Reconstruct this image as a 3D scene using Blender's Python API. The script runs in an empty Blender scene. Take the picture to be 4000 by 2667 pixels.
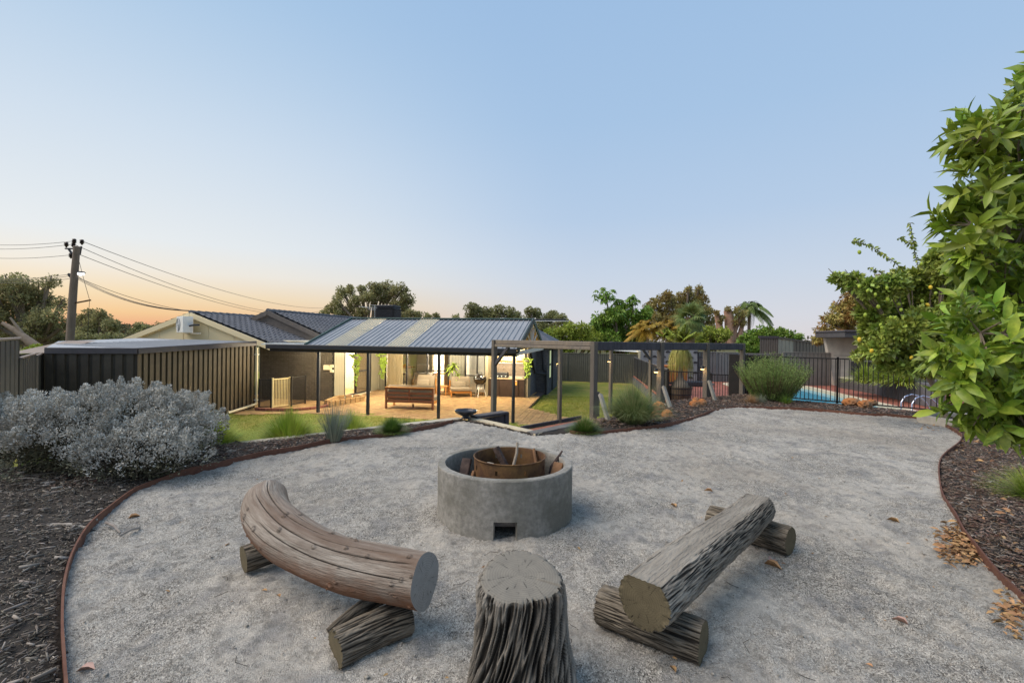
import bpy, bmesh, math, random
import numpy as np
from mathutils import Matrix, Vector, noise
R = math.radians
random.seed(7); rng = np.random.default_rng(11)
sc = bpy.context.scene; COL = sc.collection

# ------------------------------------------------------------------ camera
CAM = Vector((0, 0, 1.59)); FPX = 1810.0
cam_d = bpy.data.cameras.new('camera'); cam = bpy.data.objects.new('camera', cam_d); COL.objects.link(cam)
cam_d.sensor_width = 36; cam_d.lens = 36 * FPX / 4000; cam_d.clip_end = 8000; cam_d.clip_start = .05
CROT = Matrix.Rotation(R(90 - .28), 3, 'X') @ Matrix.Rotation(R(.83), 3, 'Z')
cam.matrix_world = Matrix.Translation(CAM) @ CROT.to_4x4()
sc.camera = cam

# ------------------------------------------------------------------ world / sun / exposure
SUN_AZ = -48.0      # degrees from +Y, negative = towards -X (left of the picture)
w = bpy.data.worlds.new('World'); sc.world = w; w.use_nodes = True
nt = w.node_tree; nt.nodes.clear()
wo = nt.nodes.new('ShaderNodeOutputWorld'); bg = nt.nodes.new('ShaderNodeBackground')
sky = nt.nodes.new('ShaderNodeTexSky'); sky.sky_type = 'NISHITA'; sky.sun_disc = False
sky.sun_elevation = R(6.0); sky.sun_rotation = R(SUN_AZ); sky.air_density = 1.0; sky.dust_density = .6; sky.ozone_density = 2.2
SKYS = .10
tc = nt.nodes.new('ShaderNodeTexCoord'); sx = nt.nodes.new('ShaderNodeSeparateXYZ')
nt.links.new(tc.outputs['Generated'], sx.inputs[0])
def srgb(h):
    h = h.lstrip('#'); c = [int(h[i:i + 2], 16) / 255 for i in (0, 2, 4)]
    return tuple(((x / 12.92) if x <= .04045 else ((x + .055) / 1.055) ** 2.4) for x in c) + (1,)
# dusk sky: after-glow colours by elevation, warm towards the set sun, blue away from it
def wramp(stops):
    r = nt.nodes.new('ShaderNodeValToRGB'); e = r.color_ramp.elements
    e[0].position = stops[0][0]; e[0].color = srgb(stops[0][1]); e[1].position = stops[-1][0]; e[1].color = srgb(stops[-1][1])
    for p, c in stops[1:-1]:
        x = e.new(p); x.color = srgb(c)
    nt.links.new(sx.outputs['Z'], r.inputs[0]); return r
warm = wramp([(0, '#dba08a'), (.018, '#e6ab84'), (.036, '#efc694'), (.068, '#f2dbb6'), (.11, '#efe9de'), (.16, '#e6ebee'), (.33, '#d2e0ee'), (.55, '#afcce8'), (1, '#8eb4df')])
cool = wramp([(0, '#dcd5d6'), (.05, '#d6d8e0'), (.13, '#c9d5e5'), (.25, '#b6cce6'), (.42, '#a7c4e4'), (.65, '#9bbce1'), (1, '#8eb4df')])
dp = nt.nodes.new('ShaderNodeVectorMath'); dp.operation = 'DOT_PRODUCT'
dp.inputs[1].default_value = (math.sin(R(SUN_AZ)), math.cos(R(SUN_AZ)), 0)
nt.links.new(tc.outputs['Generated'], dp.inputs[0])
az = nt.nodes.new('ShaderNodeMapRange'); az.interpolation_type = 'SMOOTHSTEP'
az.inputs['From Min'].default_value = .52; az.inputs['From Max'].default_value = 1.03
nt.links.new(dp.outputs['Value'], az.inputs['Value'])
wm = nt.nodes.new('ShaderNodeMix'); wm.data_type = 'RGBA'
nt.links.new(az.outputs['Result'], wm.inputs['Factor']); nt.links.new(cool.outputs[0], wm.inputs[6]); nt.links.new(warm.outputs[0], wm.inputs[7])
# physical sky adds its own share of light and colour
bg2 = nt.nodes.new('ShaderNodeBackground'); bg2.inputs[1].default_value = .05 * .03
nt.links.new(sky.outputs[0], bg2.inputs[0])
nt.links.new(wm.outputs[2], bg.inputs[0]); bg.inputs[1].default_value = .68
ad = nt.nodes.new('ShaderNodeAddShader')
nt.links.new(bg.outputs[0], ad.inputs[0]); nt.links.new(bg2.outputs[0], ad.inputs[1]); nt.links.new(ad.outputs[0], wo.inputs[0])

sl = bpy.data.lights.new('sun', 'SUN'); sl.energy = 2.3; sl.angle = R(55); sl.color = (1.0, .87, .74)
so = bpy.data.objects.new('sun', sl); COL.objects.link(so)
el = R(50); sd = Vector((math.sin(R(SUN_AZ - 52)) * math.cos(el), math.cos(R(SUN_AZ - 52)) * math.cos(el), math.sin(el)))
so.rotation_euler = sd.to_track_quat('Z', 'Y').to_euler()
sc.view_settings.view_transform = 'Standard'; sc.view_settings.look = 'None'; sc.view_settings.exposure = 0.55; sc.view_settings.gamma = 1
sc.view_settings.use_curve_mapping = False
sc.cycles.max_bounces = 6; sc.cycles.transparent_max_bounces = 8; sc.cycles.diffuse_bounces = 3; sc.cycles.caustics_reflective = False; sc.cycles.caustics_refractive = False
sc.cycles.use_denoising = True; sc.cycles.sample_clamp_indirect = 4

# ------------------------------------------------------------------ photo pixel (4000 wide) -> place
def ray(px, py):
    return CROT @ Vector(((px - 2000) / FPX, -(py - 1333.5) / FPX, -1))
def at(px, py, Y):
    d = ray(px, py); return CAM + d * (Y / d.y)
def gz(px, py, z=0.0):
    d = ray(px, py); return CAM + d * ((z - CAM.z) / d.z)

# ------------------------------------------------------------------ materials
def nd(t, k, **kw):
    n = t.nodes.new(k)
    for a, v in kw.items(): setattr(n, a, v)
    return n
MATS = {}
def mat(name, c1, c2=None, scale=6, rough=.75, metal=0, bump=0, bscale=40, c3=None, s3=1.2, f3=.35, stretch=None, isl=0, spec=.4, trans=0, coat=0, detail=6, bdist=.01, obj=True):
    """base colour mixed by noise (c1,c2), big soft stains (c3), random lightness per island, fine relief"""
    if name in MATS: return MATS[name]
    m = bpy.data.materials.new(name); m.use_nodes = True; t = m.node_tree; b = t.nodes['Principled BSDF']
    b.inputs['Roughness'].default_value = rough; b.inputs['Metallic'].default_value = metal
    b.inputs['Specular IOR Level'].default_value = spec
    if coat: b.inputs['Coat Weight'].default_value = coat; b.inputs['Coat Roughness'].default_value = .1
    c = nd(t, 'ShaderNodeTexCoord'); mp = nd(t, 'ShaderNodeMapping'); t.links.new(c.outputs['Object'], mp.inputs[0])
    if stretch: mp.inputs['Scale'].default_value = stretch
    col = nd(t, 'ShaderNodeRGB'); col.outputs[0].default_value = srgb(c1); cur = col.outputs[0]
    def mix(fac, cc):
        nonlocal cur
        x = nd(t, 'ShaderNodeMix', data_type='RGBA'); t.links.new(fac, x.inputs['Factor']); t.links.new(cur, x.inputs[6])
        if isinstance(cc, tuple): x.inputs[7].default_value = cc
        else: t.links.new(cc, x.inputs[7])
        cur = x.outputs[2]
    def nz(s, d=detail, lo=.35, hi=.65, top=1.0):
        n = nd(t, 'ShaderNodeTexNoise'); n.inputs['Scale'].default_value = s; n.inputs['Detail'].default_value = d; n.inputs['Roughness'].default_value = .65
        t.links.new(mp.outputs[0], n.inputs['Vector'])
        r = nd(t, 'ShaderNodeMapRange'); r.inputs['From Min'].default_value = lo; r.inputs['From Max'].default_value = hi; r.inputs['To Max'].default_value = top
        t.links.new(n.outputs[0], r.inputs['Value']); return r.outputs['Result']
    if c2: mix(nz(scale), srgb(c2))
    if c3: mix(nz(s3, 4, .42, .62, f3), srgb(c3))
    if isl:
        g = nd(t, 'ShaderNodeNewGeometry'); r = nd(t, 'ShaderNodeMapRange'); r.inputs['To Min'].default_value = 1 - isl; r.inputs['To Max'].default_value = 1 + isl
        oi = nd(t, 'ShaderNodeObjectInfo'); a = nd(t, 'ShaderNodeMath', operation='ADD'); f = nd(t, 'ShaderNodeMath', operation='FRACT')
        t.links.new(g.outputs['Random Per Island'], a.inputs[0]); t.links.new(oi.outputs['Random'], a.inputs[1]); t.links.new(a.outputs[0], f.inputs[0])
        t.links.new(f.outputs[0], r.inputs['Value'])
        h = nd(t, 'ShaderNodeHueSaturation'); t.links.new(cur, h.inputs['Color']); t.links.new(r.outputs['Result'], h.inputs['Value'])
        r2 = nd(t, 'ShaderNodeMapRange'); r2.inputs['To Min'].default_value = .5 - isl * .035; r2.inputs['To Max'].default_value = .5 + isl * .035
        m7 = nd(t, 'ShaderNodeMath', operation='MULTIPLY'); m7.inputs[1].default_value = 7.31; f7 = nd(t, 'ShaderNodeMath', operation='FRACT')
        t.links.new(f.outputs[0], m7.inputs[0]); t.links.new(m7.outputs[0], f7.inputs[0]); t.links.new(f7.outputs[0], r2.inputs['Value']); t.links.new(r2.outputs['Result'], h.inputs['Hue'])
        cur = h.outputs[0]
    t.links.new(cur, b.inputs['Base Color'])
    if bump:
        n = nd(t, 'ShaderNodeTexNoise'); n.inputs['Scale'].default_value = bscale; n.inputs['Detail'].default_value = 5; t.links.new(mp.outputs[0], n.inputs['Vector'])
        bp = nd(t, 'ShaderNodeBump'); bp.inputs['Strength'].default_value = bump; bp.inputs['Distance'].default_value = bdist
        t.links.new(n.outputs[0], bp.inputs['Height']); t.links.new(bp.outputs[0], b.inputs['Normal'])
    if trans:
        tr = nd(t, 'ShaderNodeBsdfTranslucent'); t.links.new(cur, tr.inputs[0]); mx = nd(t, 'ShaderNodeMixShader'); mx.inputs[0].default_value = trans
        t.links.new(b.outputs[0], mx.inputs[1]); t.links.new(tr.outputs[0], mx.inputs[2]); t.links.new(mx.outputs[0], t.nodes['Material Output'].inputs[0])
    MATS[name] = m; return m
def emit(name, c, s):
    if name in MATS: return MATS[name]
    m = bpy.data.materials.new(name); m.use_nodes = True; b = m.node_tree.nodes['Principled BSDF']
    b.inputs['Base Color'].default_value = srgb(c); b.inputs['Emission Color'].default_value = srgb(c); b.inputs['Emission Strength'].default_value = s
    MATS[name] = m; return m
def glass_mat(name='glass', tint=(1, 1, 1, 1), gl=.12):
    if name in MATS: return MATS[name]
    m = bpy.data.materials.new(name); m.use_nodes = True; t = m.node_tree; t.nodes.clear()
    o = nd(t, 'ShaderNodeOutputMaterial'); a = nd(t, 'ShaderNodeBsdfTransparent'); a.inputs[0].default_value = tint
    g = nd(t, 'ShaderNodeBsdfGlossy'); g.inputs['Roughness'].default_value = .03; x = nd(t, 'ShaderNodeMixShader'); x.inputs[0].default_value = gl
    t.links.new(a.outputs[0], x.inputs[1]); t.links.new(g.outputs[0], x.inputs[2]); t.links.new(x.outputs[0], o.inputs[0]); MATS[name] = m; return m

# ------------------------------------------------------------------ mesh helpers
WM = {}                                   # world matrices of the things, by object name
def tag(o, label=None, cat=None, group=None, kind=None):
    if label: o['label'] = label
    if cat: o['category'] = cat
    if group: o['group'] = group
    if kind: o['kind'] = kind
    return o
def empty(name, loc=(0, 0, 0), rz=0, label=None, cat=None, group=None):
    o = bpy.data.objects.new(name, None); COL.objects.link(o); o.empty_display_size = .1
    o.location = loc; o.rotation_euler = (0, 0, rz); WM[o.name] = Matrix.Translation(Vector(loc)) @ Matrix.Rotation(rz, 4, 'Z')
    return tag(o, label, cat, group)
class MB:
    def __init__(s): s.v = []; s.f = []; s.m = []; s.mi = 0
    def add(s, vs, fs):
        n = len(s.v); s.v += [tuple(v) for v in vs]; s.f += [tuple(i + n for i in f) for f in fs]; s.m += [s.mi] * len(fs); return s
    def box(s, c, d, M=None, rz=0):
        x, y, z = d[0] / 2, d[1] / 2, d[2] / 2; c = Vector(c)
        Q = M if M is not None else Matrix.Rotation(rz, 3, 'Z')
        vs = [c + Q @ Vector((a * x, b * y, e * z)) for a in (-1, 1) for b in (-1, 1) for e in (-1, 1)]
        return s.add(vs, [(0, 1, 3, 2), (4, 6, 7, 5), (0, 4, 5, 1), (2, 3, 7, 6), (0, 2, 6, 4), (1, 5, 7, 3)])
    def bbox(s, c, d, b=.01, M=None, rz=0):           # box with chamfered long edges (octagonal section along its longest side)
        ax = max(range(3), key=lambda i: d[i]); o = [i for i in range(3) if i != ax]
        L = d[ax] / 2; u, w_ = d[o[0]] / 2, d[o[1]] / 2; b = min(b, u * .45, w_ * .45)
        pr = [(u - b, -w_), (u, -w_ + b), (u, w_ - b), (u - b, w_), (-u + b, w_), (-u, w_ - b), (-u, -w_ + b), (-u + b, -w_)]
        Q = M if M is not None else Matrix.Rotation(rz, 3, 'Z'); c = Vector(c); vs = []
        for e, k in ((-L, 1), (-L + b * .6, 0), (L - b * .6, 0), (L, 1)):
            for p, q in pr:
                v = [0, 0, 0]; v[ax] = e; sh = (1 - b / max(u, .001) * k, 1 - b / max(w_, .001) * k)
                v[o[0]] = p * sh[0]; v[o[1]] = q * sh[1]; vs.append(c + Q @ Vector(v))
        fs = [tuple(range(8))[::-1], tuple(range(24, 32))]
        for r_ in range(3):
            for i in range(8):
                j = (i + 1) % 8; fs.append((r_ * 8 + i, r_ * 8 + j, r_ * 8 + 8 + j, r_ * 8 + 8 + i))
        return s.add(vs, fs)
    def beam(s, p0, p1, wd, ht, up=(0, 0, 1), b=0):   # rectangular bar from p0 to p1
        p0 = Vector(p0); p1 = Vector(p1); x = (p1 - p0); L = x.length; x.normalize(); y = Vector(up).cross(x)
        if y.length < 1e-4: y = Vector((0, 1, 0)).cross(x)
        y.normalize(); z = x.cross(y); Q = Matrix((x, y, z)).transposed()
        return s.bbox((p0 + p1) / 2, (L, wd, ht), b, M=Q) if b else s.box((p0 + p1) / 2, (L, wd, ht), M=Q)
    def tube(s, path, rad, n=8, cap=True):
        P = [Vector(p) for p in path]; k = len(P); rad = rad if hasattr(rad, '__len__') else [rad] * k; vs = []; ref = None
        for i, p in enumerate(P):
            t = (P[min(i + 1, k - 1)] - P[max(i - 1, 0)]).normalized()
            if ref is None: ref = Vector((0, 0, 1)) if abs(t.z) < .9 else Vector((1, 0, 0))
            a = t.cross(ref).normalized(); ref = a.cross(t).normalized()
            for j in range(n):
                q = 2 * math.pi * j / n; vs.append(p + (a * math.cos(q) + ref * math.sin(q)) * rad[i])
        fs = [(i * n + j, i * n + (j + 1) % n, (i + 1) * n + (j + 1) % n, (i + 1) * n + j) for i in range(k - 1) for j in range(n)]
        if cap: fs += [tuple(range(n))[::-1], tuple(range((k - 1) * n, k * n))]
        return s.add(vs, fs)
    def cyl(s, c, r, z0, z1, n=16, r2=None): return s.tube([(c[0], c[1], z0), (c[0], c[1], z1)], [r, r if r2 is None else r2], n)
    def lathe(s, prof, c=(0, 0, 0), n=32, close=False):
        vs = []; k = len(prof)
        for r_, z in prof:
            for j in range(n):
                q = 2 * math.pi * j / n; vs.append((c[0] + r_ * math.cos(q), c[1] + r_ * math.sin(q), c[2] + z))
        rng_ = range(k) if close else range(k - 1)
        return s.add(vs, [(i * n + j, i * n + (j + 1) % n, ((i + 1) % k) * n + (j + 1) % n, ((i + 1) % k) * n + j) for i in rng_ for j in range(n)])
    def prism(s, poly, d):                            # polygon (3D points) swept by vector d
        n = len(poly); d = Vector(d); vs = [Vector(p) for p in poly] + [Vector(p) + d for p in poly]
        return s.add(vs, [tuple(range(n))[::-1], tuple(range(n, 2 * n))] + [(i, (i + 1) % n, n + (i + 1) % n, n + i) for i in range(n)])
    def blob(s, c, r, seed=0, sub=3, amp=.18, fr=1.6, facet=0):
        bm = bmesh.new(); bmesh.ops.create_icosphere(bm, subdivisions=sub, radius=1); vs = []
        for v in bm.verts:
            q = v.co.normalized(); d = 1 + amp * noise.fractal(q * fr + Vector((seed * 3.1, seed, 0)), 1, 2, 4)
            if facet: d = min(d, 1 + .06 * noise.noise(q * 9), .92 / max(.35, max(abs(q.x * .9 + q.z * .3), abs(q.y * .85 + q.x * .35), abs(q.z * .95))))
            vs.append((c[0] + q.x * r[0] * d, c[1] + q.y * r[1] * d, c[2] + q.z * r[2] * d))
        fs = [tuple(v.index for v in f.verts) for f in bm.faces]; bm.free(); return s.add(vs, fs)
    def build(s, name, mats, parent=None, smooth=False, world=False, kind=None, label=None, cat=None, group=None):
        vs = s.v
        if world and parent is not None:
            M = WM[parent.name].inverted(); vs = [tuple(M @ Vector(v)) for v in vs]
        me = bpy.data.meshes.new(name); me.from_pydata(vs, [], s.f)
        for m in (mats if isinstance(mats, (list, tuple)) else [mats]): me.materials.append(m)
        if any(s.m): me.polygons.foreach_set('material_index', s.m)
        if smooth:
            me.polygons.foreach_set('use_smooth', [True] * len(me.polygons)); me.set_sharp_from_angle(angle=R(38))
        me.update(); o = bpy.data.objects.new(name, me); COL.objects.link(o)
        if parent is not None: o.parent = parent; WM[o.name] = WM[parent.name]
        else: WM[o.name] = Matrix.Identity(4)
        return tag(o, label, cat, group, kind)
def npmesh(name, V, F, m, parent=None, smooth=False, **kw):
    """numpy arrays V (n,3), F (k,3|4) -> object; V given in the parent's frame"""
    me = bpy.data.meshes.new(name); n, k = len(V), F.shape[1]
    me.vertices.add(n); me.vertices.foreach_set('co', np.ascontiguousarray(V, dtype=np.float32).ravel())
    me.loops.add(F.size); me.loops.foreach_set('vertex_index', np.ascontiguousarray(F, dtype=np.int32).ravel())
    me.polygons.add(len(F)); me.polygons.foreach_set('loop_start', np.arange(0, F.size, k, dtype=np.int32))
    me.polygons.foreach_set('loop_total', np.full(len(F), k, dtype=np.int32))
    if smooth: me.polygons.foreach_set('use_smooth', np.ones(len(F), dtype=bool))
    me.materials.append(m); me.update(calc_edges=True); me.validate()
    o = bpy.data.objects.new(name, me); COL.objects.link(o)
    if parent is not None: o.parent = parent; WM[o.name] = WM[parent.name]
    else: WM[o.name] = Matrix.Identity(4)
    return tag(o, kw.get('label'), kw.get('cat'), kw.get('group'), kw.get('kind'))
def copy_tree(o, parent=None):
    c = o.copy(); COL.objects.link(c)
    if parent is not None: c.parent = parent
    for ch in list(o.children): copy_tree(ch, c)
    return c
def unit(a): return a / np.maximum(np.linalg.norm(a, axis=1, keepdims=True), 1e-9)
def rnd_dirs(n): return unit(rng.normal(size=(n, 3)))
def leaf_mesh(P, D, N, L, W, fold=.25, shape='leaf'):
    """one folded leaf per point: P base, D direction, N normal, L length, W width -> V,F (quads)"""
    D = unit(D); S = unit(np.cross(D, N)); N = np.cross(S, D); L = np.asarray(L).reshape(-1, 1) * np.ones((len(P), 1)); W = np.asarray(W).reshape(-1, 1) * np.ones((len(P), 1))
    if shape == 'rhomb':
        vs = [P, P + D * L * .5 + S * W * .5, P + D * L, P + D * L * .5 - S * W * .5]; F = [[0, 1, 2, 3]]
    elif shape == 'blade':
        vs = [P - S * W * .5, P + S * W * .5, P + D * L * .55 + S * W * .4 , P + D * L * .55 - S * W * .4, P + D * L - N * L * fold + S * W * .04, P + D * L - N * L * fold - S * W * .04]
        F = [[0, 1, 2, 3], [3, 2, 4, 5]]
    else:
        U = N * W * fold
        vs = [P, P + D * L * .28 + S * W * .42 + U, P + D * L * .62 + S * W * .46 + U - N * L * .04, P + D * L - N * L * .12, P + D * L * .62 - S * W * .46 + U - N * L * .04, P + D * L * .28 - S * W * .42 + U, P + D * L * .3, P + D * L * .65 - N * L * .03]
        F = [[0, 6, 1, 1], [1, 6, 7, 2], [2, 7, 3, 3], [0, 5, 6, 6], [5, 4, 7, 6], [4, 3, 7, 7]]
        V = np.stack(vs, 1).reshape(-1, 3)
        F3 = np.array([[0, 1, 6], [1, 2, 7], [1, 7, 6], [2, 3, 7], [0, 6, 5], [5, 6, 7], [5, 7, 4], [4, 7, 3]])
        return V, (np.arange(len(P))[:, None, None] * 8 + F3[None]).reshape(-1, 3)
    k = len(vs); V = np.stack(vs, 1).reshape(-1, 3); F = (np.arange(len(P))[:, None, None] * k + np.array(F)[None]).reshape(-1, 4)
    return V, F

# ------------------------------------------------------------------ noise field
def field(n=512, beta=1.0, seed=1):
    g = np.random.default_rng(seed); f = np.fft.fft2(g.normal(size=(n, n))); k = np.fft.fftfreq(n) * n
    r = np.hypot(*np.meshgrid(k, k)); r[0, 0] = 1e9; h = np.real(np.fft.ifft2(f / r ** beta)); return h / h.std()
def samp(F, x, y):
    n = F.shape[0]; x = np.asarray(x) % 1 * n; y = np.asarray(y) % 1 * n; i = x.astype(int); j = y.astype(int); a = x - i; b = y - j; i %= n; j %= n; i1 = (i + 1) % n; j1 = (j + 1) % n
    return F[i, j] * (1 - a) * (1 - b) + F[i1, j] * a * (1 - b) + F[i, j1] * (1 - a) * b + F[i1, j1] * a * b
F1 = field(512, 1.6, 3); F2 = field(512, .9, 5); F3 = field(512, 2.2, 8)
def inside(poly, X, Y):
    P = np.asarray(poly); c = np.zeros(X.shape, bool); n = len(P)
    for i in range(n):
        x1, y1 = P[i]; x2, y2 = P[(i + 1) % n]
        if y1 == y2: continue
        k = ((y1 > Y) != (y2 > Y)) & (X < (x2 - x1) * (Y - y1) / (y2 - y1) + x1); c ^= k
    return c
def near(poly, Q, closed=True):
    P = np.asarray(poly); A = P if closed else P[:-1]; B = np.roll(P, -1, 0) if closed else P[1:]
    best = np.full(len(Q), 1e9); out = np.zeros((len(Q), 2))
    for a, b in zip(A, B):
        d = b - a; t = np.clip(((Q - a) @ d) / max(d @ d, 1e-9), 0, 1)[:, None]; p = a + t * d; r = np.linalg.norm(Q - p, axis=1); m = r < best; best[m] = r[m]; out[m] = p[m]
    return out, best
def crom(P, k=6):
    P = [np.asarray(p, float) for p in P]; o = []
    for i in range(len(P) - 1):
        a, b, c, d = P[max(i - 1, 0)], P[i], P[i + 1], P[min(i + 2, len(P) - 1)]
        for j in range(k):
            t = j / k; o.append(.5 * ((2 * b) + (c - a) * t + (2 * a - 5 * b + 4 * c - d) * t * t + (3 * b - a - 3 * c + d) * t ** 3))
    o.append(P[-1]); return o
xy = lambda v: (v.x, v.y)
def sheet(name, poly, m, hf, xs, ys, parent=None, snap=True, kind='structure', uvs=None):
    X, Y = np.meshgrid(xs, ys, indexing='ij'); I = inside(poly, X, Y)
    nx, ny = X.shape; cell = I[:-1, :-1] | I[1:, :-1] | I[:-1, 1:] | I[1:, 1:]
    Q = np.stack([X.ravel(), Y.ravel()], 1); out = ~I.ravel()
    idx = np.arange(nx * ny).reshape(nx, ny); ci, cj = np.nonzero(cell)
    F = np.stack([idx[ci, cj], idx[ci + 1, cj], idx[ci + 1, cj + 1], idx[ci, cj + 1]], 1)
    used = np.unique(F); mv = used[out[used]]
    if snap and len(mv): Q[mv] = near(poly, Q[mv])[0]
    rm = np.full(nx * ny, -1); rm[used] = np.arange(len(used)); Q = Q[used]
    V = np.column_stack([Q, hf(Q[:, 0], Q[:, 1])])
    return npmesh(name, V, rm[F], m, parent, smooth=True, kind=kind)

# ------------------------------------------------------------------ outlines on the ground (z = 0 terrace)
EL = [(262, 2900), (262, 2760), (250, 2600), (243, 2450), (252, 2300), (290, 2165), (360, 2060), (450, 1980), (560, 1912), (680, 1866), (807, 1830), (1006, 1785), (1144, 1759), (1302, 1729), (1516, 1703), (1669, 1675), (1770, 1649)]
ER = [(2225, 1694), (2259, 1699), (2340, 1697), (2480, 1683), (2527, 1676), (2614, 1663), (2677, 1647), (2739, 1629), (2780, 1612), (2840, 1600), (2915, 1595), (3000, 1597), (3182, 1605), (3374, 1622), (3500, 1629), (3596, 1640), (3659, 1656), (3707, 1672), (3739, 1691), (3757, 1712), (3745, 1739), (3691, 1784), (3672, 1810), (3667, 1851), (3674, 1914), (3694, 1972), (3733, 2025), (3767, 2094), (3825, 2168), (3917, 2277), (4000, 2363), (4200, 2560), (4500, 2900)]
PL = crom([xy(gz(*p)) for p in EL], 5); PR = crom([xy(gz(*p)) for p in ER], 4)
S0 = np.array(xy(gz(833, 1754))); S1 = np.array(xy(gz(1809, 1640))); S2 = np.array(xy(gz(2092, 1700))); S3 = np.array(xy(gz(2262, 1664)))
uL = (S1 - S0) / np.linalg.norm(S1 - S0); nL = np.array([-uL[1], uL[0]])           # nL points away (to the lawn)
GRAVEL = [np.array((PL[0][0] - .1, -2.5))] + PL + [S1 + np.array((.02, -.12)), S2 + np.array((-.02, -.0)), S2 + np.array((.15, .05))] + PR + [np.array((PR[-1][0] + .5, -2.5))]
GRAVEL = np.array(GRAVEL)
CORN = np.array((1.78, 10.15)); ROW = [np.array(p) for p in ((1.83, 10.3), (3.76, 11.7), (5.42, 12.9), (6.97, 14.0))]
FA = np.array(xy(gz(3106, 1558))); FB = np.array(xy(gz(3639, 1604))); uF = (FB - FA) / np.linalg.norm(FB - FA)
FEND = FA - uF * 1.35; FFAR = FB + uF * 4
TERR = np.array([(-10, -3), tuple(S0 - uL * 6.5), tuple(S1), tuple(S2), tuple(S3), (1.95, 10.15), tuple(ROW[1]), tuple(ROW[2]), (6.9, 13.9), tuple(FEND), tuple(FA), tuple(FFAR), (14.5, -3)])

# ------------------------------------------------------------------ ground materials
def gravel_material():
    m = bpy.data.materials.new('crushed_granite'); m.use_nodes = True; t = m.node_tree; b = t.nodes['Principled BSDF']; b.inputs['Roughness'].default_value = .93; b.inputs['Specular IOR Level'].default_value = .2
    c = nd(t, 'ShaderNodeTexCoord')
    def nz(s, d=3, r=.6):
        n = nd(t, 'ShaderNodeTexNoise'); n.inputs['Scale'].default_value = s; n.inputs['Detail'].default_value = d; n.inputs['Roughness'].default_value = r; t.links.new(c.outputs['Object'], n.inputs['Vector']); return n.outputs[0]
    def mr(x, a, bb, lo=0, hi=1):
        n = nd(t, 'ShaderNodeMapRange'); n.inputs['From Min'].default_value = a; n.inputs['From Max'].default_value = bb; n.inputs['To Min'].default_value = lo; n.inputs['To Max'].default_value = hi; t.links.new(x, n.inputs['Value']); return n.outputs['Result']
    def mix(f, a, bb):
        x = nd(t, 'ShaderNodeMix', data_type='RGBA'); t.links.new(f, x.inputs['Factor'])
        for i, v in ((6, a), (7, bb)):
            if isinstance(v, str): x.inputs[i].default_value = srgb(v)
            else: t.links.new(v, x.inputs[i])
        return x.outputs[2]
    vo = nd(t, 'ShaderNodeTexVoronoi'); vo.inputs['Scale'].default_value = 190; t.links.new(c.outputs['Object'], vo.inputs['Vector'])
    sv = nd(t, 'ShaderNodeSeparateXYZ'); t.links.new(vo.outputs['Color'], sv.inputs[0])
    fine = mix(mr(sv.outputs[0], .1, .95), '#8d8880', '#c8c2b6')
    fine = mix(mr(nz(60, 4, .75), .50, .62, 0, .9), fine, '#55514a')
    fine = mix(mr(sv.outputs[1], .9, .92), fine, '#4d4945')
    fine = mix(mr(sv.outputs[2], .92, .94), fine, '#dcd6ca')
    tone = mix(mr(nz(1.1, 5), .4, .62, 0, .65), fine, '#cfc8bc')
    tone = mix(mr(nz(3.4, 4), .5, .66, 0, .5), tone, '#77787a')
    tone = mix(mr(nz(.55, 3), .50, .66, 0, .38), tone, '#8f8270'); tone = mix(mr(nz(11, 4, .7), .5, .62, 0, .42), tone, '#69665f')
    t.links.new(tone, b.inputs['Base Color'])
    h1 = nd(t, 'ShaderNodeMath', operation='MULTIPLY_ADD'); t.links.new(vo.outputs['Distance'], h1.inputs[0]); h1.inputs[1].default_value = -.8; t.links.new(nz(28, 6, .75), h1.inputs[2])
    bp = nd(t, 'ShaderNodeBump'); bp.inputs['Strength'].default_value = .7; bp.inputs['Distance'].default_value = .016; t.links.new(h1.outputs[0], bp.inputs['Height']); t.links.new(bp.outputs[0], b.inputs['Normal'])
    return m
M_GRAVEL = gravel_material()
M_SOIL = mat('mulch_soil', '#24201c', '#3a342e', 30, .95, bump=.6, bscale=60, c3='#443d36', s3=4)
M_CHIP = mat('bark_chip', '#6e5f52', '#94857a', 3, .9, c3='#5a3f33', s3=9, f3=.8, isl=.5, spec=.15)
M_CHIPW = mat('weathered_twig', '#a39b92', '#7d746a', 8, .85, isl=.42, spec=.15)
M_GRASS = mat('lawn_turf', '#687434', '#84853f', 9, .95, c3='#978a4c', s3=.8, f3=.75, bump=.7, bscale=70, spec=.1)
M_BLADE = mat('grass_blade', '#76842f', '#989a47', 2, .8, isl=.3, trans=.2, spec=.2)
M_STEEL = mat('rusted_steel', '#5a3a2f', '#6f4a3a', 14, .75, bump=.2, bscale=90, c3='#7c5a48', s3=3, spec=.3)
M_CONC = mat('pale_concrete', '#a9a08f', '#c2b9a6', 9, .88, c3='#8e8777', s3=2, bump=.3, bscale=120, spec=.2)
M_CONC2 = mat('dark_stained_sleeper', '#5d5a58', '#74706b', 9, .85, c3='#4c4a4a', s3=3, bump=.3, bscale=60, stretch=(1, 1, 1))
M_FAR = mat('far_ground', '#59582f', '#6b6440', .05, 1, c3='#4b4c2c', s3=.01)

# base ground to the horizon
MB().box((0, 1500, -2.4), (7000, 6000, 1)).build('ground', M_FAR, kind='structure')

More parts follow.
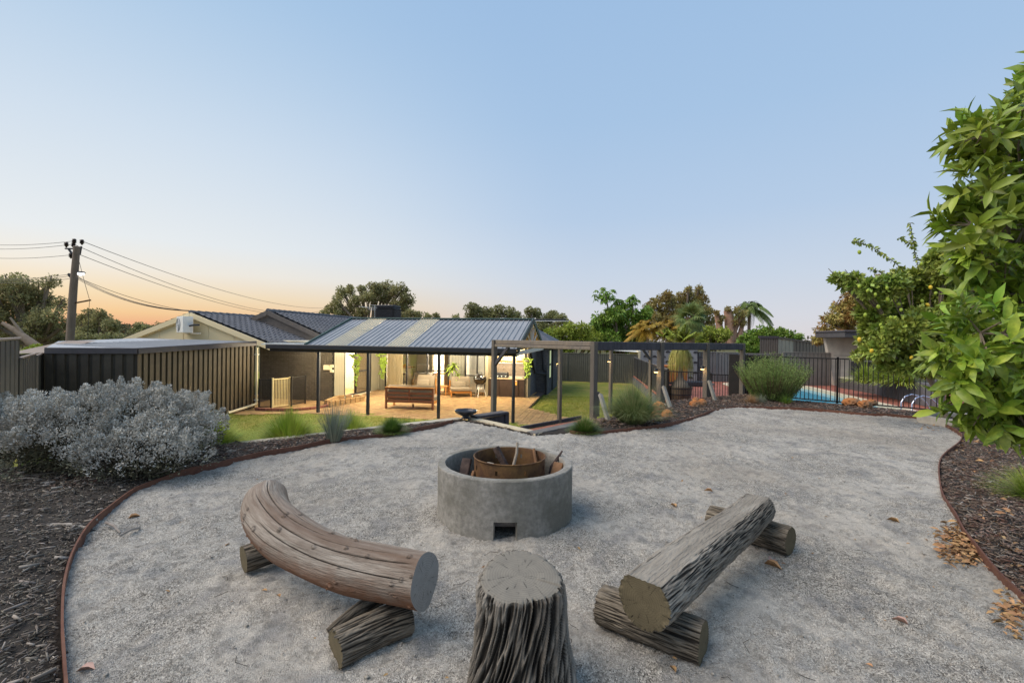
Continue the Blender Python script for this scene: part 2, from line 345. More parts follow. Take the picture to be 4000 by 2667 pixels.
def hlawn(x, y):
    d = (np.stack([x, y], 1) - S0) @ nL if hasattr(x, '__len__') else (np.array((x, y)) - S0) @ nL
    t = np.clip(d / 5.0, 0, 1); t = t * t * (3 - 2 * t); s = np.clip((x + 3.2) / 2.0, 0, 1); s = s * s * (3 - 2 * s)
    return (-.34 + (-1.08 + .34) * t) * (1 - s) + -1.08 * s
def g0(xs, ys, f): return [np.arange(xs[0], xs[1] + f, f), np.arange(ys[0], ys[1] + f, f)]
LAWN = [(-24, -3), (-24, 34), (14, 34), (14, 9), (-1, 7), (-9, 0), (-12, -3)]
_x, _y = g0((-24, 14), (-3, 34), .25)
sheet('lawn', LAWN, M_GRASS, lambda x, y: hlawn(x, y) + .012 * samp(F2, x / 8, y / 8), _x, _y)
# blades on the lawn nearest the terrace, and on the lawn right of the patio
def scatter(n, x0, x1, y0, y1, ok):
    X = rng.uniform(x0, x1, n); Y = rng.uniform(y0, y1, n); k = ok(X, Y); return X[k], Y[k]
PAV = np.array([(-9.2, 15.5), (-6.9, 15.95), (-.05, 14.55), (.77, 14.2), (1.47, 14.9), (2.14, 15.5), (.68, 17.56), (1.7, 22.7), (1.2, 25), (-9.5, 26), (-12.5, 19)])
def lawn_ok(X, Y):
    d = (np.stack([X, Y], 1) - S0) @ nL
    return (d > .15) & ~inside(PAV, X, Y) & ~inside(TERR, X, Y)
BX, BY = [], []
for (n, a) in ((46000, (-9.5, -1, 6.5, 15.8)), (26000, (.5, 5.5, 13, 22)), (3000, (-.4, 1.0, 13.3, 14.9))):
    x_, y_ = scatter(n, *a, lawn_ok); BX.append(x_); BY.append(y_)
BX = np.concatenate(BX); BY = np.concatenate(BY); n_ = len(BX)
P = np.column_stack([BX, BY, hlawn(BX, BY)]); D = np.column_stack([rng.normal(0, .55, n_), rng.normal(0, .55, n_), np.ones(n_)])
V, F = leaf_mesh(P, D, rnd_dirs(n_) + np.array((0, -1, 0)), rng.uniform(.02, .055, n_), .012, shape='rhomb')
npmesh('grass', V, F, M_BLADE, kind='stuff', label='short olive green lawn grass around the patio paving', cat='grass')

# terrace: soil sheet, gravel sheet
def hsoil(x, y):
    I = inside(GRAVEL, x, y); q, d = near(GRAVEL, np.stack([x, y], 1)); out = .012 + .03 * np.clip(d / .6, 0, 1) + .012 * samp(F2, x / 3, y / 3)
    # the bank drops a little in front of the pergola corner
    ef = np.abs((x - FA[0]) * uF[1] - (y - FA[1]) * uF[0]); out = out - .1 * np.exp(-(ef / .7) ** 2) * (x > 7)
    out = out - .16 * np.exp(-(((x - 2.1) / .8) ** 2 + ((y - 10.1) / .9) ** 2))
    return np.where(I, -.09, out)
_x, _y = g0((-10, 14.5), (-3, 15.5), .12)
sheet('mulch_bed', TERR, M_SOIL, hsoil, _x, _y)
PIT = np.array(xy(gz(1980, 2030))); PIT = np.array((-.045, 4.20)); PITR = .605
DENTS = [(yy_ * random.uniform(-1, 1.0), yy_, random.uniform(.05, .13), random.uniform(0, 3), random.uniform(.35, .8)) for yy_ in [1.2 + 8.5 * random.random() ** 1.2 for _ in range(150)]]
def hgrav(x, y):
    h = .010 * samp(F1, x / 5, y / 5) + .0075 * samp(F2, x / 1.6, y / 1.6) + .0036 * samp(F2, x / .55 + .3, y / .55)
    for (dx_, dy_, dr_, da_, el_) in DENTS: c_, s_ = math.cos(da_), math.sin(da_); u_ = (x - dx_) * c_ + (y - dy_) * s_; v_ = -(x - dx_) * s_ + (y - dy_) * c_; e_ = (u_ / dr_) ** 2 + (v_ / (dr_ * el_)) ** 2; h = h - .024 * np.exp(-e_ * 1.2) + .008 * np.exp(-(e_ - 2.2) ** 2)
    def bump_(cx, cy, r, a): return a * np.exp(-(((x - cx) ** 2 + (y - cy) ** 2) / r ** 2))
    d = np.hypot(x - PIT[0], y - PIT[1]); h = h + .018 * np.exp(-((d - .66) / .12) ** 2)
    h = h + bump_(-1.35, 2.75, .35, .05) + bump_(-.95, 2.55, .22, .035) + bump_(1.25, 2.75, .35, .045) + bump_(1.6, 3.1, .3, .03)
    q, e = near(np.array(PR), np.stack([x, y], 1), False); h = h + .012 * np.exp(-(e / .25) ** 2)
    return h
ys = [-2.5, -1.5, -.6, 0, .3, .6]; v_ = .8
while v_ < 11.6: ys.append(v_); v_ *= 1.0075
sheet('gravel', GRAVEL, M_GRAVEL, hgrav, np.arange(-5.2, 10.4, .03), np.array(ys))
# loose stones lying on the gravel
n_ = 9000; r_ = rng.uniform(0, 1, n_) ** .75; Y_ = .9 + r_ * 6.2; X_ = Y_ * rng.uniform(-1.12, 1.12, n_); k = inside(GRAVEL, X_, Y_) & (np.hypot(X_ - PIT[0], Y_ - PIT[1]) > .62); X_, Y_ = X_[k], Y_[k]; n_ = len(X_)
s_ = rng.uniform(.0025, .007, n_) * (1 + (rng.random(n_) > .97) * .9)
O8 = np.array([(1, 0, 0), (0, 1, 0), (-1, 0, 0), (0, -1, 0), (0, 0, .7), (0, 0, -.5)]); F8 = np.array([(0, 1, 4), (1, 2, 4), (2, 3, 4), (3, 0, 4), (1, 0, 5), (2, 1, 5), (3, 2, 5), (0, 3, 5)])
J = rng.uniform(.6, 1.3, (n_, 6, 3)); a_ = rng.uniform(0, 6.28, n_); O = O8[None] * J; C_, S_ = np.cos(a_)[:, None], np.sin(a_)[:, None]
O = np.stack([O[..., 0] * C_ - O[..., 1] * S_, O[..., 0] * S_ + O[..., 1] * C_, O[..., 2]], -1) * s_[:, None, None]
V = O + np.column_stack([X_, Y_, hgrav(X_, Y_) + s_ * .3])[:, None]; F = (np.arange(n_)[:, None, None] * 6 + F8[None]).reshape(-1, 3)
npmesh('loose_stones', V.reshape(-1, 3), F, mat('loose_stone', '#7b766e', '#aaa498', 40, .9, isl=.3, spec=.2), kind='stuff', label='small loose grey granite stones scattered over the gravel', cat='gravel')

# mulch chips
def chips(name, n, region, m, L=(.012, .05), lift=(.0, .02), curve=False, W=(.12, .35), label=None, dens=None, th=.25, up=.25):
    X, Y = region(n); k = inside(TERR, X, Y) & ~inside(GRAVEL, X, Y); X, Y = X[k], Y[k]
    q, d = near(GRAVEL, np.stack([X, Y], 1)); k = d > .02; X, Y = X[k], Y[k]; n = len(X)
    L_ = rng.uniform(L[0], L[1], n) * rng.uniform(.6, 1.2, n); w_ = L_ * rng.uniform(W[0], W[1], n); a = rng.uniform(0, 6.28, n); D = np.column_stack([np.cos(a), np.sin(a), rng.normal(0, up, n)]); D = unit(D)
    S = unit(np.cross(D, np.column_stack([rng.normal(0, .3, n), rng.normal(0, .3, n), np.ones(n)]))); U = np.cross(S, D)
    P = np.column_stack([X, Y, hsoil(X, Y) + rng.uniform(lift[0], lift[1], n)]); h = w_ * th; vs = []
    for t, sg in ((-.5, .7), (.5, .6)):
        for a1, b1 in ((-1, -1), (1, -1), (1, 1), (-1, 1)): vs.append(P + D * (L_ * t)[:, None] + S * (w_ * .5 * a1 * sg)[:, None] + U * (h * b1)[:, None])
    V = np.stack(vs, 1)
    F = (np.arange(n)[:, None, None] * 8 + np.array([(0, 3, 2, 1), (4, 5, 6, 7), (0, 1, 5, 4), (1, 2, 6, 5), (2, 3, 7, 6), (3, 0, 4, 7)])[None]).reshape(-1, 4)
    npmesh(name, V.reshape(-1, 3), F, m, kind='stuff', label=label, cat='mulch')
def reg_left(n):
    Y = 1.0 + rng.uniform(0, 1, n) ** .8 * 5.5; X = -rng.uniform(.55, 1.2, n) * Y - rng.uniform(0, .4, n); return X, Y
def reg_strip(n):
    t = rng.uniform(-1.5, 4.4, n); d = rng.uniform(-1.3, -.05, n); Q = S0 + uL * t[:, None] + nL * d[:, None]; return Q[:, 0], Q[:, 1]
def reg_right(n):
    X = rng.uniform(1.3, 11.5, n); Y = rng.uniform(8.3, 14.0, n); return X, Y
def reg_rnear(n):
    Y = 2.2 + rng.uniform(0, 1, n) * 8; X = Y * rng.uniform(.85, 1.2, n) + rng.uniform(0, .5, n); return X, Y
chips('bark_mulch', 42000, reg_left, mat('dark_bark_chip', '#59524a', '#7e766c', 3, .95, isl=.5, spec=.1), (.008, .045), label='dark bark mulch with pale twigs, in front of the grey shrub')
chips('bark_mulch', 9000, reg_strip, M_CHIP, (.02, .06), label='pinkish bark mulch between the steel edging and the pale sleeper')
chips('bark_mulch', 30000, reg_right, M_CHIP, (.025, .09), label='bark mulch between the curved edging and the pergola posts')
chips('bark_mulch', 34000, reg_rnear, M_CHIP, (.012, .055), label='brown bark mulch right of the gravel under the large leaved tree')
chips('pale_twigs', 2600, reg_left, M_CHIPW, (.015, .085), (.004, .03), W=(.05, .2), th=.6, up=.12, label='bleached twigs and chips lying on the dark left mulch')
chips('pale_twigs', 500, reg_strip, M_CHIPW, (.03, .1), (.006, .02), W=(.08, .3), label='pale wood chips along the left steel edging')
chips('pale_twigs', 1800, reg_rnear, M_CHIPW, (.02, .07), (.006, .03), W=(.08, .3), label='pale wood chips on the mulch right of the gravel')
chips('pale_twigs', 900, reg_right, M_CHIPW, (.02, .09), (.006, .03), W=(.08, .3), label='pale wood chips near the mossy rocks and pergola')

# rusted steel edging
def edging(path, label):
    P = [np.asarray(p) for p in path]; n = len(P); vs = []
    for i, p in enumerate(P):
        t = P[min(i + 1, n - 1)] - P[max(i - 1, 0)]; t = t / np.linalg.norm(t); s = np.array((-t[1], t[0])) * .006; z1 = .058 + .006 * math.sin(i * .7)
        for q, z in ((p - s, -.1), (p - s, z1), (p + s, z1), (p + s, -.1)): vs.append((q[0], q[1], z))
    fs = [(i * 4 + j, i * 4 + j + 1, i * 4 + 5 + j, i * 4 + 4 + j) for i in range(n - 1) for j in range(3)]
    MB().add(vs, fs).build('steel_edging', M_STEEL, label=label, cat='garden edging')
edging(PL, 'thin rusty steel edging curving along the left side of the gravel')
edging(PR, 'rusty steel edging winding along the far and right side of the gravel')

# retaining sleepers
def sleeper_wall(a, b, label, m, z1=.03, z0=-1.2, step=.2, th=.09, L=2.0, cap=.2, capm=None, side=1):
    a = np.array(a); b = np.array(b); d = b - a; n = np.linalg.norm(d); d = d / n; s = np.array((-d[1], d[0])) * side; ang = math.atan2(d[1], d[0])
    t = empty('retaining_wall', (a[0], a[1], z0), 0, label, 'retaining wall'); k = max(1, round(n / L)); Ls = n / k
    z = z1
    first = True
    while z > z0 + .05:
        for i in range(k):
            c = a + d * (i + .5) * Ls + s * (cap / 2 if first else th / 2)
            hgt = .09 if first else min(step, z - z0) - .008
            MB().bbox((c[0], c[1], z - hgt / 2), (Ls - .008, cap if first else th, hgt), .008, rz=ang).build('sleeper', (capm or m) if first else m, t, world=True)
        z -= (.09 if first else step); first = False
    return t
sleeper_wall(S0 - uL * 4.4, S1, 'long pale concrete sleeper wall between the left mulch strip and the lawn', M_CONC, z0=-1.0)
sleeper_wall(S1 + uL * .1, S2, 'cream concrete sleeper at the top of the steps, on the gravel edge', mat('cream_sleeper', '#b7a88c', '#cdbf9f', 12, .85, c3='#8f8a86', s3=1.5, bump=.3, bscale=90), cap=.18)
sleeper_wall(S2, S3 + (S3 - S2) * .12, 'weathered grey sleeper running from the step corner to the clipped grass ball', M_CONC2, cap=.2, z1=.035)
# dark timber side wall of the steps, with cap and end post
M_TIMB = mat('charcoal_timber', '#3b3a3f', '#4b4a50', 14, .8, bump=.35, bscale=50, c3='#5a575a', s3=4, stretch=(1, 1, .25))
M_TIMBL = mat('weathered_timber', '#6f675f', '#857a6e', 18, .85, bump=.5, bscale=46, c3='#9b8a72', s3=1.1, f3=.5, stretch=(1, 1, .25))
q0 = np.array(xy(gz(1850, 1626, .06))); q1 = np.array(xy(gz(1973, 1608, .06)))
t = empty('step_side_wall', (q0[0], q0[1], -1.1), 0, 'charcoal timber wall with flat cap beside the steps, behind the black bowl', 'retaining wall')
MB().beam((q0[0], q0[1], .05), (q1[0], q1[1], .05), .22, .05, b=.006).build('cap', M_TIMB, t, world=True)
for i in range(6):
    MB().beam((q0[0] + .02, q0[1], -.1 - i * .2), (q1[0], q1[1], -.1 - i * .2), .07, .19, b=.006).build('board', M_TIMB, t, world=True)
MB().bbox((q1[0] + .02, q1[1] - .02, -.55), (.1, .1, 1.2), .008, rz=math.atan2(uL[1], uL[0])).build('post', M_TIMB, t, world=True)
# steps going down behind the cream sleeper
sd_ = uL; t = empty('garden_steps', (0.1, 9.2, -1.1), 0, 'brick steps going down from the gravel to the patio', 'steps')
mS = mat('brick_red', '#8a5648', '#a06a58', 12, .9, c3='#6e4339', s3=5, bump=.3, bscale=60)
for i in range(6):
    c = (S1 + S2) / 2 + uL * (.35 + .3 * i); MB().bbox((c[0], c[1], -.17 - .17 * i - .2), (.3, 1.45, .4), .01, rz=math.atan2(uL[1], uL[0])).build('step', mS, t, world=True)
# timber edge + red brick strip at the foot of the steps, where the pergola post stands
e0 = np.array((.30, 13.55)); e1 = np.array((2.35, 15.6)); ue = (e1 - e0) / np.linalg.norm(e1 - e0); ne = np.array((ue[1], -ue[0]))
MB().beam((*e0, -1.02), (*e1, -1.02), .07, .14, b=.008).build('timber_edging', M_TIMB, label='low charcoal timber edging beside the brick strip and pergola post', cat='garden edging')
o = MB().prism([(*(e0 + ne * .05 - ue * .5), -1.12), (*(e1 + ne * .05), -1.12), (*(e1 + ne * 1.3), -1.12), (*(e0 + ne * 1.3 - ue * .5), -1.12)], (0, 0, .045)).build('brick_path', mat('paver_joint', '#4b3f37', '#5c4d43', 20, .95), kind='structure')
bm1 = MB().bbox((0, 0, 0), (.224, .109, .04), .005).build('brick', mat('paver_red', '#8f5a49', '#a9705a', 10, .9, isl=.16, c3='#6d4a40', s3=4, bump=.25, bscale=70), o); k0 = bm1; cnt = 0
for i in range(12):
    for j in range(6):
        c = e0 + ne * (.12 + .115 * j + .06) + ue * (.115 + .23 * i + (j % 2) * .115)
        b_ = k0 if cnt == 0 else k0.copy()
        if cnt: COL.objects.link(b_); b_.parent = o
        b_.location = (c[0], c[1], -1.062 + random.uniform(-.003, .003)); b_.rotation_euler = (0, 0, math.atan2(ue[1], ue[0])); cnt += 1

# ================================================================== HOUSE (own frame: x to the right along the wall, y away, z=0 at patio level)
HO = Vector((.07, 14.8, -1.08)); HA = math.atan2(-.203, .979)
HM = Matrix.Translation(HO) @ Matrix.Rotation(HA, 4, 'Z'); HI = HM.inverted()
def hw(x, y, z=0): return HM @ Vector((x, y, z))
def hl(v): return HI @ v
def hpy(px, py, ly):                      # photo pixel -> house frame, on the plane y = ly
    o = HI @ CAM; d = HI.to_3x3() @ ray(px, py); return o + d * ((ly - o.y) / d.y)
def hpx(px, py, lx):
    o = HI @ CAM; d = HI.to_3x3() @ ray(px, py); return o + d * ((lx - o.x) / d.x)
def zf(ly): return .02 + .13 * min(max(ly / 6.2, 0), 1)      # the paving rises a little towards the house

M_BRK = mat('painted_brick', '#4a443c', '#585148', 8, .8, isl=.14, bump=.35, bscale=60, c3='#3e3932', s3=2)
M_BRKG = mat('painted_brick_grey', '#57585c', '#66676b', 8, .8, isl=.1, bump=.35, bscale=60)
M_MORT = mat('mortar', '#211f1d', '#2b2826', 30, .95)
M_BEIGE = mat('beige_cladding', '#e6d3a8', '#ead9b2', 2, .7, c3='#dcc898', s3=1)
M_CREAM = mat('cream_paint', '#d9cfb4', '#d2c6a8', 2, .6)
M_PANEL = mat('grey_green_lining', '#938e7c', '#9d9783', 3, .6, c3='#7e7966', s3=1.5)
M_TILE = mat('slate_grey_tile', '#53565c', '#60636a', 5, .75, isl=.1, c3='#484b52', s3=1.5, bump=.2, bscale=60)
M_DARK = mat('charcoal_metal', '#26272c', '#2d2f35', 4, .5, spec=.4)
M_ROOF = mat('blue_grey_sheet', '#888c90', '#96999c', 1.3, .6, metal=.1, c3='#a5a6a8', s3=.8, f3=.5)
M_CLEAR = mat('yellowed_clear_sheet', '#b9b5a6', '#c4c0b0', 1.5, .85, trans=.1, c3='#a9a79c', s3=2, spec=.1)
M_GREEN = mat('green_flashing', '#3f524f', '#46605a', 4, .55)
M_WHITE = mat('white_metal', '#dcdcd6', '#cfcfc9', 6, .5)
M_BLACK = mat('black_aluminium', '#1d1b1a', '#262322', 5, .45)
M_GLASS = glass_mat()
house = empty('house', HO, HA, 'brick house with grey tiled roofs and a cream gable behind the patio', 'house')

BR = {}
def brick_wall(name, p, q, z0, z1, mb, npiece, openings=()):
    """p,q in the house frame; outer face on the right-hand side of p->q"""
    p = Vector((*p, 0)); q = Vector((*q, 0)); d = (q - p); L = d.length; d.normalize(); n = Vector((d.y, -d.x, 0)); ang = math.atan2(d.y, d.x)
    w_ = MB().box((p + q) / 2 - n * .06 + Vector((0, 0, (z0 + z1) / 2)), (L, .11, z1 - z0), rz=ang).build(name, M_MORT, house)
    BW, BH = .24, .086; rest = MB(); c = 0; rows = int((z1 - z0) / BH); pieces = []
    for r in range(rows):
        x = -(.12 if r % 2 else 0)
        while x < L - .02:
            a = max(x, 0); b = min(x + BW, L); x += BW
            if b - a < .05: continue
            pos = p + d * ((a + b) / 2) + n * (.001 + random.uniform(0, .003)) + Vector((0, 0, z0 + (r + .5) * BH)); pieces.append((pos, b - a))
    full = [x for x in pieces if x[1] > .2]; step = 0
    for pos, l in pieces:
        if c < npiece and l > .2:
            if mb.name not in BR: BR[mb.name] = MB().box((0, 0, 0), (.231, .03, .077)).build('brick', mb, w_); o = BR[mb.name]
            else: o = BR[mb.name].copy(); COL.objects.link(o); o.parent = w_
            o.location = pos; o.rotation_euler = (0, 0, ang); c += 1
        else: rest.box(pos, (l - .009, .03, .077), rz=ang)
    if rest.v: rest.build('brickwork', mb, w_, kind='stuff')
    return w_
brick_wall('front_wall', (-11.2, 2.34), (-7.93, 2.34), -.05, 2.33, M_BRK, 150)
brick_wall('side_wall', (-.5, 5.40), (-.5, 7.9), -.02, 2.33, M_BRKG, 60)
brick_wall('side_wall', (-.5, 7.9), (.06, 7.9), -.02, 2.33, M_BRKG, 0)
brick_wall('side_wall', (.06, 7.9), (.06, 12.4), -.02, 2.33, M_BRKG, 90)
# dim passage wall on the far left
MB().box((-11.25, 4.5, 1.15), (.1, 4.4, 2.4)).build('passage_wall', M_BRK, house)
# left wing: side wall facing right (x = -7.93), openings placed from the photograph
def ypx(px, lx=-7.93): return hpx(px, 1480, lx).y
def vboards(name, a, b, z0, z1, m, lx=None, ly=None, w=.12, parent=None):
    """vertical lining boards: along y on x=lx, or along x on y=ly"""
    parent = parent or house; k = max(1, round(abs(b - a) / w)); s = (b - a) / k; first = None; root = None
    for i in range(k):
        c = a + s * (i + .5)
        if first is None:
            mbx = MB().bbox((0, 0, 0), (.03, abs(s) - .006, z1 - z0) if lx is not None else (abs(s) - .006, .03, z1 - z0), .006); first = mbx.build(name, m, parent); o = first
        else: o = first.copy(); COL.objects.link(o)
        o.location = (lx, c, (z0 + z1) / 2) if lx is not None else (c, ly, (z0 + z1) / 2)
zs = .12; zt = 2.33
y_a, y_b, y_c, y_d, y_e = 2.34, ypx(1345), ypx(1392), ypx(1440), 6.21
MB().box((-8.0, (y_a + y_b) / 2, 1.2), (.08, y_b - y_a - .01, 2.3)).build('wing_wall', M_PANEL, house)
vboards('lining_board', y_a + .02, y_b, .03, zt, M_PANEL, lx=-7.945)
MB().box((-8.0, (y_d + y_e) / 2, 1.2), (.08, y_e - y_d, 2.3)).build('wing_wall', M_PANEL, house)
vboards('lining_board', y_d + .25, y_e - .02, .1, zt, M_PANEL, lx=-7.945, w=.13)
s = MB().bbox((-7.9, (y_b + y_d) / 2, .1), (.16, y_d - y_b + .1, .09), .01).build('door_sill', M_CREAM, house)
M_CURT = mat('taupe_curtain', '#7d6d55', '#8d7c61', 3, .9, stretch=(1, 9, .2), bump=.3, bscale=12)
M_SHEER = mat('sheer_curtain', '#d8ccb0', '#c9bb98', 3, .9, stretch=(9, 1, .2), trans=.5)
def slider(name, a, b, z0, z1, lx=None, ly=None, mids=(), rail=None, f=.05):
    """sliding door: frame with stiles, mid rails and glass"""
    o = MB(); V3 = (lambda c, z: (lx, c, z)) if lx is not None else (lambda c, z: (c, ly, z)); T = .07
    def sz(l, h): return (T, l, h) if lx is not None else (l, T, h)
    o.box(V3((a + b) / 2, z0 + f / 2), sz(b - a, f)); o.box(V3((a + b) / 2, z1 - f / 2), sz(b - a, f))
    for c in (a + f / 2, b - f / 2) + tuple(mids): o.box(V3(c, (z0 + z1) / 2), sz(f * 1.3, z1 - z0 - 2 * f - .002))
    for (r0, r1, z) in (rail or ()): o.box(V3((r0 + r1) / 2, z), sz(r1 - r0 - f * 1.4, f))
    fr = o.build(name, M_BLACK, house)
    MB().box(V3((a + b) / 2, (z0 + z1) / 2), ((.006, b - a - .1, z1 - z0 - .1) if lx is not None else (b - a - .1, .006, z1 - z0 - .1))).build('pane', M_GLASS, fr)
    return fr
slider('sliding_door', y_b, y_d + .2, .15, 2.28, lx=-7.96, mids=(y_c,), rail=((y_c, y_d + .2, 1.15),))
# curtain behind the fixed half
def curtain(name, a, b, z0, z1, m, lx=None, ly=None, amp=.03, n=60):
    vs = []
    for i in range(n + 1):
        c = a + (b - a) * i / n; w_ = amp * math.sin(i * 1.25) + amp * .4 * math.sin(i * .5 + 1)
        for z in (z0, z1): vs.append((lx + w_, c, z) if lx is not None else (c, ly + w_, z))
    return MB().add(vs, [(2 * i, 2 * i + 2, 2 * i + 3, 2 * i + 1) for i in range(n)]).build(name, m, house, smooth=True)
curtain('curtain', y_c + .05, y_d + .15, .18, 2.26, M_CURT, lx=-8.08)

# back wall (y = 6.21)
Y0 = 6.21
def xpx(px, ly=Y0): return hpy(px, 1480, ly).x
xb = [xpx(p) for p in (1503, 1588, 1668, 1755, 1815, 1896)]
MB().box(((-7.93 + xb[0]) / 2, Y0 + .04, 1.2), (xb[0] + 7.93, .08, 2.3)).build('back_wall', M_PANEL, house); vboards('lining_board', -7.9, xb[0], .12, zt, M_PANEL, ly=Y0 - .01, w=.13)
MB().box(((xb[3] + xb[4]) / 2, Y0 + .04, 1.2), (xb[4] - xb[3], .08, 2.3)).build('back_wall', M_PANEL, house); vboards('lining_board', xb[3] + .03, xb[4] - .02, .12, zt, mat('grey_lining', '#77756a', '#807d70', 3, .6), ly=Y0 - .012, w=.14)
slider('sliding_door', xb[0], xb[3], .13, 2.3, ly=Y0 + .03, mids=(xb[1], xb[2]), rail=((xb[2], xb[3], 1.13),))
slider('laundry_door', xb[4], xb[5], .13, 2.3, ly=Y0 + .03, mids=(xpx(1863),), rail=((xb[4], xpx(1863), .95),))
curtain('curtain', xb[0] + .03, xb[0] + .85, .16, 2.28, M_SHEER, ly=Y0 + .2); curtain('curtain', xpx(1728), xb[3] - .02, .16, 2.28, M_CURT, ly=Y0 + .2)
MB().box((-4.3, Y0 + .1, 2.4), (7.4, .2, .16)).build('door_head', M_CREAM, house)
# rooms inside: floors, walls, ceilings
mW = mat('room_wall', '#e6dfca', '#e0d8c0', 1, .7); mFl = mat('timber_floor', '#c79a5c', '#b98a4e', 4, .45, stretch=(1, 12, 1), c3='#d2a96c', s3=2)
MB().box((-4.2, 8.6, .07), (7.6, 4.6, .08)).box((-10, 4.6, .07), (3.9, 4.1, .08)).build('room_floor', mFl, house)
MB().box((-4.2, 8.6, 2.46), (7.6, 4.6, .06)).box((-9.9, 4.4, 2.46), (3.7, 4.1, .06)).build('room_ceiling', mW, house)
MB().box((-4.2, 10.9, 1.25), (7.6, .08, 2.4)).box((-8.0, 8.6, 1.25), (.08, 4.5, 2.4)).box((xpx(1640), 9.0, 1.25), (.1, 2.2, 2.4)).box((xpx(1760), 8.5, 1.25), (.1, 4.5, 2.4)).box((-.62, 8.6, 1.25), (.08, 4.4, 2.4)).build('room_wall', mW, house)
MB().box((-11.05, 4.4, 1.25), (.08, 4.0, 2.4)).box((-9.6, 6.3, 1.25), (3.1, .08, 2.4)).build('room_wall', mW, house)
mWh = mat('white_joinery', '#e9e9e4', '#dededa', 2, .5)
MB().box((-10.6, 4.6, .5), (.7, 2.6, .85)).box((-10.75, 4.6, 1.85), (.4, 2.6, .8)).build('kitchen_unit', mWh, house); MB().box((-10.58, 4.6, .95), (.76, 2.66, .05)).build('bench_top', mat('dark_stone', '#4a4038', rough=.4), house)
MB().box((xpx(1878), Y0 + .9, 1.15), (1.0, .06, 2.1)).build('laundry_cupboard', mWh, house)
MB().box((xpx(1846), Y0 + .75, 1.15), (.75, .045, 2.1)).build('inner_door', mWh, house)
c = hw(xpx(1832), Y0 + .7, 1.1)
# artwork of white blooms on a dark wall inside
MB().box((xpx(1705), 9.6, 1.25), (2.0, .05, 2.2)).build('dark_wall', mat('dark_room_wall', '#4b4740', '#55504a', 2, .8), house)
a_ = MB()
for k in range(26): a_.blob((xpx(1702) + random.gauss(0, .24), 9.55, 1.62 + random.gauss(0, .14)), (.09, .02, .08), k, 1, .3)
a_.build('flower_picture', mat('pale_petals', '#cfc6b6', '#a79f93', 9, .9), house)

# bar bench, stool, fruit bowl inside
mRed = mat('jarrah', '#6d3b24', '#86502f', 6, .4, stretch=(1, 8, 8)); mOak = mat('teak_wood', '#b5793a', '#c78b48', 7, .55, stretch=(1, 1, 6), c3='#a0662c', s3=3, bump=.15, bscale=60)
t = empty('breakfast_bar', hw((xpx(1560)), 7.6, .11), HA, 'cream panelled breakfast bar with dark red timber top inside the open door', 'bar')
bx = [hpy(1543, 1445, 7.3), hpy(1612, 1430, 8.6)]
MB().beam(hw(bx[0].x, 7.3, 1.12), hw(bx[1].x - .1, 8.7, 1.12), .5, .05, b=.008).build('bar_top', mRed, t, world=True)
MB().beam(hw(bx[0].x + .1, 7.45, .6), hw(bx[1].x - .15, 8.7, .6), .12, .96).build('bar_panel', M_CREAM, t, world=True)
t = empty('bar_stool', hw(xpx(1577, 7.0), 7.0, .11), HA, 'dark round pedestal stool standing at the breakfast bar', 'stool')
MB().lathe([(0, .8), (.17, .8), (.185, .77), (.17, .73), (0, .72)], n=20).build('seat', mat('dark_leather', '#3a2d24', rough=.5), t, smooth=True)
MB().cyl((0, 0), .022, .03, .73, 10).lathe([(.001, .34), (.19, .34), (.19, .325), (.001, .325)], n=18).build('pedestal', M_BLACK, t); MB().cyl((0, 0), .2, 0, .025, 20).build('base', M_BLACK, t)
t = empty('fruit_box', hw(xpx(1573, 7.7), 7.65, 1.145), HA, 'small dark box heaped with yellow fruit on the bar top', 'fruit box')
MB().bbox((0, 0, .05), (.34, .2, .1), .005).build('box', mRed, t)
for i in range(7): MB().blob(((i - 3) * .045, random.uniform(-.04, .04), .13), (.035, .03, .03), i, 2, .05).build('fruit', mat('yellow_fruit', '#d9a91d', rough=.5), t, smooth=True)
# dining table with chairs inside (dark)
t = empty('dining_table', hw(xpx(1700, 8.2), 8.2, .11), HA, 'dark dining table seen through the glass beside the dracaena', 'table')
MB().bbox((0, 0, .74), (1.7, .8, .04), .006).build('table_top', mRed, t)
for a in (-.75, .75):
    for b in (-.32, .32): MB().bbox((a, b, .36), (.05, .05, .72), .005).build('leg', M_BLACK, t)
t = empty('lounge_unit', hw(xpx(1655, 7.6), 7.6, .11), HA, 'grey storage unit with a tilted dark cushion beside the black mullion', 'cabinet')
MB().bbox((0, 0, .4), (.8, .6, .8), .01).build('body', mat('grey_fabric_dark', '#5b564d', '#4d4841', 20, .9), t); MB().bbox((-.05, 0, 1.02), (.6, .1, .42), .04, M=Matrix.Rotation(R(-22), 3, 'X')).build('cushion', mat('dark_cushion', '#4a463f', '#57524a', 20, .9), t)

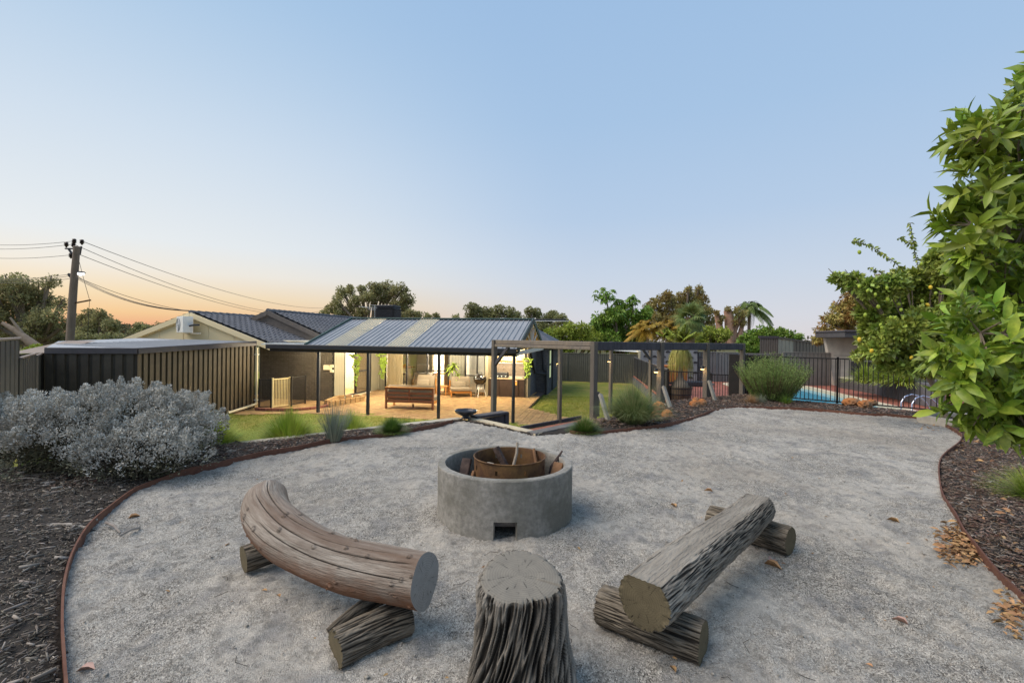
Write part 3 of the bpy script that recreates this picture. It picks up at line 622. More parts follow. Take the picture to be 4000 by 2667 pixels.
# outdoor kitchen alcove  (front plane y = 5.40)
YK = 5.40
k0_, k1_, k2_, k3_ = xpx(1894, YK), xpx(1906, YK), xpx(2052, YK), xpx(2062, YK)
mPost = mat('taupe_trim', '#877d69', '#91866f', 3, .6)
MB().bbox(((k0_ + k1_) / 2, YK + .35, 1.2), (k1_ - k0_, .7, 2.3), .004).build('kitchen_pier', mPost, house); MB().bbox(((k2_ + k3_) / 2, YK + .35, 1.2), (k3_ - k2_, .7, 2.3), .004).build('kitchen_pier', mPost, house)
MB().box(((k1_ + k2_) / 2, YK + .75, 1.75), (k2_ - k1_, .05, 1.15)).build('kitchen_wall', M_CREAM, house)
mTl = mat('splash_tile', '#77695d', '#84766a', 9, .5, isl=.06)
tw = (k2_ - k1_) / 3; ft = None
for r in range(2):
    for i in range(3):
        o = MB().bbox((0, 0, 0), (tw - .008, .02, .282), .003).build('tile', mTl, house) if ft is None else ft.copy()
        if ft is None: ft = o
        else: COL.objects.link(o)
        o.location = (k1_ + tw * (i + .5), YK + .71, 1.02 + .29 * r + .13)
mCab = mat('dark_brown_door', '#33251f', '#3d2d25', 4, .5)
cw = (k2_ - k1_)
MB().box(((k1_ + k2_) / 2, YK + .4, .47), (cw - .02, .58, .74)).build('cabinet_body', mCab, house)
for a, b in ((0, .3), (.3, .54), (.78, 1.0)):
    MB().bbox((k1_ + cw * (a + b) / 2, YK + .09, .5), (cw * (b - a) - .02, .03, .78), .004).build('cabinet_door', mCab, house)
MB().bbox(((k1_ + k2_) / 2, YK + .37, .92), (cw - .01, .66, .05), .006).build('bench_top', mat('laminate_bench', '#9c8b70', '#ab9a7d', 4, .5), house)
MB().bbox(((k1_ + k2_) / 2, YK + .66, 1.66), (cw - .02, .16, .035), .005).build('shelf', mOak, house)
MB().bbox(((k1_ + k2_) / 2, YK + .7, 1.6), (cw - .02, .02, .05), .004).build('shelf_trim', mWh, house)
t = empty('bar_fridge', hw(k1_ + cw * .66, YK + .3, .1), HA, 'dark bar fridge with a red and yellow star label under the outdoor bench', 'fridge')
MB().bbox((0, 0, .4), (.5, .5, .8), .012).build('body', mCab, t); MB().bbox((0, -.262, .4), (.49, .02, .78), .006).build('door', mCab, t)
MB().cyl((0, 0), .001, 0, .001, 3)
lb = MB().prism([(.1, -.275, .56), (.2, -.275, .56), (.2, -.275, .72), (.185, -.275, .76), (.15, -.275, .78), (.115, -.275, .76), (.1, -.275, .72)], (0, -.002, 0)).build('energy_label', mat('label_yellow', '#d9a24a'), t)
MB().box((.15, -.2785, .69), (.095, .002, .03)).build('label_band', mat('label_red', '#a3362a'), lb); MB().box((.15, -.2785, .735), (.06, .002, .02)).build('label_cap', mWh, lb)
# hot plate
t = empty('gas_barbecue', hw(k1_ + cw * .34, YK + .33, .945), HA, 'small black hooded gas barbecue standing on the outdoor bench', 'barbecue')
MB().bbox((0, 0, .07), (.56, .38, .13), .02).build('body', M_DARK, t); MB().bbox((0, .01, .185), (.54, .34, .09), .035).build('hood', M_DARK, t)
for a in (-.16, .02, .2): MB().tube([(a, -.19, .08), (a, -.215, .08)], .025, 12).build('knob', M_WHITE, t)
t = empty('cutting_board', hw(k1_ + cw * .73, YK + .3, .945), HA, 'thin pale board lying on the bench beside the small barbecue', 'board'); MB().bbox((0, 0, .015), (.6, .3, .02), .006).build('board', M_CREAM, t)
# two wire framed signs on the shelf
def text(name, s, size, m, parent, loc, rot, ext=.002):
    c = bpy.data.curves.new(name, 'FONT'); c.body = s; c.size = size; c.extrude = ext; c.align_x = 'CENTER'; c.align_y = 'CENTER'; c.materials.append(m)
    tmp = bpy.data.objects.new(name, c); COL.objects.link(tmp); dg = bpy.context.evaluated_depsgraph_get(); me = bpy.data.meshes.new_from_object(tmp.evaluated_get(dg)); bpy.data.objects.remove(tmp); o = bpy.data.objects.new(name, me); COL.objects.link(o); o.parent = parent; o.location = loc; o.rotation_euler = rot; return o
mSg = mat('sign_ink', '#6b4226')
for xx, s, lab in ((k1_ + cw * .80, 'LILY PAD', 'cream sign in rounded wire frame reading PAD, right on the shelf'), (k1_ + cw * .3, 'THE', 'cream sign in rounded wire frame, left on the shelf')):
    t = empty('wire_sign', hw(xx, YK + .62, 1.68), HA, lab, 'sign')
    MB().tube([(.3 * math.cos(a) * (1 if abs(math.cos(a)) < .8 else 1), 0, .11 + .1 * math.sin(a)) for a in np.linspace(0, 6.28, 25)], .007, 6, cap=False).build('wire_frame', M_BLACK, t)
    MB().bbox((0, .012, .11), (.44, .012, .15), .004).build('board', M_CREAM, t)
    text('lettering', s, .11, mSg, t, (0, .003, .11), (R(90), 0, 0))

# ------------------------------------------------------------------ tiled roofs
def tile_roof(name, x0, x1, y0, y1, zr, ze, ridge_x, side, npiece, gable=True, ybar=None, sm=True):
    """one slope: ridge at x=ridge_x (z=zr) down to x=x1 (z=ze), tiles in courses; runs along y from y0 to y1"""
    run = x1 - ridge_x; rise = zr - ze; L = math.hypot(run, rise); sgn = 1 if run > 0 else -1; pitch = math.atan2(rise, abs(run))
    root = MB().add([(ridge_x, y0, zr - .05), (x1, y0, ze - .05), (x1, y1, ze - .05), (ridge_x, y1, zr - .05)], [(0, 1, 2, 3)]).build(name, M_TILE, house)
    cr = .3; nr = int(L / cr) + 1; cw_ = .3; nc = int((y1 - y0) / cw_)
    # one pan tile: wavy section along y, slopes along x
    def tile_mesh():
        vs = []; K = 8
        for e in (0, 1):
            for k in range(K + 1):
                u = k / K; vs.append((e * .33, u * .298, .032 * math.cos(u * 2 * math.pi) + (0 if e == 0 else .03)))
        for k in range(K + 1): u = k / K; vs.append((.33, u * .298, .032 * math.cos(u * 2 * math.pi) + .03 - .06))
        fs = [(k, k + 1, K + 2 + k, K + 1 + k) for k in range(K)] + [(K + 1 + k, K + 2 + k, 2 * K + 3 + k, 2 * K + 2 + k) for k in range(K)]
        return vs, fs
    tv, tf = tile_mesh(); Q = Matrix(((sgn * math.cos(pitch), 0, math.sin(pitch) * sgn), (0, 1, 0), (-math.sin(pitch), 0, math.cos(pitch))))
    rest = MB(); c = 0; first = None
    for j in range(nr):
        for i in range(nc):
            s = L - (j + 1) * cr
            if s < -.05: continue
            pos = Vector((ridge_x, y0 + i * cw_, zr)) + Q @ Vector((s, 0, -.01))
            if c < npiece:
                if first is None: first = o = MB().add(tv, tf).build('roof_tile', M_TILE, root); o.matrix_basis = Matrix.Translation(pos) @ Q.to_4x4()
                else: o = first.copy(); COL.objects.link(o); o.parent = root; o.matrix_basis = Matrix.Translation(pos) @ Q.to_4x4()
                c += 1
            else: rest.add([pos + Q @ Vector(v) for v in tv], tf)
    if rest.v: rest.build('tiling', M_TILE, root, kind='stuff')
    return root
ax_, ay_, az_ = -13.55, 1.22, 3.58        # gable A apex (house frame)
tile_roof('roof_slope', 0, -9.8, ay_, 6.6, az_, 2.33, ax_, 1, 260)
tile_roof('roof_slope', 0, -17.4, ay_, 6.6, az_, 2.33, ax_, -1, 0)
bx_, by_, bz_ = -12.2, 3.9, 3.83
tile_roof('roof_slope', 0, -8.4, by_, 12.5, bz_, 2.33, bx_, 1, 40)
tile_roof('roof_slope', 0, -16, by_, 12.5, bz_, 2.33, bx_, -1, 0)
# ridge caps
def ridge(x, y0, y1, z):
    first = None; y = y0
    while y < y1:
        if first is None:
            first = o = MB().tube([(0, 0, -.03), (0, .4, -.05)], [.11, .1], 10).build('ridge_cap', M_TILE, house)
        else: o = first.copy(); COL.objects.link(o)
        o.location = (x, y, z); y += .36
ridge(ax_, ay_ - .08, 6.0, az_); ridge(bx_, by_ - .08, 12, bz_)
# gable A cladding, barge boards
def gable(xa, y, za, xl, xr, ze, m, name):
    MB().prism([(xl, y, ze - .02), (xr, y, ze - .02), (xa, y, za - .06)], (0, .1, 0)).build(name, m, house)
gable(ax_, ay_ + .02, az_, -17.2, -10.0, 2.33, M_BEIGE, 'gable_wall')
for x in np.arange(-16.4, -10.6, 1.2): 
    zt_ = az_ - .1 - (abs(x - ax_)) * (az_ - 2.33) / 3.75
    MB().box((x, ay_ + .012, (2.35 + zt_) / 2), (.035, .012, zt_ - 2.35)).build('cover_strip', M_BEIGE, house)
def barge(xa, y, za, xe, ze, m, h=.2):
    MB().beam((xa, y, za - h / 2), (xe, y, ze - h / 2), .04, h, up=(0, 1, 0) if False else (0, 0, 1)).build('barge_board', m, house)
barge(ax_, ay_ - .1, az_ - .02, -9.72, 2.27, M_BEIGE, .2); barge(ax_, ay_ - .1, az_ - .02, -17.45, 2.27, M_BEIGE, .2)
barge(ax_ + .3, ay_ - .0, az_ - .3, -10.6, 2.4, M_BEIGE, .06); barge(ax_ - .3, ay_ - .0, az_ - .3, -16.5, 2.4, M_BEIGE, .06)
M_SOFF = mat('brown_soffit', '#5d5753', '#6b645e', 8, .8)
gable(bx_, by_ + .02, bz_, -16, -8.5, 2.33, M_SOFF, 'gable_wall')
barge(bx_, by_ - .1, bz_ - .02, -8.35, 2.28, M_SOFF, .2); barge(bx_, by_ - .1, bz_ - .02, -16.1, 2.28, M_SOFF, .2)
# flat lean-to roof linking the wing and the patio, and the wing's white gutter corner
MB().box((-8.35, 1.2, 2.36), (1.9, 2.4, .05)).build('lean_to_roof', M_WHITE, house)
for x in np.arange(-9.2, -7.45, .25): MB().box((x, 1.2, 2.395), (.05, 2.35, .02)).build('roof_rib', M_WHITE, house)
# main roof behind the patio: low slope seen as a thin band, ridge with pale flashing
mr = MB().add([(-8.5, 6.0, 2.45), (-8.5, 10.2, 3.69), (-1.0, 10.2, 3.69), (-1.0, 6.0, 2.45)], [(0, 1, 2, 3)]).add([(-8.5, 14.6, 2.45), (-8.5, 10.2, 3.69), (-1.0, 10.2, 3.69), (-1.0, 14.6, 2.45), ], [(3, 2, 1, 0)]).build('main_roof', M_TILE, house)
MB().beam((-8.4, 10.1, 3.73), (.7, 10.1, 3.73), .22, .09, b=.02).build('ridge_line', M_DARK, house); MB().beam((-6.6, 9.95, 3.665), (.9, 9.95, 3.665), .03, .035).build('pale_flashing', M_WHITE, house)
MB().add([(-1.2, 10.2, 3.45), (.6, 7.7, 2.33), (.6, 14, 2.33)], [(0, 1, 2)]).add([(-1.2, 10.2, 3.45), (-1.2, 7.6, 2.4), (.6, 7.7, 2.33)], [(0, 1, 2)]).build('hip_roof', M_TILE, house)
MB().beam((.35, 7.75, 2.33), (.35, 12.5, 2.33), .1, .12, b=.02).beam((-.5, 7.75, 2.33), (.35, 7.75, 2.33), .1, .12, b=.02).build('gutter', M_DARK, house)
for pts, rr in (([(-.2, 7.8, 2.3), (-.12, 7.84, 1.25), (.0, 7.82, 1.15), (.02, 7.8, 0)], .04), ([(.16, 9.2, 2.28), (.16, 9.2, .1)], .04), ([(-.44, 5.6, 2.25), (-.42, 7.1, 1.1), (-.36, 7.2, 1.08), (.0, 7.8, 1.0)], .05)): MB().tube(pts, rr, 8).build('downpipe', M_DARK, house)
wn = MB().box((.07, 8.75, 1.45), (.05, .55, 1.5)).build('window', M_BLACK, house); MB().box((.1, 8.75, 1.8), (.02, .42, .65)).box((.1, 8.75, 1.08), (.02, .42, .6)).build('pane', emit('lit_window', '#aab58c', .6), wn)
# vent cowl, meter boxes
MB().lathe([(.0, .42), (.17, .42), (.17, .3), (.12, .28), (.12, 0)], (-2.9, 11.3, 3.45), 14).build('vent_pipe', M_WHITE, house, smooth=True)
for i, (px, py, s_) in enumerate(((1277, 1435, .26), (1287, 1437, .2), (1297, 1430, .14), (1297, 1449, .14))):
    c = hpy(px, py, 2.3); MB().bbox((c.x, 2.29, c.z), (s_, .08, s_ * .75), .008).build('meter_box', M_CREAM, house)

# ------------------------------------------------------------------ air conditioner on the gable, evaporative cooler, antenna
c = hpy(722, 1268, ay_ - .35)
t = empty('air_conditioner', hw(c.x, ay_ - .35, c.z + 0), HA, 'white air conditioner outdoor unit with round grille bracketed on the cream gable', 'air conditioner')
t.rotation_euler.z = HA - .5
MB().bbox((0, 0, 0), (.86, .34, .64), .015).build('casing', M_WHITE, t)
o = MB().tube([(-.17, -.172, 0), (-.17, -.182, 0)], .255, 28).build('fan_grille', mat('fan_grey', '#8c8f94', '#7c8087', 20, .6), t)
for k in range(7): MB().tube([(-.17 + (.035 + .035 * k) * math.cos(a), -.188, (.035 + .035 * k) * math.sin(a)) for a in np.linspace(0, 6.283, 21)], .005, 4, cap=False).build('grille_ring', M_WHITE, o)
MB().tube([(-.17, -.19, -.26), (-.17, -.19, .26)], .006, 4).tube([(-.43, -.19, 0), (.09, -.19, 0)], .006, 4).build('guard_bar', M_WHITE, t)
MB().beam((-.38, .1, -.34), (-.38, .45, -.34), .04, .04).beam((.35, .1, -.34), (.35, .45, -.34), .04, .04).build('bracket', M_WHITE, t)
MB().tube([(.43, .05, -.05), (.6, .12, -.02), (.72, .3, 0)], .035, 8).build('pipe', M_DARK, t)
c = hpy(1518, 1211, 9.0)
t = empty('evaporative_cooler', hw(c.x, 9.0, 3.42), HA, 'black louvred evaporative cooler box on the roof in front of the big tree', 'rooftop cooler')
MB().bbox((0, 0, .4), (1.1, 1.0, .95), .12).build('casing', M_DARK, t); MB().bbox((0, 0, .93), (1.02, .92, .14), .05).build('lid', M_DARK, t)
f_ = None
for k in range(16):
    o = MB().box((0, 0, 0), (1.14, 1.04, .018)).build('louvre', M_BLACK, t) if f_ is None else f_.copy()
    if f_ is None: f_ = o
    else: COL.objects.link(o)
    o.location = (0, 0, .02 + k * .052)
c = hpy(1464, 1235, 9.6)
t = empty('tv_antenna', hw(c.x, 9.6, 3.4), HA + .3, 'thin silver television antenna on a mast left of the rooftop cooler', 'antenna')
MB().tube([(0, 0, 0), (0, 0, 1.05)], .022, 8).build('mast', M_WHITE, t)
b_ = MB().tube([(-.8, 0, .97), (1.25, 0, .9)], .014, 6).build('boom', M_WHITE, t)
for k in range(14):
    x = -.75 + k * .14; l = .55 - .025 * k; MB().tube([(x, -l, .97 - k * .005), (x, l, .97 - k * .005)], .008, 4).build('rod', M_WHITE, b_)
for k, z in enumerate((.8, 1.08, .86)): MB().tube([(-.1 - .1 * k, -.5, z), (-.1 - .1 * k, .6, z)], .008, 4).tube([(-.35, 0, z), (.1, 0, z)], .008, 4).build('rod', M_WHITE, b_)

# ================================================================== PATIO ROOF
patio = empty('patio_roof', HO, HA, 'gabled steel patio roof with blue grey sheeting and charcoal posts', 'patio cover')
ZG = 2.34; YR = 2.9; ZR = 3.40; XL = -7.38; XR = .12
SW = (XR - XL) / 10
clear = {1, 4}
def sheet_mesh(w_, y0, y1, z0, z1, nr=4):
    """trapezoid ribbed sheet, origin at its left edge on the gutter line"""
    prof = []; s = w_ / nr
    for k in range(nr): prof += [(k * s, 0), (k * s + .02, .03), (k * s + .05, .03), (k * s + .07, 0)]
    prof.append((w_, 0)); n = len(prof); vs = [(x, y0, z0 + h) for x, h in prof] + [(x, y1, z1 + h) for x, h in prof]
    return vs, [(i, i + 1, n + i + 1, n + i) for i in range(n - 1)]
def slope(y0, y1, z0, z1, joint=False):
    for i in range(10):
        if i in clear and joint:
            for a, b, dz in ((0, .52, .014), (.5, 1, .024)):
                v, f = sheet_mesh(SW, y0 + (y1 - y0) * a, y0 + (y1 - y0) * b, z0 + (z1 - z0) * a + dz, z0 + (z1 - z0) * b + dz, 7)
                o = MB().add(v, f).build('clear_sheet', M_CLEAR, patio); o.location.x = XL + i * SW; o['label'] = 'yellowed translucent roof sheet'
        else:
            v, f = sheet_mesh(SW + .02, y0, y1, z0, z1); o = MB().add(v, f).build('roof_sheet', M_ROOF, patio); o.location.x = XL + i * SW
slope(-.12, YR, ZG, ZR, True); slope(YR * 2 + .1, YR, ZG + .1, ZR)
MB().beam((XL - .03, YR, ZR + .045), (XR + .05, YR, ZR + .045), .22, .05, b=.02).build('ridge_cap', M_GREEN, patio)
for x in (XL - .03, XR + .03):
    MB().beam((x, -.14, ZG - .02), (x, YR, ZR), .05, .2).build('barge_cap', M_GREEN if x < -1 else mat('charcoal_green', '#3c4647', '#46504f', 5, .55), patio)
    MB().beam((x, YR * 2, ZG), (x, YR, ZR), .05, .16).build('barge_cap', M_GREEN, patio)
MB().bbox(((-8.95 + XR) / 2, -.16, ZG - .05), (XR + 8.95, .11, .17), .02).build('gutter', M_DARK, patio)
MB().bbox(((-8.9 + XR) / 2, -.03, ZG - .14), (XR + 8.9, .06, .16), .004).build('eave_beam', M_DARK, patio)
MB().bbox((XL / 2, YR * 2, ZG - .0), (-XL, .06, .14), .004).build('eave_beam', M_DARK, patio)
# rafters under the roof
f_ = None
for x in np.arange(XL + .4, 0, 1.15):
    MB().beam((x, .02, ZG - .04), (x, YR, ZR - .08), .05, .08).beam((x, YR, ZR - .08), (x, YR * 2, ZG + .06), .05, .08).build('rafter', M_CREAM, patio)
# right end: sunburst gable with struts and tie beam
xg = XR - .02
MB().prism([(xg - .05, .1, ZG - .03), (xg - .05, YR * 2 - .1, ZG + .02), (xg - .05, YR, ZR - .12)], (.01, 0, 0)).build('gable_infill', mat('amber_sheet', '#a8904f', '#b39a58', 3, .5, trans=.35), patio)
MB().beam((xg + .02, -.1, ZG - .12), (xg + .02, YR * 2, ZG - .05), .06, .13).build('tie_beam', M_WHITE, patio)
for a in (25, 57, 90, 123, 155):
    r0 = .12; d = Vector((0, math.cos(R(a)), math.sin(R(a)))); s_ = (1.0 if a == 90 else .98 if abs(a - 90) < 40 else 1.35); c0 = Vector((xg, YR, ZG))
    MB().beam(c0 + d * .1, c0 + d * s_, .04, .045, up=(1, 0, 0)).build('strut', M_WHITE, patio)
MB().cyl((0, 0), .001, 0, .001, 3)
for lx_, lab in ((-6.97, 1), (-5.07, 2), (-2.52, 3), (0, 4)):
    MB().bbox((lx_, 0, (ZG - .2) / 2 - .02), (.09, .09, ZG - .18), .006).build('post', M_DARK, patio)
MB().tube([(.02, -.1, ZG - .1), (.03, -.12, .75), (.02, -.13, .74), (.02, -.13, .0)], [.035, .035, .05, .05], 10).build('downpipe', M_DARK, patio)
# ceiling lamps: small round fittings on the rafters that light the patio
def lamp(loc, e, col=(1, .86, .60), r=.08, name='lamp'):
    l = bpy.data.lights.new(name, 'POINT'); l.energy = e; l.color = col; l.shadow_soft_size = r; o = bpy.data.objects.new(name, l); COL.objects.link(o); o.location = loc; return o
for i, (x, y, e) in enumerate(((-6.2, 2.9, 75), (-4.4, 4.6, 70), (-2.0, 4.6, 70), (-5.2, 1.2, 55), (-2.4, 1.6, 45), (-.9, 4.3, 40))):
    z = ZG + (ZR - ZG) * (1 - abs(y - YR) / YR) - .12
    MB().lathe([(0, 0), (.07, 0), (.075, .03), (.05, .05)], (x, y, z - .05), 14).build('lamp_fitting', emit('lamp_face', '#ffd9a0', 2.5), patio)
    lamp(hw(x, y, 2.05), e * 2.0, r=.22)
for p, e, c in (((-4.9, 8.2, 2.2), 700, (1, .92, .78)), ((xpx(1700), 8.2, 2.2), 60, (1, .84, .6)), ((-9.4, 4.4, 2.2), 330, (1, .93, .78)), ((xpx(1850), 7.6, 2.2), 200, (.97, .98, 1))): lamp(hw(*p), e, c, .12)
MB().lathe([(0, 0), (.06, 0), (.065, .04), (.04, .06)], (-8.3, 1.0, 2.27), 14).build('lamp_fitting', MATS['lamp_face'], patio)
lamp(hw(-8.3, 1.0, 2.15), 90, (1, .84, .55))
lamp(hw(k1_ + cw * .5, YK + .25, 2.2), 45, (1, .8, .52), .1)
MB().box((k1_ + cw * .5, YK + .35, 2.36), (cw, .8, .05)).build('alcove_ceiling', M_CREAM, house)

# ------------------------------------------------------------------ paving under and in front of the patio roof
M_PAV = mat('buff_paver', '#9d8058', '#ae9266', 7, .88, isl=.16, c3='#966f52', s3=3, f3=.5, bump=.3, bscale=60, spec=.25)
hp = [hl(Vector((a, b, 0))) for a, b in PAV]; hpoly = np.array([(v.x, v.y) for v in hp])
vs = []; nb = 14
pv = sheet('patio_paving', hpoly, mat('paver_joint', '#4b3f37'), lambda x, y: .02 + .13 * np.clip(y / 6.2, 0, 1) - .042, np.arange(-14, 4, .3), np.arange(-2, 13, .3)); pv.matrix_world = HM; WM[pv.name] = HM
cand = []
B = .234
for i in range(-45, 14):
    for j in range(-9, 29):
        cx, cy = (i + .5) * B, (j + .5) * B
        cand.append((cx, cy, (i + j) % 2))
CX = np.array([c[0] for c in cand]); CY = np.array([c[1] for c in cand]); ok = inside(hpoly, CX, CY) & ~((CX > -11) & (CX < -8.0) & (CY > 2.3)) & (CY < 6.2)
cand = [c for c, k in zip(cand, ok) if k]
cand.sort(key=lambda c: -(c[0] * 1.0) * .15 + c[1] - (3 if c[0] > -1 else 0))
rest = MB(); first = None; cnt = 0
for cx, cy, k in cand:
    for s_ in (-1, 1):
        ox, oy, rz = (0, s_ * B / 4, 0) if k else (s_ * B / 4, 0, math.pi / 2)
        loc = (cx + ox + random.uniform(-.001, .001), cy + oy, zf(cy) - .025 + random.uniform(-.002, .002))
        if cnt < 296:
            o = MB().bbox((0, 0, 0), (.226, .110, .04), .004).build('paver', M_PAV, pv) if first is None else first.copy()
            if first is None: first = o
            else: COL.objects.link(o)
            o.location = loc; o.rotation_euler = (0, 0, rz); cnt += 1
        else: rest.box(loc, (.226, .110, .04), rz=rz)
rest.build('paver_field', M_PAV, pv, kind='stuff')
# curved brick border to the left of the first post
bb = None; t = None
pts = crom([xy(gz(p[0], p[1], -1.06)) for p in ((1000, 1601), (1060, 1604), (1140, 1604), (1215, 1599), (1262, 1592), (1300, 1585), (1350, 1575))], 6)
t = empty('brick_border', (*pts[0], -1.08), 0, 'curved low brick border in front of the white gate', 'garden edging')
P_ = np.array(pts); seg = np.r_[0, np.cumsum(np.linalg.norm(np.diff(P_, axis=0), axis=1))]
for s in np.arange(.1, seg[-1], .24):
    x = np.interp(s, seg, P_[:, 0]); y = np.interp(s, seg, P_[:, 1]); x2 = np.interp(s + .05, seg, P_[:, 0]); y2 = np.interp(s + .05, seg, P_[:, 1])
    o = MB().bbox((0, 0, 0), (.228, .11, .1), .006).build('brick', mS, t) if bb is None else bb.copy()
    if bb is None: bb = o
    else: COL.objects.link(o)
    o.location = (x - pts[0][0], y - pts[0][1], .06); o.rotation_euler = (0, 0, math.atan2(y2 - y, x2 - x))
# low brick garden box beside the left wing
def low_bricks(label, pts, zc=-1.02, rows=3):
    t = empty('brick_planter', (*pts[0], -1.06), 0, label, 'planter'); bb = None
    for r in range(rows):
        for a, b in zip(pts[:-1], pts[1:]):
            a = np.array(a); b = np.array(b); d = b - a; L = np.linalg.norm(d); d /= L; k = max(1, int(L / .24))
            for i in range(k):
                c = a + d * (i + .5) * L / k
                o = MB().bbox((0, 0, 0), (.23, .11, .076), .005).build('brick', M_PAV, t) if bb is None else bb.copy()
                if bb is None: bb = o
                else: COL.objects.link(o)
                o.location = (c[0] - pts[0][0], c[1] - pts[0][1], .04 + .086 * r); o.rotation_euler = (0, 0, math.atan2(d[1], d[0]))
zz = -1.02
low_bricks('low L-shaped brick planter beside the dark brick corner of the house', [xy(gz(p[0], p[1], -1.04)) for p in ((1272, 1586), (1318, 1566), (1405, 1562), (1420, 1568), (1285, 1590))])

# ------------------------------------------------------------------ patio furniture
M_TEAK = mOak; M_TEAKB = mat('brown_stained_slats', '#7c4f38', '#8d5d44', 6, .6, stretch=(1, 1, 5), c3='#6c4431', s3=3, bump=.2, bscale=50)
M_CUSH = mat('taupe_cushion', '#837767', '#8f8373', 40, .95, bump=.3, bscale=200, c3='#776b5c', s3=3, spec=.1)
M_CUSHB = mat('dark_cushion_back', '#4b4446', '#554d4e', 40, .95)
def pillow(mb, c, d, M=None, seed=0, puff=.5):
    """soft cushion: superellipsoid with a seam edge and slight sag"""
    bm = bmesh.new(); bmesh.ops.create_cube(bm, size=2); bmesh.ops.subdivide_edges(bm, edges=bm.edges[:], cuts=7, use_grid_fill=True); vs = []; th = min(range(3), key=lambda i: d[i]); o = [i for i in range(3) if i != th]
    for v in bm.verts:
        p = list(v.co); u, w_ = abs(p[o[0]]), abs(p[o[1]]); e = (1 - u ** 4) ** .35 * (1 - w_ ** 4) ** .35 if u < 1 and w_ < 1 else 0
        e = max(e, .0); f = (1 - puff) + puff * e; p[th] *= max(f, .12)
        p[o[0]] *= 1 - .04 * w_ ** 2; p[o[1]] *= 1 - .04 * u ** 2
        q = Vector((p[0] * d[0] / 2, p[1] * d[1] / 2, p[2] * d[2] / 2)); q += q.normalized() * .012 * noise.noise(Vector((q.x * 6 + seed, q.y * 6, q.z * 6)))
        vs.append(Vector(c) + (M @ q if M else q))
    fs = [tuple(x.index for x in f.verts) for f in bm.faces]; bm.free(); return mb.add(vs, fs)
def sofa(loc, rz, label):
    """two seat sofa seen from behind: back slats face -y"""
    t = empty('outdoor_sofa', loc, rz, label, 'sofa'); W_ = 1.86; D_ = .82
    for x in (-W_ / 2 + .035, W_ / 2 - .035):
        MB().bbox((x, .0, .40), (.07, .075, .80), .01).build('leg', M_TEAKB, t); MB().bbox((x, D_ - .05, .14), (.065, .065, .28), .01).build('leg', M_TEAK, t)
    MB().bbox((0, D_ / 2, .08), (.06, .06, .16), .006).build('leg', M_TEAKB, t)
    MB().bbox((0, .0, .54), (.06, .04, .5), .006).build('back_stile', M_TEAKB, t)
    for z, h in ((.765, .07), (.60, .085), (.45, .085), (.30, .11)): MB().bbox((0, 0.005, z), (W_ - .15, .028, h), .006).build('back_slat', M_TEAKB, t)
    MB().bbox((0, 0, .805), (W_, .08, .03), .008).build('top_rail', M_TEAK, t)
    for x in (-W_ / 2 + .035, W_ / 2 - .035): MB().bbox((x, D_ / 2, .27), (.04, D_ - .1, .09), .006).build('side_rail', M_TEAK, t)
    MB().bbox((0, D_ - .05, .27), (W_ - .1, .035, .09), .006).build('front_rail', M_TEAK, t); MB().bbox((0, D_ / 2, .3), (W_ - .12, D_ - .14, .03), .004).build('seat_base', M_TEAK, t)
    for x in (-.45, .45):
        pillow(MB(), (x, D_ / 2 + .04, .39), (.88, .76, .17), puff=.3).build('seat_cushion', M_CUSH, t, smooth=True)
        pillow(MB(), (x, .14, .66), (.90, .2, .46), Matrix.Rotation(R(-8), 3, 'X'), 3 + x).build('back_cushion', M_CUSH, t, smooth=True)
    return t
a = gz(1506, 1596, -1.05); b = gz(1692, 1603, -1.05)
sofa(((a.x + b.x) / 2, (a.y + b.y) / 2, -1.05), math.atan2(b.y - a.y, b.x - a.x), 'two seat timber sofa with its slatted brown back towards the lawn')
def armchair(loc, rz, label):
    """front faces -y"""
    t = empty('outdoor_armchair', loc, rz, label, 'armchair'); W_ = .86; D_ = .84
    for x in (-W_ / 2, W_ / 2):
        MB().tube([(x * .98, -D_ / 2 + .03, 0), (x, -D_ / 2 + .04, .26)], [.026, .04], 6).build('leg', M_TEAK, t); MB().bbox((x, D_ / 2 - .02, .36), (.055, .075, .72), .008, M=Matrix.Rotation(R(-4), 3, 'X')).build('leg', M_TEAK, t)
        MB().bbox((x, 0, .25), (.04, D_ - .08, .09), .006).build('side_rail', M_TEAK, t)
    MB().bbox((0, -D_ / 2 + .05, .25), (W_ - .06, .04, .09), .006).build('front_rail', M_TEAK, t)
    for z in (.4, .52, .64): MB().bbox((0, D_ / 2, z), (W_ - .06, .025, .07), .005).build('back_slat', M_TEAK, t)
    MB().bbox((0, 0, .29), (W_ - .08, D_ - .1, .02), .004).build('seat_base', M_TEAK, t)
    pillow(MB(), (0, -.03, .37), (.88, .84, .15), puff=.35).build('seat_cushion', M_CUSH, t, smooth=True)
    pillow(MB(), (.02, .27, .63), (.82, .2, .52), Matrix.Rotation(R(-14), 3, 'X'), 5).build('back_cushion', M_CUSH, t, smooth=True)
    pillow(MB(), (-.05, .10, .55), (.58, .13, .28), Matrix.Rotation(R(-18), 3, 'X'), 9).build('lumbar_pillow', M_CUSH, t, smooth=True)
    return t
c = gz(1797, 1553, -1.02); armchair((c.x, c.y + .1, -1.0), HA + .42, 'timber armchair with taupe cushions standing alone beside the kettle barbecue')
c = gz(1648, 1548, -1.0); armchair((c.x, c.y + .35, -.98), HA + .02, 'timber armchair facing the camera just behind the sofa')
c = gz(1727, 1548, -1.0); t = empty('side_table', (c.x, c.y + .2, -.99), HA, 'small square teak side table between the sofa and the armchair', 'side table')
MB().bbox((0, 0, .43), (.5, .45, .035), .006).build('table_top', M_TEAK, t)
for x in (-.2, .2):
    for y in (-.17, .17): MB().bbox((x, y, .21), (.06, .05, .42), .005).build('leg', M_TEAK, t)
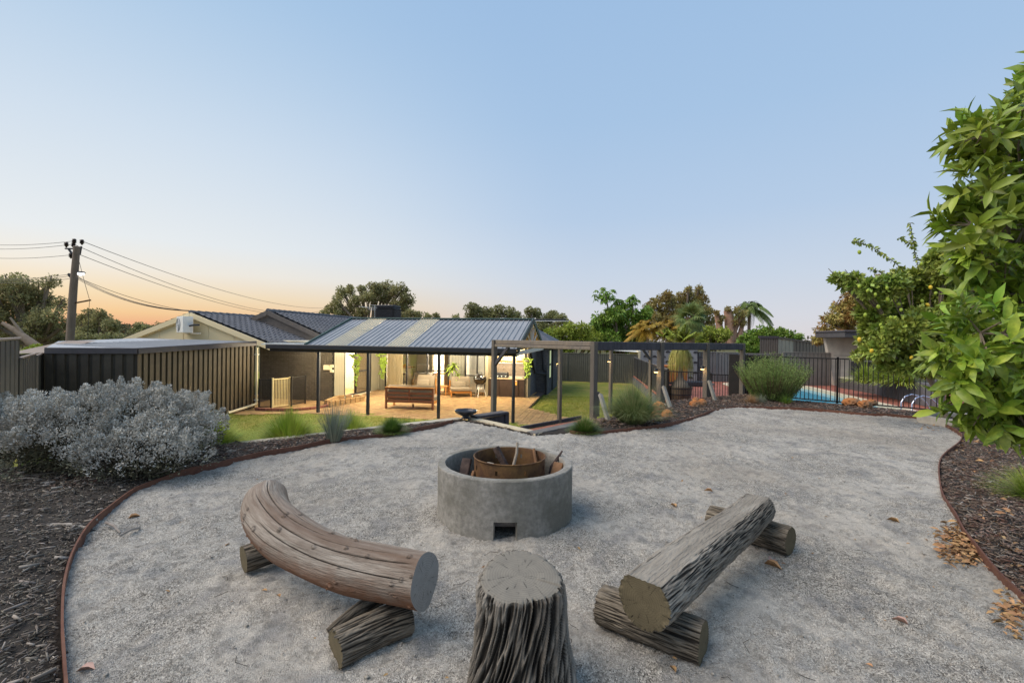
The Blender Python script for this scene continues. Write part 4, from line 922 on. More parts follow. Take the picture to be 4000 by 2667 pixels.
# kettle barbecue
c = gz(1874, 1551, -.97); t = empty('kettle_barbecue', (c.x, c.y, -.96), HA, 'round black kettle barbecue on three thin legs', 'barbecue'); mEn = mat('black_enamel', '#16110f', rough=.15, coat=.8)
MB().lathe([(0, .52), (.08, .525), (.18, .57), (.26, .66), (.285, .76), (.287, .765)], n=32).build('bowl', mEn, t, smooth=True)
MB().lathe([(.29, .765), (.292, .785), (.27, .88), (.2, .97), (.1, 1.01), (0, 1.02)], n=32).build('lid', mEn, t, smooth=True)
MB().tube([(-.09, 0, 1.0), (-.085, 0, 1.07), (.085, 0, 1.07), (.09, 0, 1.0)], .014, 8).build('handle', M_DARK, t)
for a in (-90, 30, 150): MB().tube([(.12 * math.cos(R(a)), .12 * math.sin(R(a)), .56), (.3 * math.cos(R(a)), .3 * math.sin(R(a)), 0)], .013, 8).build('leg', M_WHITE, t)
MB().lathe([(.0, .34), (.12, .34), (.125, .42), (.1, .44)], n=18).build('ash_catcher', M_WHITE, t, smooth=True)
c = gz(1880, 1545, -.95); t = empty('firewood', (c.x, c.y + .25, -.95), HA, 'few split logs lying under the kettle barbecue', 'firewood')
for i in range(4): MB().tube([(-.2 + i * .1, -.05, .06), (-.1 + i * .1, .18, .07)], .05, 7).build('log', mat('split_wood', '#8a6844', '#a17d54', 8, .9), t)

# dracaena and hanging pothos
M_LIME = mat('lime_leaf', '#7f9a35', '#9db243', 3, .5, isl=.25, trans=.25, spec=.4); M_STEM = mat('plant_stem', '#6e5a40', '#7f6b4e', 9, .85)
def rosette(t, c, n, L, W_, m, droop=.5, name='leaf'):
    c = Vector(c)
    for i in range(n):
        a = i * 2.399; e = R(75 - 85 * i / n + random.uniform(-8, 8)); d = Vector((math.cos(a) * math.cos(e), math.sin(a) * math.cos(e), math.sin(e))); s = Vector((-math.sin(a), math.cos(a), 0)); l = L * random.uniform(.8, 1.1); vs = []
        K = 5
        for k in range(K + 1):
            u = k / K; p = c + d * l * u + Vector((0, 0, -droop * l * u * u)); w_ = W_ * (math.sin(math.pi * min(u * .85 + .12, 1)) ** .8) / 2; vs += [p - s * w_, p + Vector((0, 0, -.01)), p + s * w_]
        fs = []
        for k in range(K): fs += [(3 * k, 3 * k + 3, 3 * k + 4, 3 * k + 1), (3 * k + 1, 3 * k + 4, 3 * k + 5, 3 * k + 2)]
        MB().add(vs, fs).build(name, m, t, smooth=True)
c = at(1770, 1535, 21.2); t = empty('dracaena', (c.x, c.y - .3, -.95), 0, 'potted lime green dracaena with two leafy heads against the grey panel', 'pot plant')
MB().lathe([(0, 0), (.13, 0), (.17, .3), (.16, .3), (.14, .26), (0, .26)], n=20).build('pot', mat('dark_pot', '#3b3a37', rough=.6), t, smooth=True)
MB().tube([(0, 0, .2), (-.02, 0, .6), (-.02, 0, 1.05)], .018, 6).tube([(0, 0, .2), (.12, 0, .55), (.14, .0, .8)], .014, 6).build('stem', M_STEM, t)
rosette(t, (-.03, 0, 1.12), 30, .42, .07, M_LIME, .55); rosette(t, (.05, 0, 1.3), 22, .4, .07, M_LIME, .55); rosette(t, (.24, 0, .82), 16, .34, .05, M_LIME, .5)
MB().tube([(-.02, 0, 1.0), (.05, 0, 1.28)], .014, 6).tube([(.14, 0, .8), (.24, 0, .82)], .012, 6).build('stem', M_STEM, t)
def pothos(px, py, Y, drop, label):
    c = at(px, py, Y); t = empty('hanging_plant', (c.x, c.y, c.z), HA, label, 'hanging plant')
    MB().lathe([(0, -.13), (.08, -.12), (.15, -.02), (.17, .03), (.155, .03), (.14, -.02), (0, -.04)], n=20).build('pot', mat('grey_pot', '#6b655b', '#77716a', 9, .7), t, smooth=True)
    MB().tube([(-.16, 0, .02), (0, 0, .35)], .004, 4).tube([(.16, 0, .02), (0, 0, .35)], .004, 4).tube([(0, 0, .33), (0, 0, .55)], .004, 4).build('hanger', M_BLACK, t)
    n = 190; s_ = rng.random(n); strand = rng.integers(0, 5, n); ox = np.array([-.08, .0, .07, .12, -.02])[strand]; ln = np.array([.5, 1, .85, .45, .95])[strand] * drop
    top = rng.random(n) < .3; X = np.where(top, rng.normal(0, .12, n), ox + .03 * np.sin(s_ * 9 + strand)) + rng.normal(0, .03, n); Z = np.where(top, rng.uniform(-.02, .12, n), -.05 - s_ * ln); Yy = rng.normal(-.04, .05, n)
    D = np.column_stack([rng.normal(0, .6, n), rng.normal(-.3, .5, n), -np.ones(n) * .7]); V, F = leaf_mesh(np.column_stack([X, Yy, Z]), D, rnd_dirs(n) * .5 + np.array((0, -1, .3)), rng.uniform(.07, .12, n), rng.uniform(.06, .085, n))
    npmesh('foliage', V, F, M_LIME, t)
    mb = MB()
    for k in range(5): mb.tube([(np.array([-.08, .0, .07, .12, -.02])[k], -.03, 0), (np.array([-.08, .0, .07, .12, -.02])[k] + .02, -.04, -np.array([.5, 1, .85, .45, .95])[k] * drop)], .004, 4)
    mb.build('vine', M_STEM, t)
pothos(1395, 1394, 20.2, 1.15, 'trailing pothos in a round grey pot hanging before the doorway with the curtain')
pothos(1498, 1388, 20.8, 1.0, 'trailing pothos with pale pot hanging beside the sheer curtain')
pothos(2060, 1408, 20.0, .7, 'small leafy vine hanging in the outdoor kitchen corner')

# ================================================================== white gate and black pool-type fence by the shed
def bars(label, name, cat, a, b, z0, h, m, n, thick=.016, rail=.035, post=None, gap=.09, group=None):
    """flat-top metal fence panel a->b"""
    a = Vector((a[0], a[1], 0)); b = Vector((b[0], b[1], 0)); t = empty(name, (a.x, a.y, z0), 0, label, cat, group); d = b - a; L = d.length; ang = math.atan2(d.y, d.x)
    for z in (gap, h - rail / 2): MB().bbox((d.x / 2, d.y / 2, z), (L, .028, rail), .004, rz=ang).build('rail', m, t)
    f = None
    for i in range(n):
        u = (i + .5) / n; o = MB().box((0, 0, 0), (thick, thick, h - gap - rail), rz=ang).build('bar', m, t) if f is None else f.copy()
        if f is None: f = o
        else: COL.objects.link(o)
        o.location = (d.x * u, d.y * u, (h + gap) / 2 - rail * .25)
    for u in (post if post is not None else (0, 1)): 
        p = MB().bbox((d.x * u, d.y * u, h / 2), (.05, .05, h + .03), .006, rz=ang).build('post', m, t); MB().bbox((d.x * u, d.y * u, h + .022), (.06, .06, .02), .008, rz=ang).build('cap', m, p)
    return t
M_GATE = mat('cream_gate_paint', '#d9c99a', '#cdbb88', 4, .5)
a = gz(1064, 1599, -1.08); b = gz(1130, 1590, -1.08); bars('cream tubular gate standing half open beside the steel shed', 'gate', 'gate', (a.x, a.y), (b.x, b.y), -1.07, 1.1, M_GATE, 11, .02, .04)
c = gz(1012, 1600, -1.08); bars('short black railing between the shed downpipe and the cream gate', 'railing', 'fence', (c.x, c.y), (a.x - .06, a.y), -1.07, 1.08, M_BLACK, 11)
d_ = gz(1192, 1580, -1.08); bars('black railing between the cream gate and the dark brick wall', 'railing', 'fence', (b.x + .08, b.y), (d_.x, d_.y), -1.07, 1.12, M_BLACK, 13)

# ================================================================== steel shed on the left
M_SHED = mat('khaki_steel_cladding', '#4f4537', '#5a4e3d', 3, .6, c3='#62543e', s3=.7, spec=.3, bump=.1, bscale=160)
M_SHEDD = mat('dark_steel_cladding', '#494139', '#524a40', 3, .6, spec=.3, bump=.1, bscale=160)
sh0 = np.array((-10.42, 12.9)); sh1 = np.array((-9.39, 16.95)); shl = np.array((-12.3, 12.2))
shed = empty('garden_shed', (sh0[0], sh0[1], -1.1), 0, 'long low steel shed with deep vertical ribs and charcoal fascia left of the gate', 'shed')
def clad(name, a, b, z0, zt0, zt1, m, n, deep=.05, duty=.62, parent=None, out=1):
    """ribbed cladding: n wide pans separated by narrow recesses; zt0/zt1 top height at a and b"""
    a = np.array(a, float); b = np.array(b, float); d = b - a; L = np.linalg.norm(d); d /= L; s = np.array((d[1], -d[0])) * out; prof = []
    w_ = L / n
    for i in range(n):
        prof += [(i * w_, 0), (i * w_ + w_ * duty, 0), (i * w_ + w_ * (duty + .06), -deep), (i * w_ + w_ * .94, -deep)]
    prof.append((L, 0)); vs = []
    for x, h in prof:
        q = a + d * x + s * h; vs += [(q[0], q[1], z0), (q[0], q[1], zt0 + (zt1 - zt0) * x / L)]
    return MB().add(vs, [(2 * i, 2 * i + 2, 2 * i + 3, 2 * i + 1) for i in range(len(prof) - 1)]).build(name, m, parent, world=parent is not None)
ds = (sh1 - sh0)
for i in range(6):
    p = sh0 + ds * i / 6; q = sh0 + ds * (i + 1) / 6; clad('wall_sheet', p, q, -1.15, 1.04 + .19 * i / 6, 1.04 + .19 * (i + 1) / 6, M_SHED, 4, parent=shed)
dl = shl - sh0
for i in range(2): 
    p = shl - dl * i / 2; q = shl - dl * (i + 1) / 2; clad('wall_sheet', p, q, -1.2, 1.03, 1.03, M_SHEDD, 4, parent=shed)
M_FAS = mat('fascia_grey', '#4c4749', '#565053', 5, .55)
MB().beam((*sh0, 1.11), (*(sh1 + ds * .01), 1.30), .07, .17, b=.01).build('fascia', M_FAS, shed, world=True); MB().beam((*shl, 1.11), (*sh0, 1.11), .07, .17, b=.01).build('fascia', M_FAS, shed, world=True)
bk = np.array((-3.4, .9)); ra, rb = shl + bk * 0 + np.array((-.9, 2.5)) * 1.0, sh1
R4 = [(*shl, 1.17), (*sh0, 1.17), (*sh1, 1.36), (sh1[0] - 5.2, sh1[1] + 1.2, 1.42), (-14.3, 14.6, 1.32)]
MB().add(R4, [(0, 1, 2, 3, 4)]).build('roof_sheet', mat('shed_roof', '#a3a6aa', '#b4b6b8', 2, .5, metal=.2, c3='#8f9296', s3=1), shed, world=True)
f_ = MB()
for i in range(22):
    u = i / 22; p = sh0 + ds * u; f_.beam((p[0] - .02, p[1], 1.182 + .19 * u), (p[0] - 2.8, p[1] + .55, 1.26 + .15 * u), .03, .018)
f_.build('roof_ribs', MATS['shed_roof'], shed, world=True, kind='stuff')
MB().tube([(sh1[0] + .12, sh1[1] - .1, 1.15), (sh1[0] + .12, sh1[1] - .1, -.9)], .04, 10).build('downpipe', M_CREAM, shed, world=True); MB().tube([(sh1[0] + .12, sh1[1] - .1, -.9), (sh1[0] - .05, sh1[1] - 1.5, -1.0)], .04, 10).build('waste_pipe', M_CREAM, shed, world=True)
for z in (.9, -.75): MB().box((sh1[0] + .12, sh1[1] - .1, z), (.12, .12, .03)).build('pipe_bracket', M_WHITE, shed, world=True)
# lower neighbouring roof left of the shed
t = empty('lean_to', (-12.9, 12.4, -1.1), 0, 'low rusty roofed lean-to joined to the left end of the shed', 'lean-to')
MB().add([(-12.35, 12.25, 1.05), (-13.05, 11.95, 1.03), (-13.6, 14.2, 1.35), (-12.9, 14.4, 1.36)], [(0, 1, 2, 3)]).build('roof', mat('rust_roof', '#8b7c70', '#9d8c7c', 4, .6, c3='#6e564a', s3=2), t, world=True)
clad('wall_sheet', (-13.0, 11.98), (-12.35, 12.24), -1.2, 1.02, 1.03, M_SHEDD, 3, parent=t)

# ================================================================== colorbond fences
def cfence(label, pts, m, h, group=None, pan=2.35, nrib=9, rail=None, name='steel_fence', zs=None):
    """stepped sheet fence; pts = [(x,y,ztop,zbottom),...], one panel between neighbours"""
    t = empty(name, (pts[0][0], pts[0][1], pts[0][3]), 0, label, 'fence', group)
    for (x0, y0, zt0, zb0), (x1, y1, zt1, zb1) in zip(pts[:-1], pts[1:]):
        clad('panel', (x0, y0), (x1, y1), min(zb0, zb1), zt0 - .03, zt0 - .03, m, nrib, .035, .7, parent=t)
        MB().beam((x0, y0, zt0), (x1, y1, zt0), .05, .045, b=.01).build('rail', rail or m, t, world=True)
        MB().bbox((x0, y0, (zt0 + zb0) / 2), (.07, .07, zt0 - zb0 + .02), .008).build('post', m, t, world=True)
    x, y, z, zb = pts[-1]; MB().bbox((x, y, (z + zb) / 2), (.07, .07, z - zb), .008).build('post', rail or m, t, world=True)
    return t
M_FENL = mat('dark_fence_sheet', '#45423e', '#4d4a45', 3, .6, spec=.3); M_RAILL = mat('pale_fence_rail', '#8f7c70', '#a08c7e', 5, .45, metal=.2)
M_FENB = mat('grey_olive_fence', '#5c5b52', '#66645a', 3, .6, c3='#4f4e48', s3=1, spec=.3)
p1 = at(0, 1325, 7.25); p1 -= (at(75, 1320, 9.0) - p1) * 1.2; p2 = at(77, 1320, 9.0); q2 = at(77, 1400, 9.0); q3 = at(141, 1378, 11.2); q4 = at(182, 1377, 13.5); q5 = at(216, 1364, 17.0)
cfence('stepped dark sheet fence with pale top rails at the far left', [(p1.x, p1.y, 1.47, -.8), (p2.x, p2.y, 1.08, -.8), (q3.x, q3.y, 1.02, -1.1), (q4.x, q4.y, .98, -1.2), (q5.x, q5.y, .95, -1.2), (q5.x - 3.5, q5.y + 4, .9, -1.2)], M_FENL, 1.8, rail=M_RAILL)
# back fence behind the lawn
A = at(2130, 1378, 30.5); B_ = at(2490, 1380, 29.0)
n = 4; cfence('grey olive sheet fence along the back of the lawn', [(A.x + (B_.x - A.x) * i / n, A.y + (B_.y - A.y) * i / n, .74, -1.1) for i in range(n + 1)], M_FENB, 1.8, nrib=11)
MB().bbox(((A.x + B_.x) / 2 + 1, (A.y + B_.y) / 2 - .15, -1.0), (4.5, .08, .3), .01, rz=math.atan2(B_.y - A.y, B_.x - A.x)).build('plinth', M_CONC2, label='grey concrete plinth under the back fence', cat='plinth')
a = at(2500, 1465, 29); 
# neighbour fences behind the pool
def fpx(pa, pb, Ya, Yb, zt, zb, n, label, m, nrib=9, group=None):
    a = at(pa, 1400, Ya); b = at(pb, 1400, Yb); cfence(label, [(a.x + (b.x - a.x) * i / n, a.y + (b.y - a.y) * i / n, zt, zb) for i in range(n + 1)], m, 1.8, nrib=nrib)
M_FENP = mat('mid_grey_fence', '#605e5f', '#6a6868', 3, .6, c3='#565455', s3=1, spec=.3); M_FENT = mat('taupe_fence', '#706860', '#7a7168', 3, .6, spec=.3)
fpx(2640, 2880, 27.0, 26.0, 1.02, -.7, 3, 'mid grey sheet fence behind the pergola, right of the ponytail palm', M_FENP, 7)
fpx(2870, 3060, 27.2, 27.2, .95, -.7, 2, 'taupe sheet fence behind the rosemary bush', M_FENT, 9)
fpx(3060, 3243, 24.8, 24.8, 1.1, -.7, 1, 'tall taupe sheet fence panel beside the pool cabana', M_FENT, 12)

# ================================================================== PERGOLA
perg = empty('pergola', (1.83, 10.3, -.2), 0, 'two row timber pergola of charcoal posts and beams across the garden', 'pergola')
ZB = 1.565
def post(x, y, z0, s, m=M_TIMB, rz=R(40), z1=ZB - .0):
    return MB().bbox((x, y, (z1 + z0) / 2), (s, s, z1 - z0), .008, rz=rz).build('post', m, perg, world=True)
row1 = [Vector((p[0], p[1], 0)) for p in ROW]; row2 = [Vector((1.55, 14.8, 0)), Vector((3.6, 16.8, 0)), Vector((5.75, 19.2, 0))]; c0 = Vector((-.49, 13.0, 0))
ang1 = math.atan2(row1[3].y - row1[0].y, row1[3].x - row1[0].x)
def pmat(i): return M_TIMB
mTw = mat('charcoal_post_paint', '#5a544d', '#686158', 14, .8, bump=.45, bscale=40, c3='#756b60', s3=1.4, f3=.55, stretch=(1, 1, .2))
post(c0.x, c0.y, -1.1, .125, mTw, ang1)
for i, p in enumerate(row1): post(p.x, p.y, -.32 if i == 0 else -.15, (.125, .135, .135, .12)[i], mTw, ang1)
for p in row2: post(p.x, p.y, -1.1, .11, mTw, ang1)
def pbeam(a, b, w_, h, z, m, name='beam'): return MB().beam((a.x, a.y, z), (b.x, b.y, z), w_, h, b=.012).build(name, m, perg, world=True)
off = Vector((.09, -.11, 0))
ud = (row1[3] - row1[0]).normalized(); un = Vector((ud.y, -ud.x, 0))
for i in range(3): pbeam(row1[i] + ud * .07, row1[i + 1] - ud * .07, .09, .195, ZB - .1, M_TIMB)
ul = (row1[0] - c0).normalized(); uln = Vector((ul.y, -ul.x, 0))
pbeam(c0 + ul * .07, row1[0] - ul * .07, .05, .11, ZB - .055, M_TIMBL); pbeam(c0 + ul * .07 + uln * .03, row1[0] - ul * .07 + uln * .03, .05, .08, ZB - .155, M_TIMBL)
pbeam(c0, row2[0], .09, .19, ZB - .1, M_TIMB)
for i in range(2): pbeam(row2[i] + ud * .06, row2[i + 1] - ud * .06, .09, .18, ZB - .11, M_TIMB)
pbeam(row2[2], row1[3] + un * -.08, .08, .17, ZB - .11, M_TIMB)
# knee braces
MB().beam((c0.x + ul.x * .04, c0.y + ul.y * .04, .88), (c0.x + ul.x * .62, c0.y + ul.y * .62, ZB - .19), .07, .09, b=.006).build('brace', M_TIMB, perg, world=True)
MB().beam((row2[2].x - ud.x * .04, row2[2].y - ud.y * .04, .85), (row2[2].x - ud.x * .62, row2[2].y - ud.y * .62, ZB - .2), .07, .09, b=.006).build('brace', M_TIMB, perg, world=True)
# cleats and raking grey struts stuck in the mulch
M_RAKE = mat('silvered_timber', '#77736c', '#8e8a82', 16, .9, bump=.5, bscale=50, c3='#5c6356', s3=4, stretch=(1, 1, .2))
for i, (top, bot, lab) in enumerate((((2345, 1541), (2392, 1664), 'raking grey timber strut leaning on the pergola corner post'), ((2592, 1510), (2632, 1608), 'raking grey timber strut beside the stacked orange rocks'), ((2770, 1487), (2804, 1577), 'raking grey timber strut right of the rock trio, nearest the pool fence'))):
    p = row1[i]; b = gz(bot[0], bot[1], -.02 if i else -.08); d = ray(*top); dn = d / d.y; tpt = CAM + dn * (p.y - .22)
    t = MB().beam(b + Vector((0, 0, -.15)), tpt, .085, .07, up=(.3, -1, 0), b=.006).build('raking_strut', M_RAKE, label=lab, cat='timber strut', group='raking timber struts')
    cl = CAM + (ray(top[0] - 6, top[1] + 60) / ray(top[0] - 6, top[1] + 60).y) * (p.y - .1)
    MB().bbox((p.x + ud.x * .1, p.y + ud.y * .1, .17), (.1, .1, .55), .006, rz=ang1).build('cleat', mTw, perg, world=True)
# up-down wall lights on the posts (lit)
M_GLOW = emit('lamp_glow', '#ffcf7a', 5)
for i, (px, py, Y, sd_, lab) in enumerate(((2379, 1409, 16.6, 1, 'small lit wall light on the back pergola post over the lawn'), (2563, 1448, 11.6, 1, 'small lit wall light left of the second front pergola post'), (2744, 1437, 12.8, 1, 'small lit wall light left of the third front pergola post'), (2177, 1418, 26.5, 1, 'small lit wall light seen beside the rear house wall'))):
    c = at(px, py, Y); t = empty('wall_light', c, 0, lab, 'wall light', 'small lit wall lights')
    MB().lathe([(0, .06), (.035, .06), (.042, .04), (.042, -.02), (.04, -.02), (0, -.01)], n=14).build('shade', M_DARK, t, smooth=True)
    MB().lathe([(0, -.045), (.045, -.045), (.045, -.03), (0, -.03)], n=14).build('lens', M_GLOW, t); MB().tube([(0, 0, .03), (.1, .03, .03)], .012, 6).build('bracket', M_DARK, t)
    lamp((c.x, c.y, c.z - .1), .8, (1, .7, .35), .03)
# kerb sleepers along the front row
a = at(2620, 1606, 11.75); b = at(2895, 1540, 13.85)
sleeper_wall((a.x - .35, a.y - .28), (b.x, b.y), 'pale concrete kerb sleepers along the pergola front towards the pool fence', M_CONC, z1=-.06, z0=-1.1, cap=.2, L=1.6)

# diagonal dark fence on a brick capped retaining wall between lawn and pool deck
DECK_Z = -.65
w0 = at(2477, 1472, 29.0); w1 = at(2607, 1590, 17.0); w0.z = w1.z = DECK_Z
t = empty('retaining_wall', (w1.x, w1.y, -1.1), 0, 'grey retaining wall with brick capping under the black diagonal fence', 'retaining wall')
MB().beam((w0.x, w0.y, -.93), (w1.x, w1.y, -.93), .2, .5).build('wall', mat('grey_render', '#55565c', '#606167', 5, .85), t, world=True)
f_ = None; d = (w1 - w0); L = d.length; d.normalize()
for i in range(int(L / .24)):
    o = MB().bbox((0, 0, 0), (.11, .23, .06), .006).build('capping_brick', mS, t) if f_ is None else f_.copy()
    if f_ is None: f_ = o
    else: COL.objects.link(o)
    q = w0 + d * (.12 + i * .24); o.location = (q.x - w1.x, q.y - w1.y, DECK_Z + .03 + 1.1); o.rotation_euler = (0, 0, math.atan2(d.y, d.x) + math.pi / 2)
M_BFEN = mat('black_fence_sheet', '#2b2b2c', '#323233', 4, .55)
t = empty('pool_screen', (w1.x, w1.y, DECK_Z), 0, 'diagonal black sheet fence separating the lawn from the pool deck', 'fence')
for i in range(6):
    p = w1 + (w0 - w1) * (i / 6); q = w1 + (w0 - w1) * ((i + 1) / 6)
    MB().beam((p.x, p.y, DECK_Z + .63), (q.x - (q.x - p.x) * .01, q.y - (q.y - p.y) * .01, DECK_Z + .63), .03, 1.1).build('panel', M_BFEN, t, world=True); MB().bbox((p.x, p.y, DECK_Z + .62), (.06, .06, 1.24), .006).build('post', M_BLACK, t, world=True)
    MB().beam((p.x, p.y, DECK_Z + 1.22), (q.x, q.y, DECK_Z + 1.22), .05, .04).build('rail', M_FENP, t, world=True)

# pool deck, pool
DK = [tuple(np.array((w1.x, w1.y))), (w0.x, w0.y), (w0.x + .5, w0.y + 3), (24, 32), (26, 8), (11, 8), (9.2, 12.0), (7.2, 13.6), (6.3, 13.6), (4.0, 12.0)]
M_DECK = mat('deck_paver', '#94594a', '#a56a58', 5, .9, isl=.12, c3='#7d4c42', s3=2, bump=.2, bscale=60)
PX = [hl(Vector((x, y, 0))) for x, y in DK]; dpoly = np.array([(v.x, v.y) for v in PX])
# pool outline in the house frame (rounded rectangle)
pc = hl(Vector(((14.0 + 10.6) / 2 - .2, 19.6, 0))); PCX, PCY = 11.15, 7.4; PHX, PHY = 2.15, 6.0
def rrect(hx, hy, r, n=8): return [(sx_ * (hx - r) + r * math.cos(a), sy_ * (hy - r) + r * math.sin(a)) for sx_, sy_, a0 in ((1, 1, 0), (-1, 1, 90), (-1, -1, 180), (1, -1, 270)) for a in [R(a0 + 90 * k / n) for k in range(n + 1)]]
PO = rrect(PHX, PHY, 1.3); PI_ = rrect(PHX - .3, PHY - .3, 1.05)
_X, _Y = np.meshgrid(np.arange(4, 26, .25), np.arange(8, 32, .25), indexing='ij'); q_ = [hl(Vector((a, b, 0))) for a, b in zip(_X.ravel() + .125, _Y.ravel() + .125)]; qx = np.array([v.x for v in q_]); qy = np.array([v.y for v in q_])
I_ = inside(np.array(DK), _X.ravel() + .125, _Y.ravel() + .125) & ~inside(np.array(rrect(PHX - .16, PHY - .16, 1.2)) + (PCX, PCY), qx, qy)
mbd = MB()
for a, b in zip(_X.ravel()[I_], _Y.ravel()[I_]): mbd.add([(a, b, DECK_Z - .02), (a + .25, b, DECK_Z - .02), (a + .25, b + .25, DECK_Z - .02), (a, b + .25, DECK_Z - .02)], [(0, 1, 2, 3)])
o = mbd.build('pool_deck', mat('deck_joint', '#5a4a40'), kind='structure')
rest = MB(); first = None; cnt = 0; BW = .232; cand = []
for i in range(8, 110):
    for j in range(-30, 72):
        cx, cy = i * BW, j * BW; cand.append((cx, cy, (i + j) % 2))
CX = np.array([c[0] for c in cand]); CY = np.array([c[1] for c in cand]); ok = inside(dpoly, CX, CY) & ~inside(np.array(PO) * 1.0 + (PCX, PCY), CX, CY)
W_ = np.array([(hw(a, b).x, hw(a, b).y) for a, b in zip(CX, CY)]); ok &= (W_[:, 1] > 12.5) & (W_[:, 1] < 28) & (W_[:, 0] / W_[:, 1] < 1.0) & (W_[:, 0] / W_[:, 1] > .28)
cand = [(c, w_[1]) for c, k, w_ in zip(cand, ok, W_) if k]; cand.sort(key=lambda c: c[1])
for (cx, cy, k), _ in cand:
    for s_ in (-1, 1):
        ox, oy, rz = (0, s_ * BW / 4, 0) if k else (s_ * BW / 4, 0, math.pi / 2); q = hw(cx + ox, cy + oy); z = DECK_Z - .018 + random.uniform(-.002, .002)
        if cnt < 290 and q.y > 14.5:
            b_ = MB().box((0, 0, 0), (.222, .107, .03)).build('paver', M_DECK, o) if first is None else first.copy()
            if first is None: first = b_
            else: COL.objects.link(b_)
            b_.location = (q.x, q.y, z); b_.rotation_euler = (0, 0, HA + rz); cnt += 1
        else: rest.box((q.x, q.y, z), (.222, .107, .03), rz=HA + rz)
rest.build('paver_field', M_DECK, o, kind='stuff')
pool = empty('swimming_pool', hw(PCX, PCY, 0) * 1.0, HA, 'rounded turquoise swimming pool with cream coping behind the black fence', 'swimming pool'); pool.location.z = DECK_Z; WM[pool.name] = Matrix.Translation(pool.location) @ Matrix.Rotation(HA, 4, 'Z')
vs = [(x, y, .012) for x, y in PO] + [(x, y, .012) for x, y in PI_] + [(x, y, -.25) for x, y in PI_] + [(x, y, -.06) for x, y in PO]; n = len(PO)
MB().add(vs, [(k * n + i, k * n + (i + 1) % n, (k + 1) % 4 * n + (i + 1) % n, (k + 1) % 4 * n + i) for k in (0, 1, 3) for i in range(n)]).build('coping', mat('cream_coping', '#c9b79b', '#d4c4aa', 6, .8), pool)
MB().add([(x, y, -.25) for x, y in PI_] + [(x, y, -1.3) for x, y in PI_], [(i, (i + 1) % n, n + (i + 1) % n, n + i) for i in range(n)] + [tuple(range(n, 2 * n))]).build('basin', mat('pool_lining', '#4fa9bb', '#63b6c4', 3, .6), pool)
def water_mat():
    m = bpy.data.materials.new('pool_water'); m.use_nodes = True; b = m.node_tree.nodes['Principled BSDF']; t = m.node_tree; b.inputs['Base Color'].default_value = srgb('#38a0bb'); b.inputs['Roughness'].default_value = .12; b.inputs['Specular IOR Level'].default_value = .18
    n = nd(t, 'ShaderNodeTexNoise'); n.inputs['Scale'].default_value = 5; bp = nd(t, 'ShaderNodeBump'); bp.inputs['Strength'].default_value = .15; bp.inputs['Distance'].default_value = .02; t.links.new(n.outputs[0], bp.inputs['Height']); t.links.new(bp.outputs[0], b.inputs['Normal']); return m
MB().add([(x, y, -.12) for x, y in PI_], [tuple(range(n))]).build('water', water_mat(), pool)
# pool ladder rails
c = at(3520, 1590, 15.6); t = empty('pool_ladder', (c.x, c.y, DECK_Z), 0, 'pair of curved silver pool ladder rails near the grey wall', 'pool ladder')
for dy in (0, .42): MB().tube([(0, -dy, 0), (0, -dy, .3), (.12, -dy, .5), (.35, -dy, .58), (.6, -dy, .52), (.85, -dy, .3), (1.0, -dy, 0)], .024, 8).build('rail', mat('stainless', '#b9bfd0', rough=.25, metal=.8), t, smooth=True)

# black pool fence on the terrace edge (near) and on the deck (far)
a = FEND; L = np.linalg.norm(FFAR - FEND)
def fencerun(p, q, z0, lab, n): return bars(lab, 'pool_fence', 'pool fence', p, q, z0 - .03, 1.23, M_BLACK, n, .018, .035, gap=.03, group='black pool fence panels')
sec = 2.38; PP = [np.array(xy(at(3270, 1569, 12.75))) + uF * sec * k for k in (-2, -1, 0, 1, 2)]
for i, lab in enumerate((None, 'black pool fence panel between the rosemary bush and the orange rocks', 'black pool fence panel right of the thick post, before the lemon tree', 'black pool fence panel hidden behind the large leaved tree')):
    if lab: fencerun(PP[i], PP[i + 1], .0, lab, 23)
c1 = at(2590, 1577, 16.6); c2 = at(2770, 1560, 15.9); c3 = at(2775, 1558, 15.2); c4 = at(2880, 1545, 14.9)
fencerun((c1.x, c1.y), (c2.x, c2.y), DECK_Z, 'low black pool fence panel in front of the half barrel', 19); fencerun((c3.x, c3.y), (c4.x, c4.y), DECK_Z, 'low black pool fence panel between the last two pergola posts', 10)
c = at(2882, 1470, 14.3); t = empty('fence_screen', (c.x, c.y, -.1), 0, 'narrow black solid screen at the end of the pergola by the rosemary', 'screen')
MB().bbox((0, 0, .6), (.12, .5, 1.45), .01, rz=.9).build('panel', M_BLACK, t); MB().bbox((.65, .3, .6), (.9, .05, 1.35), .01, rz=-.3).build('panel', M_BLACK, t); MB().bbox((.3, .1, 1.33), (1.5, .12, .02), .004, rz=-.1).build('cap', M_FENP, t)

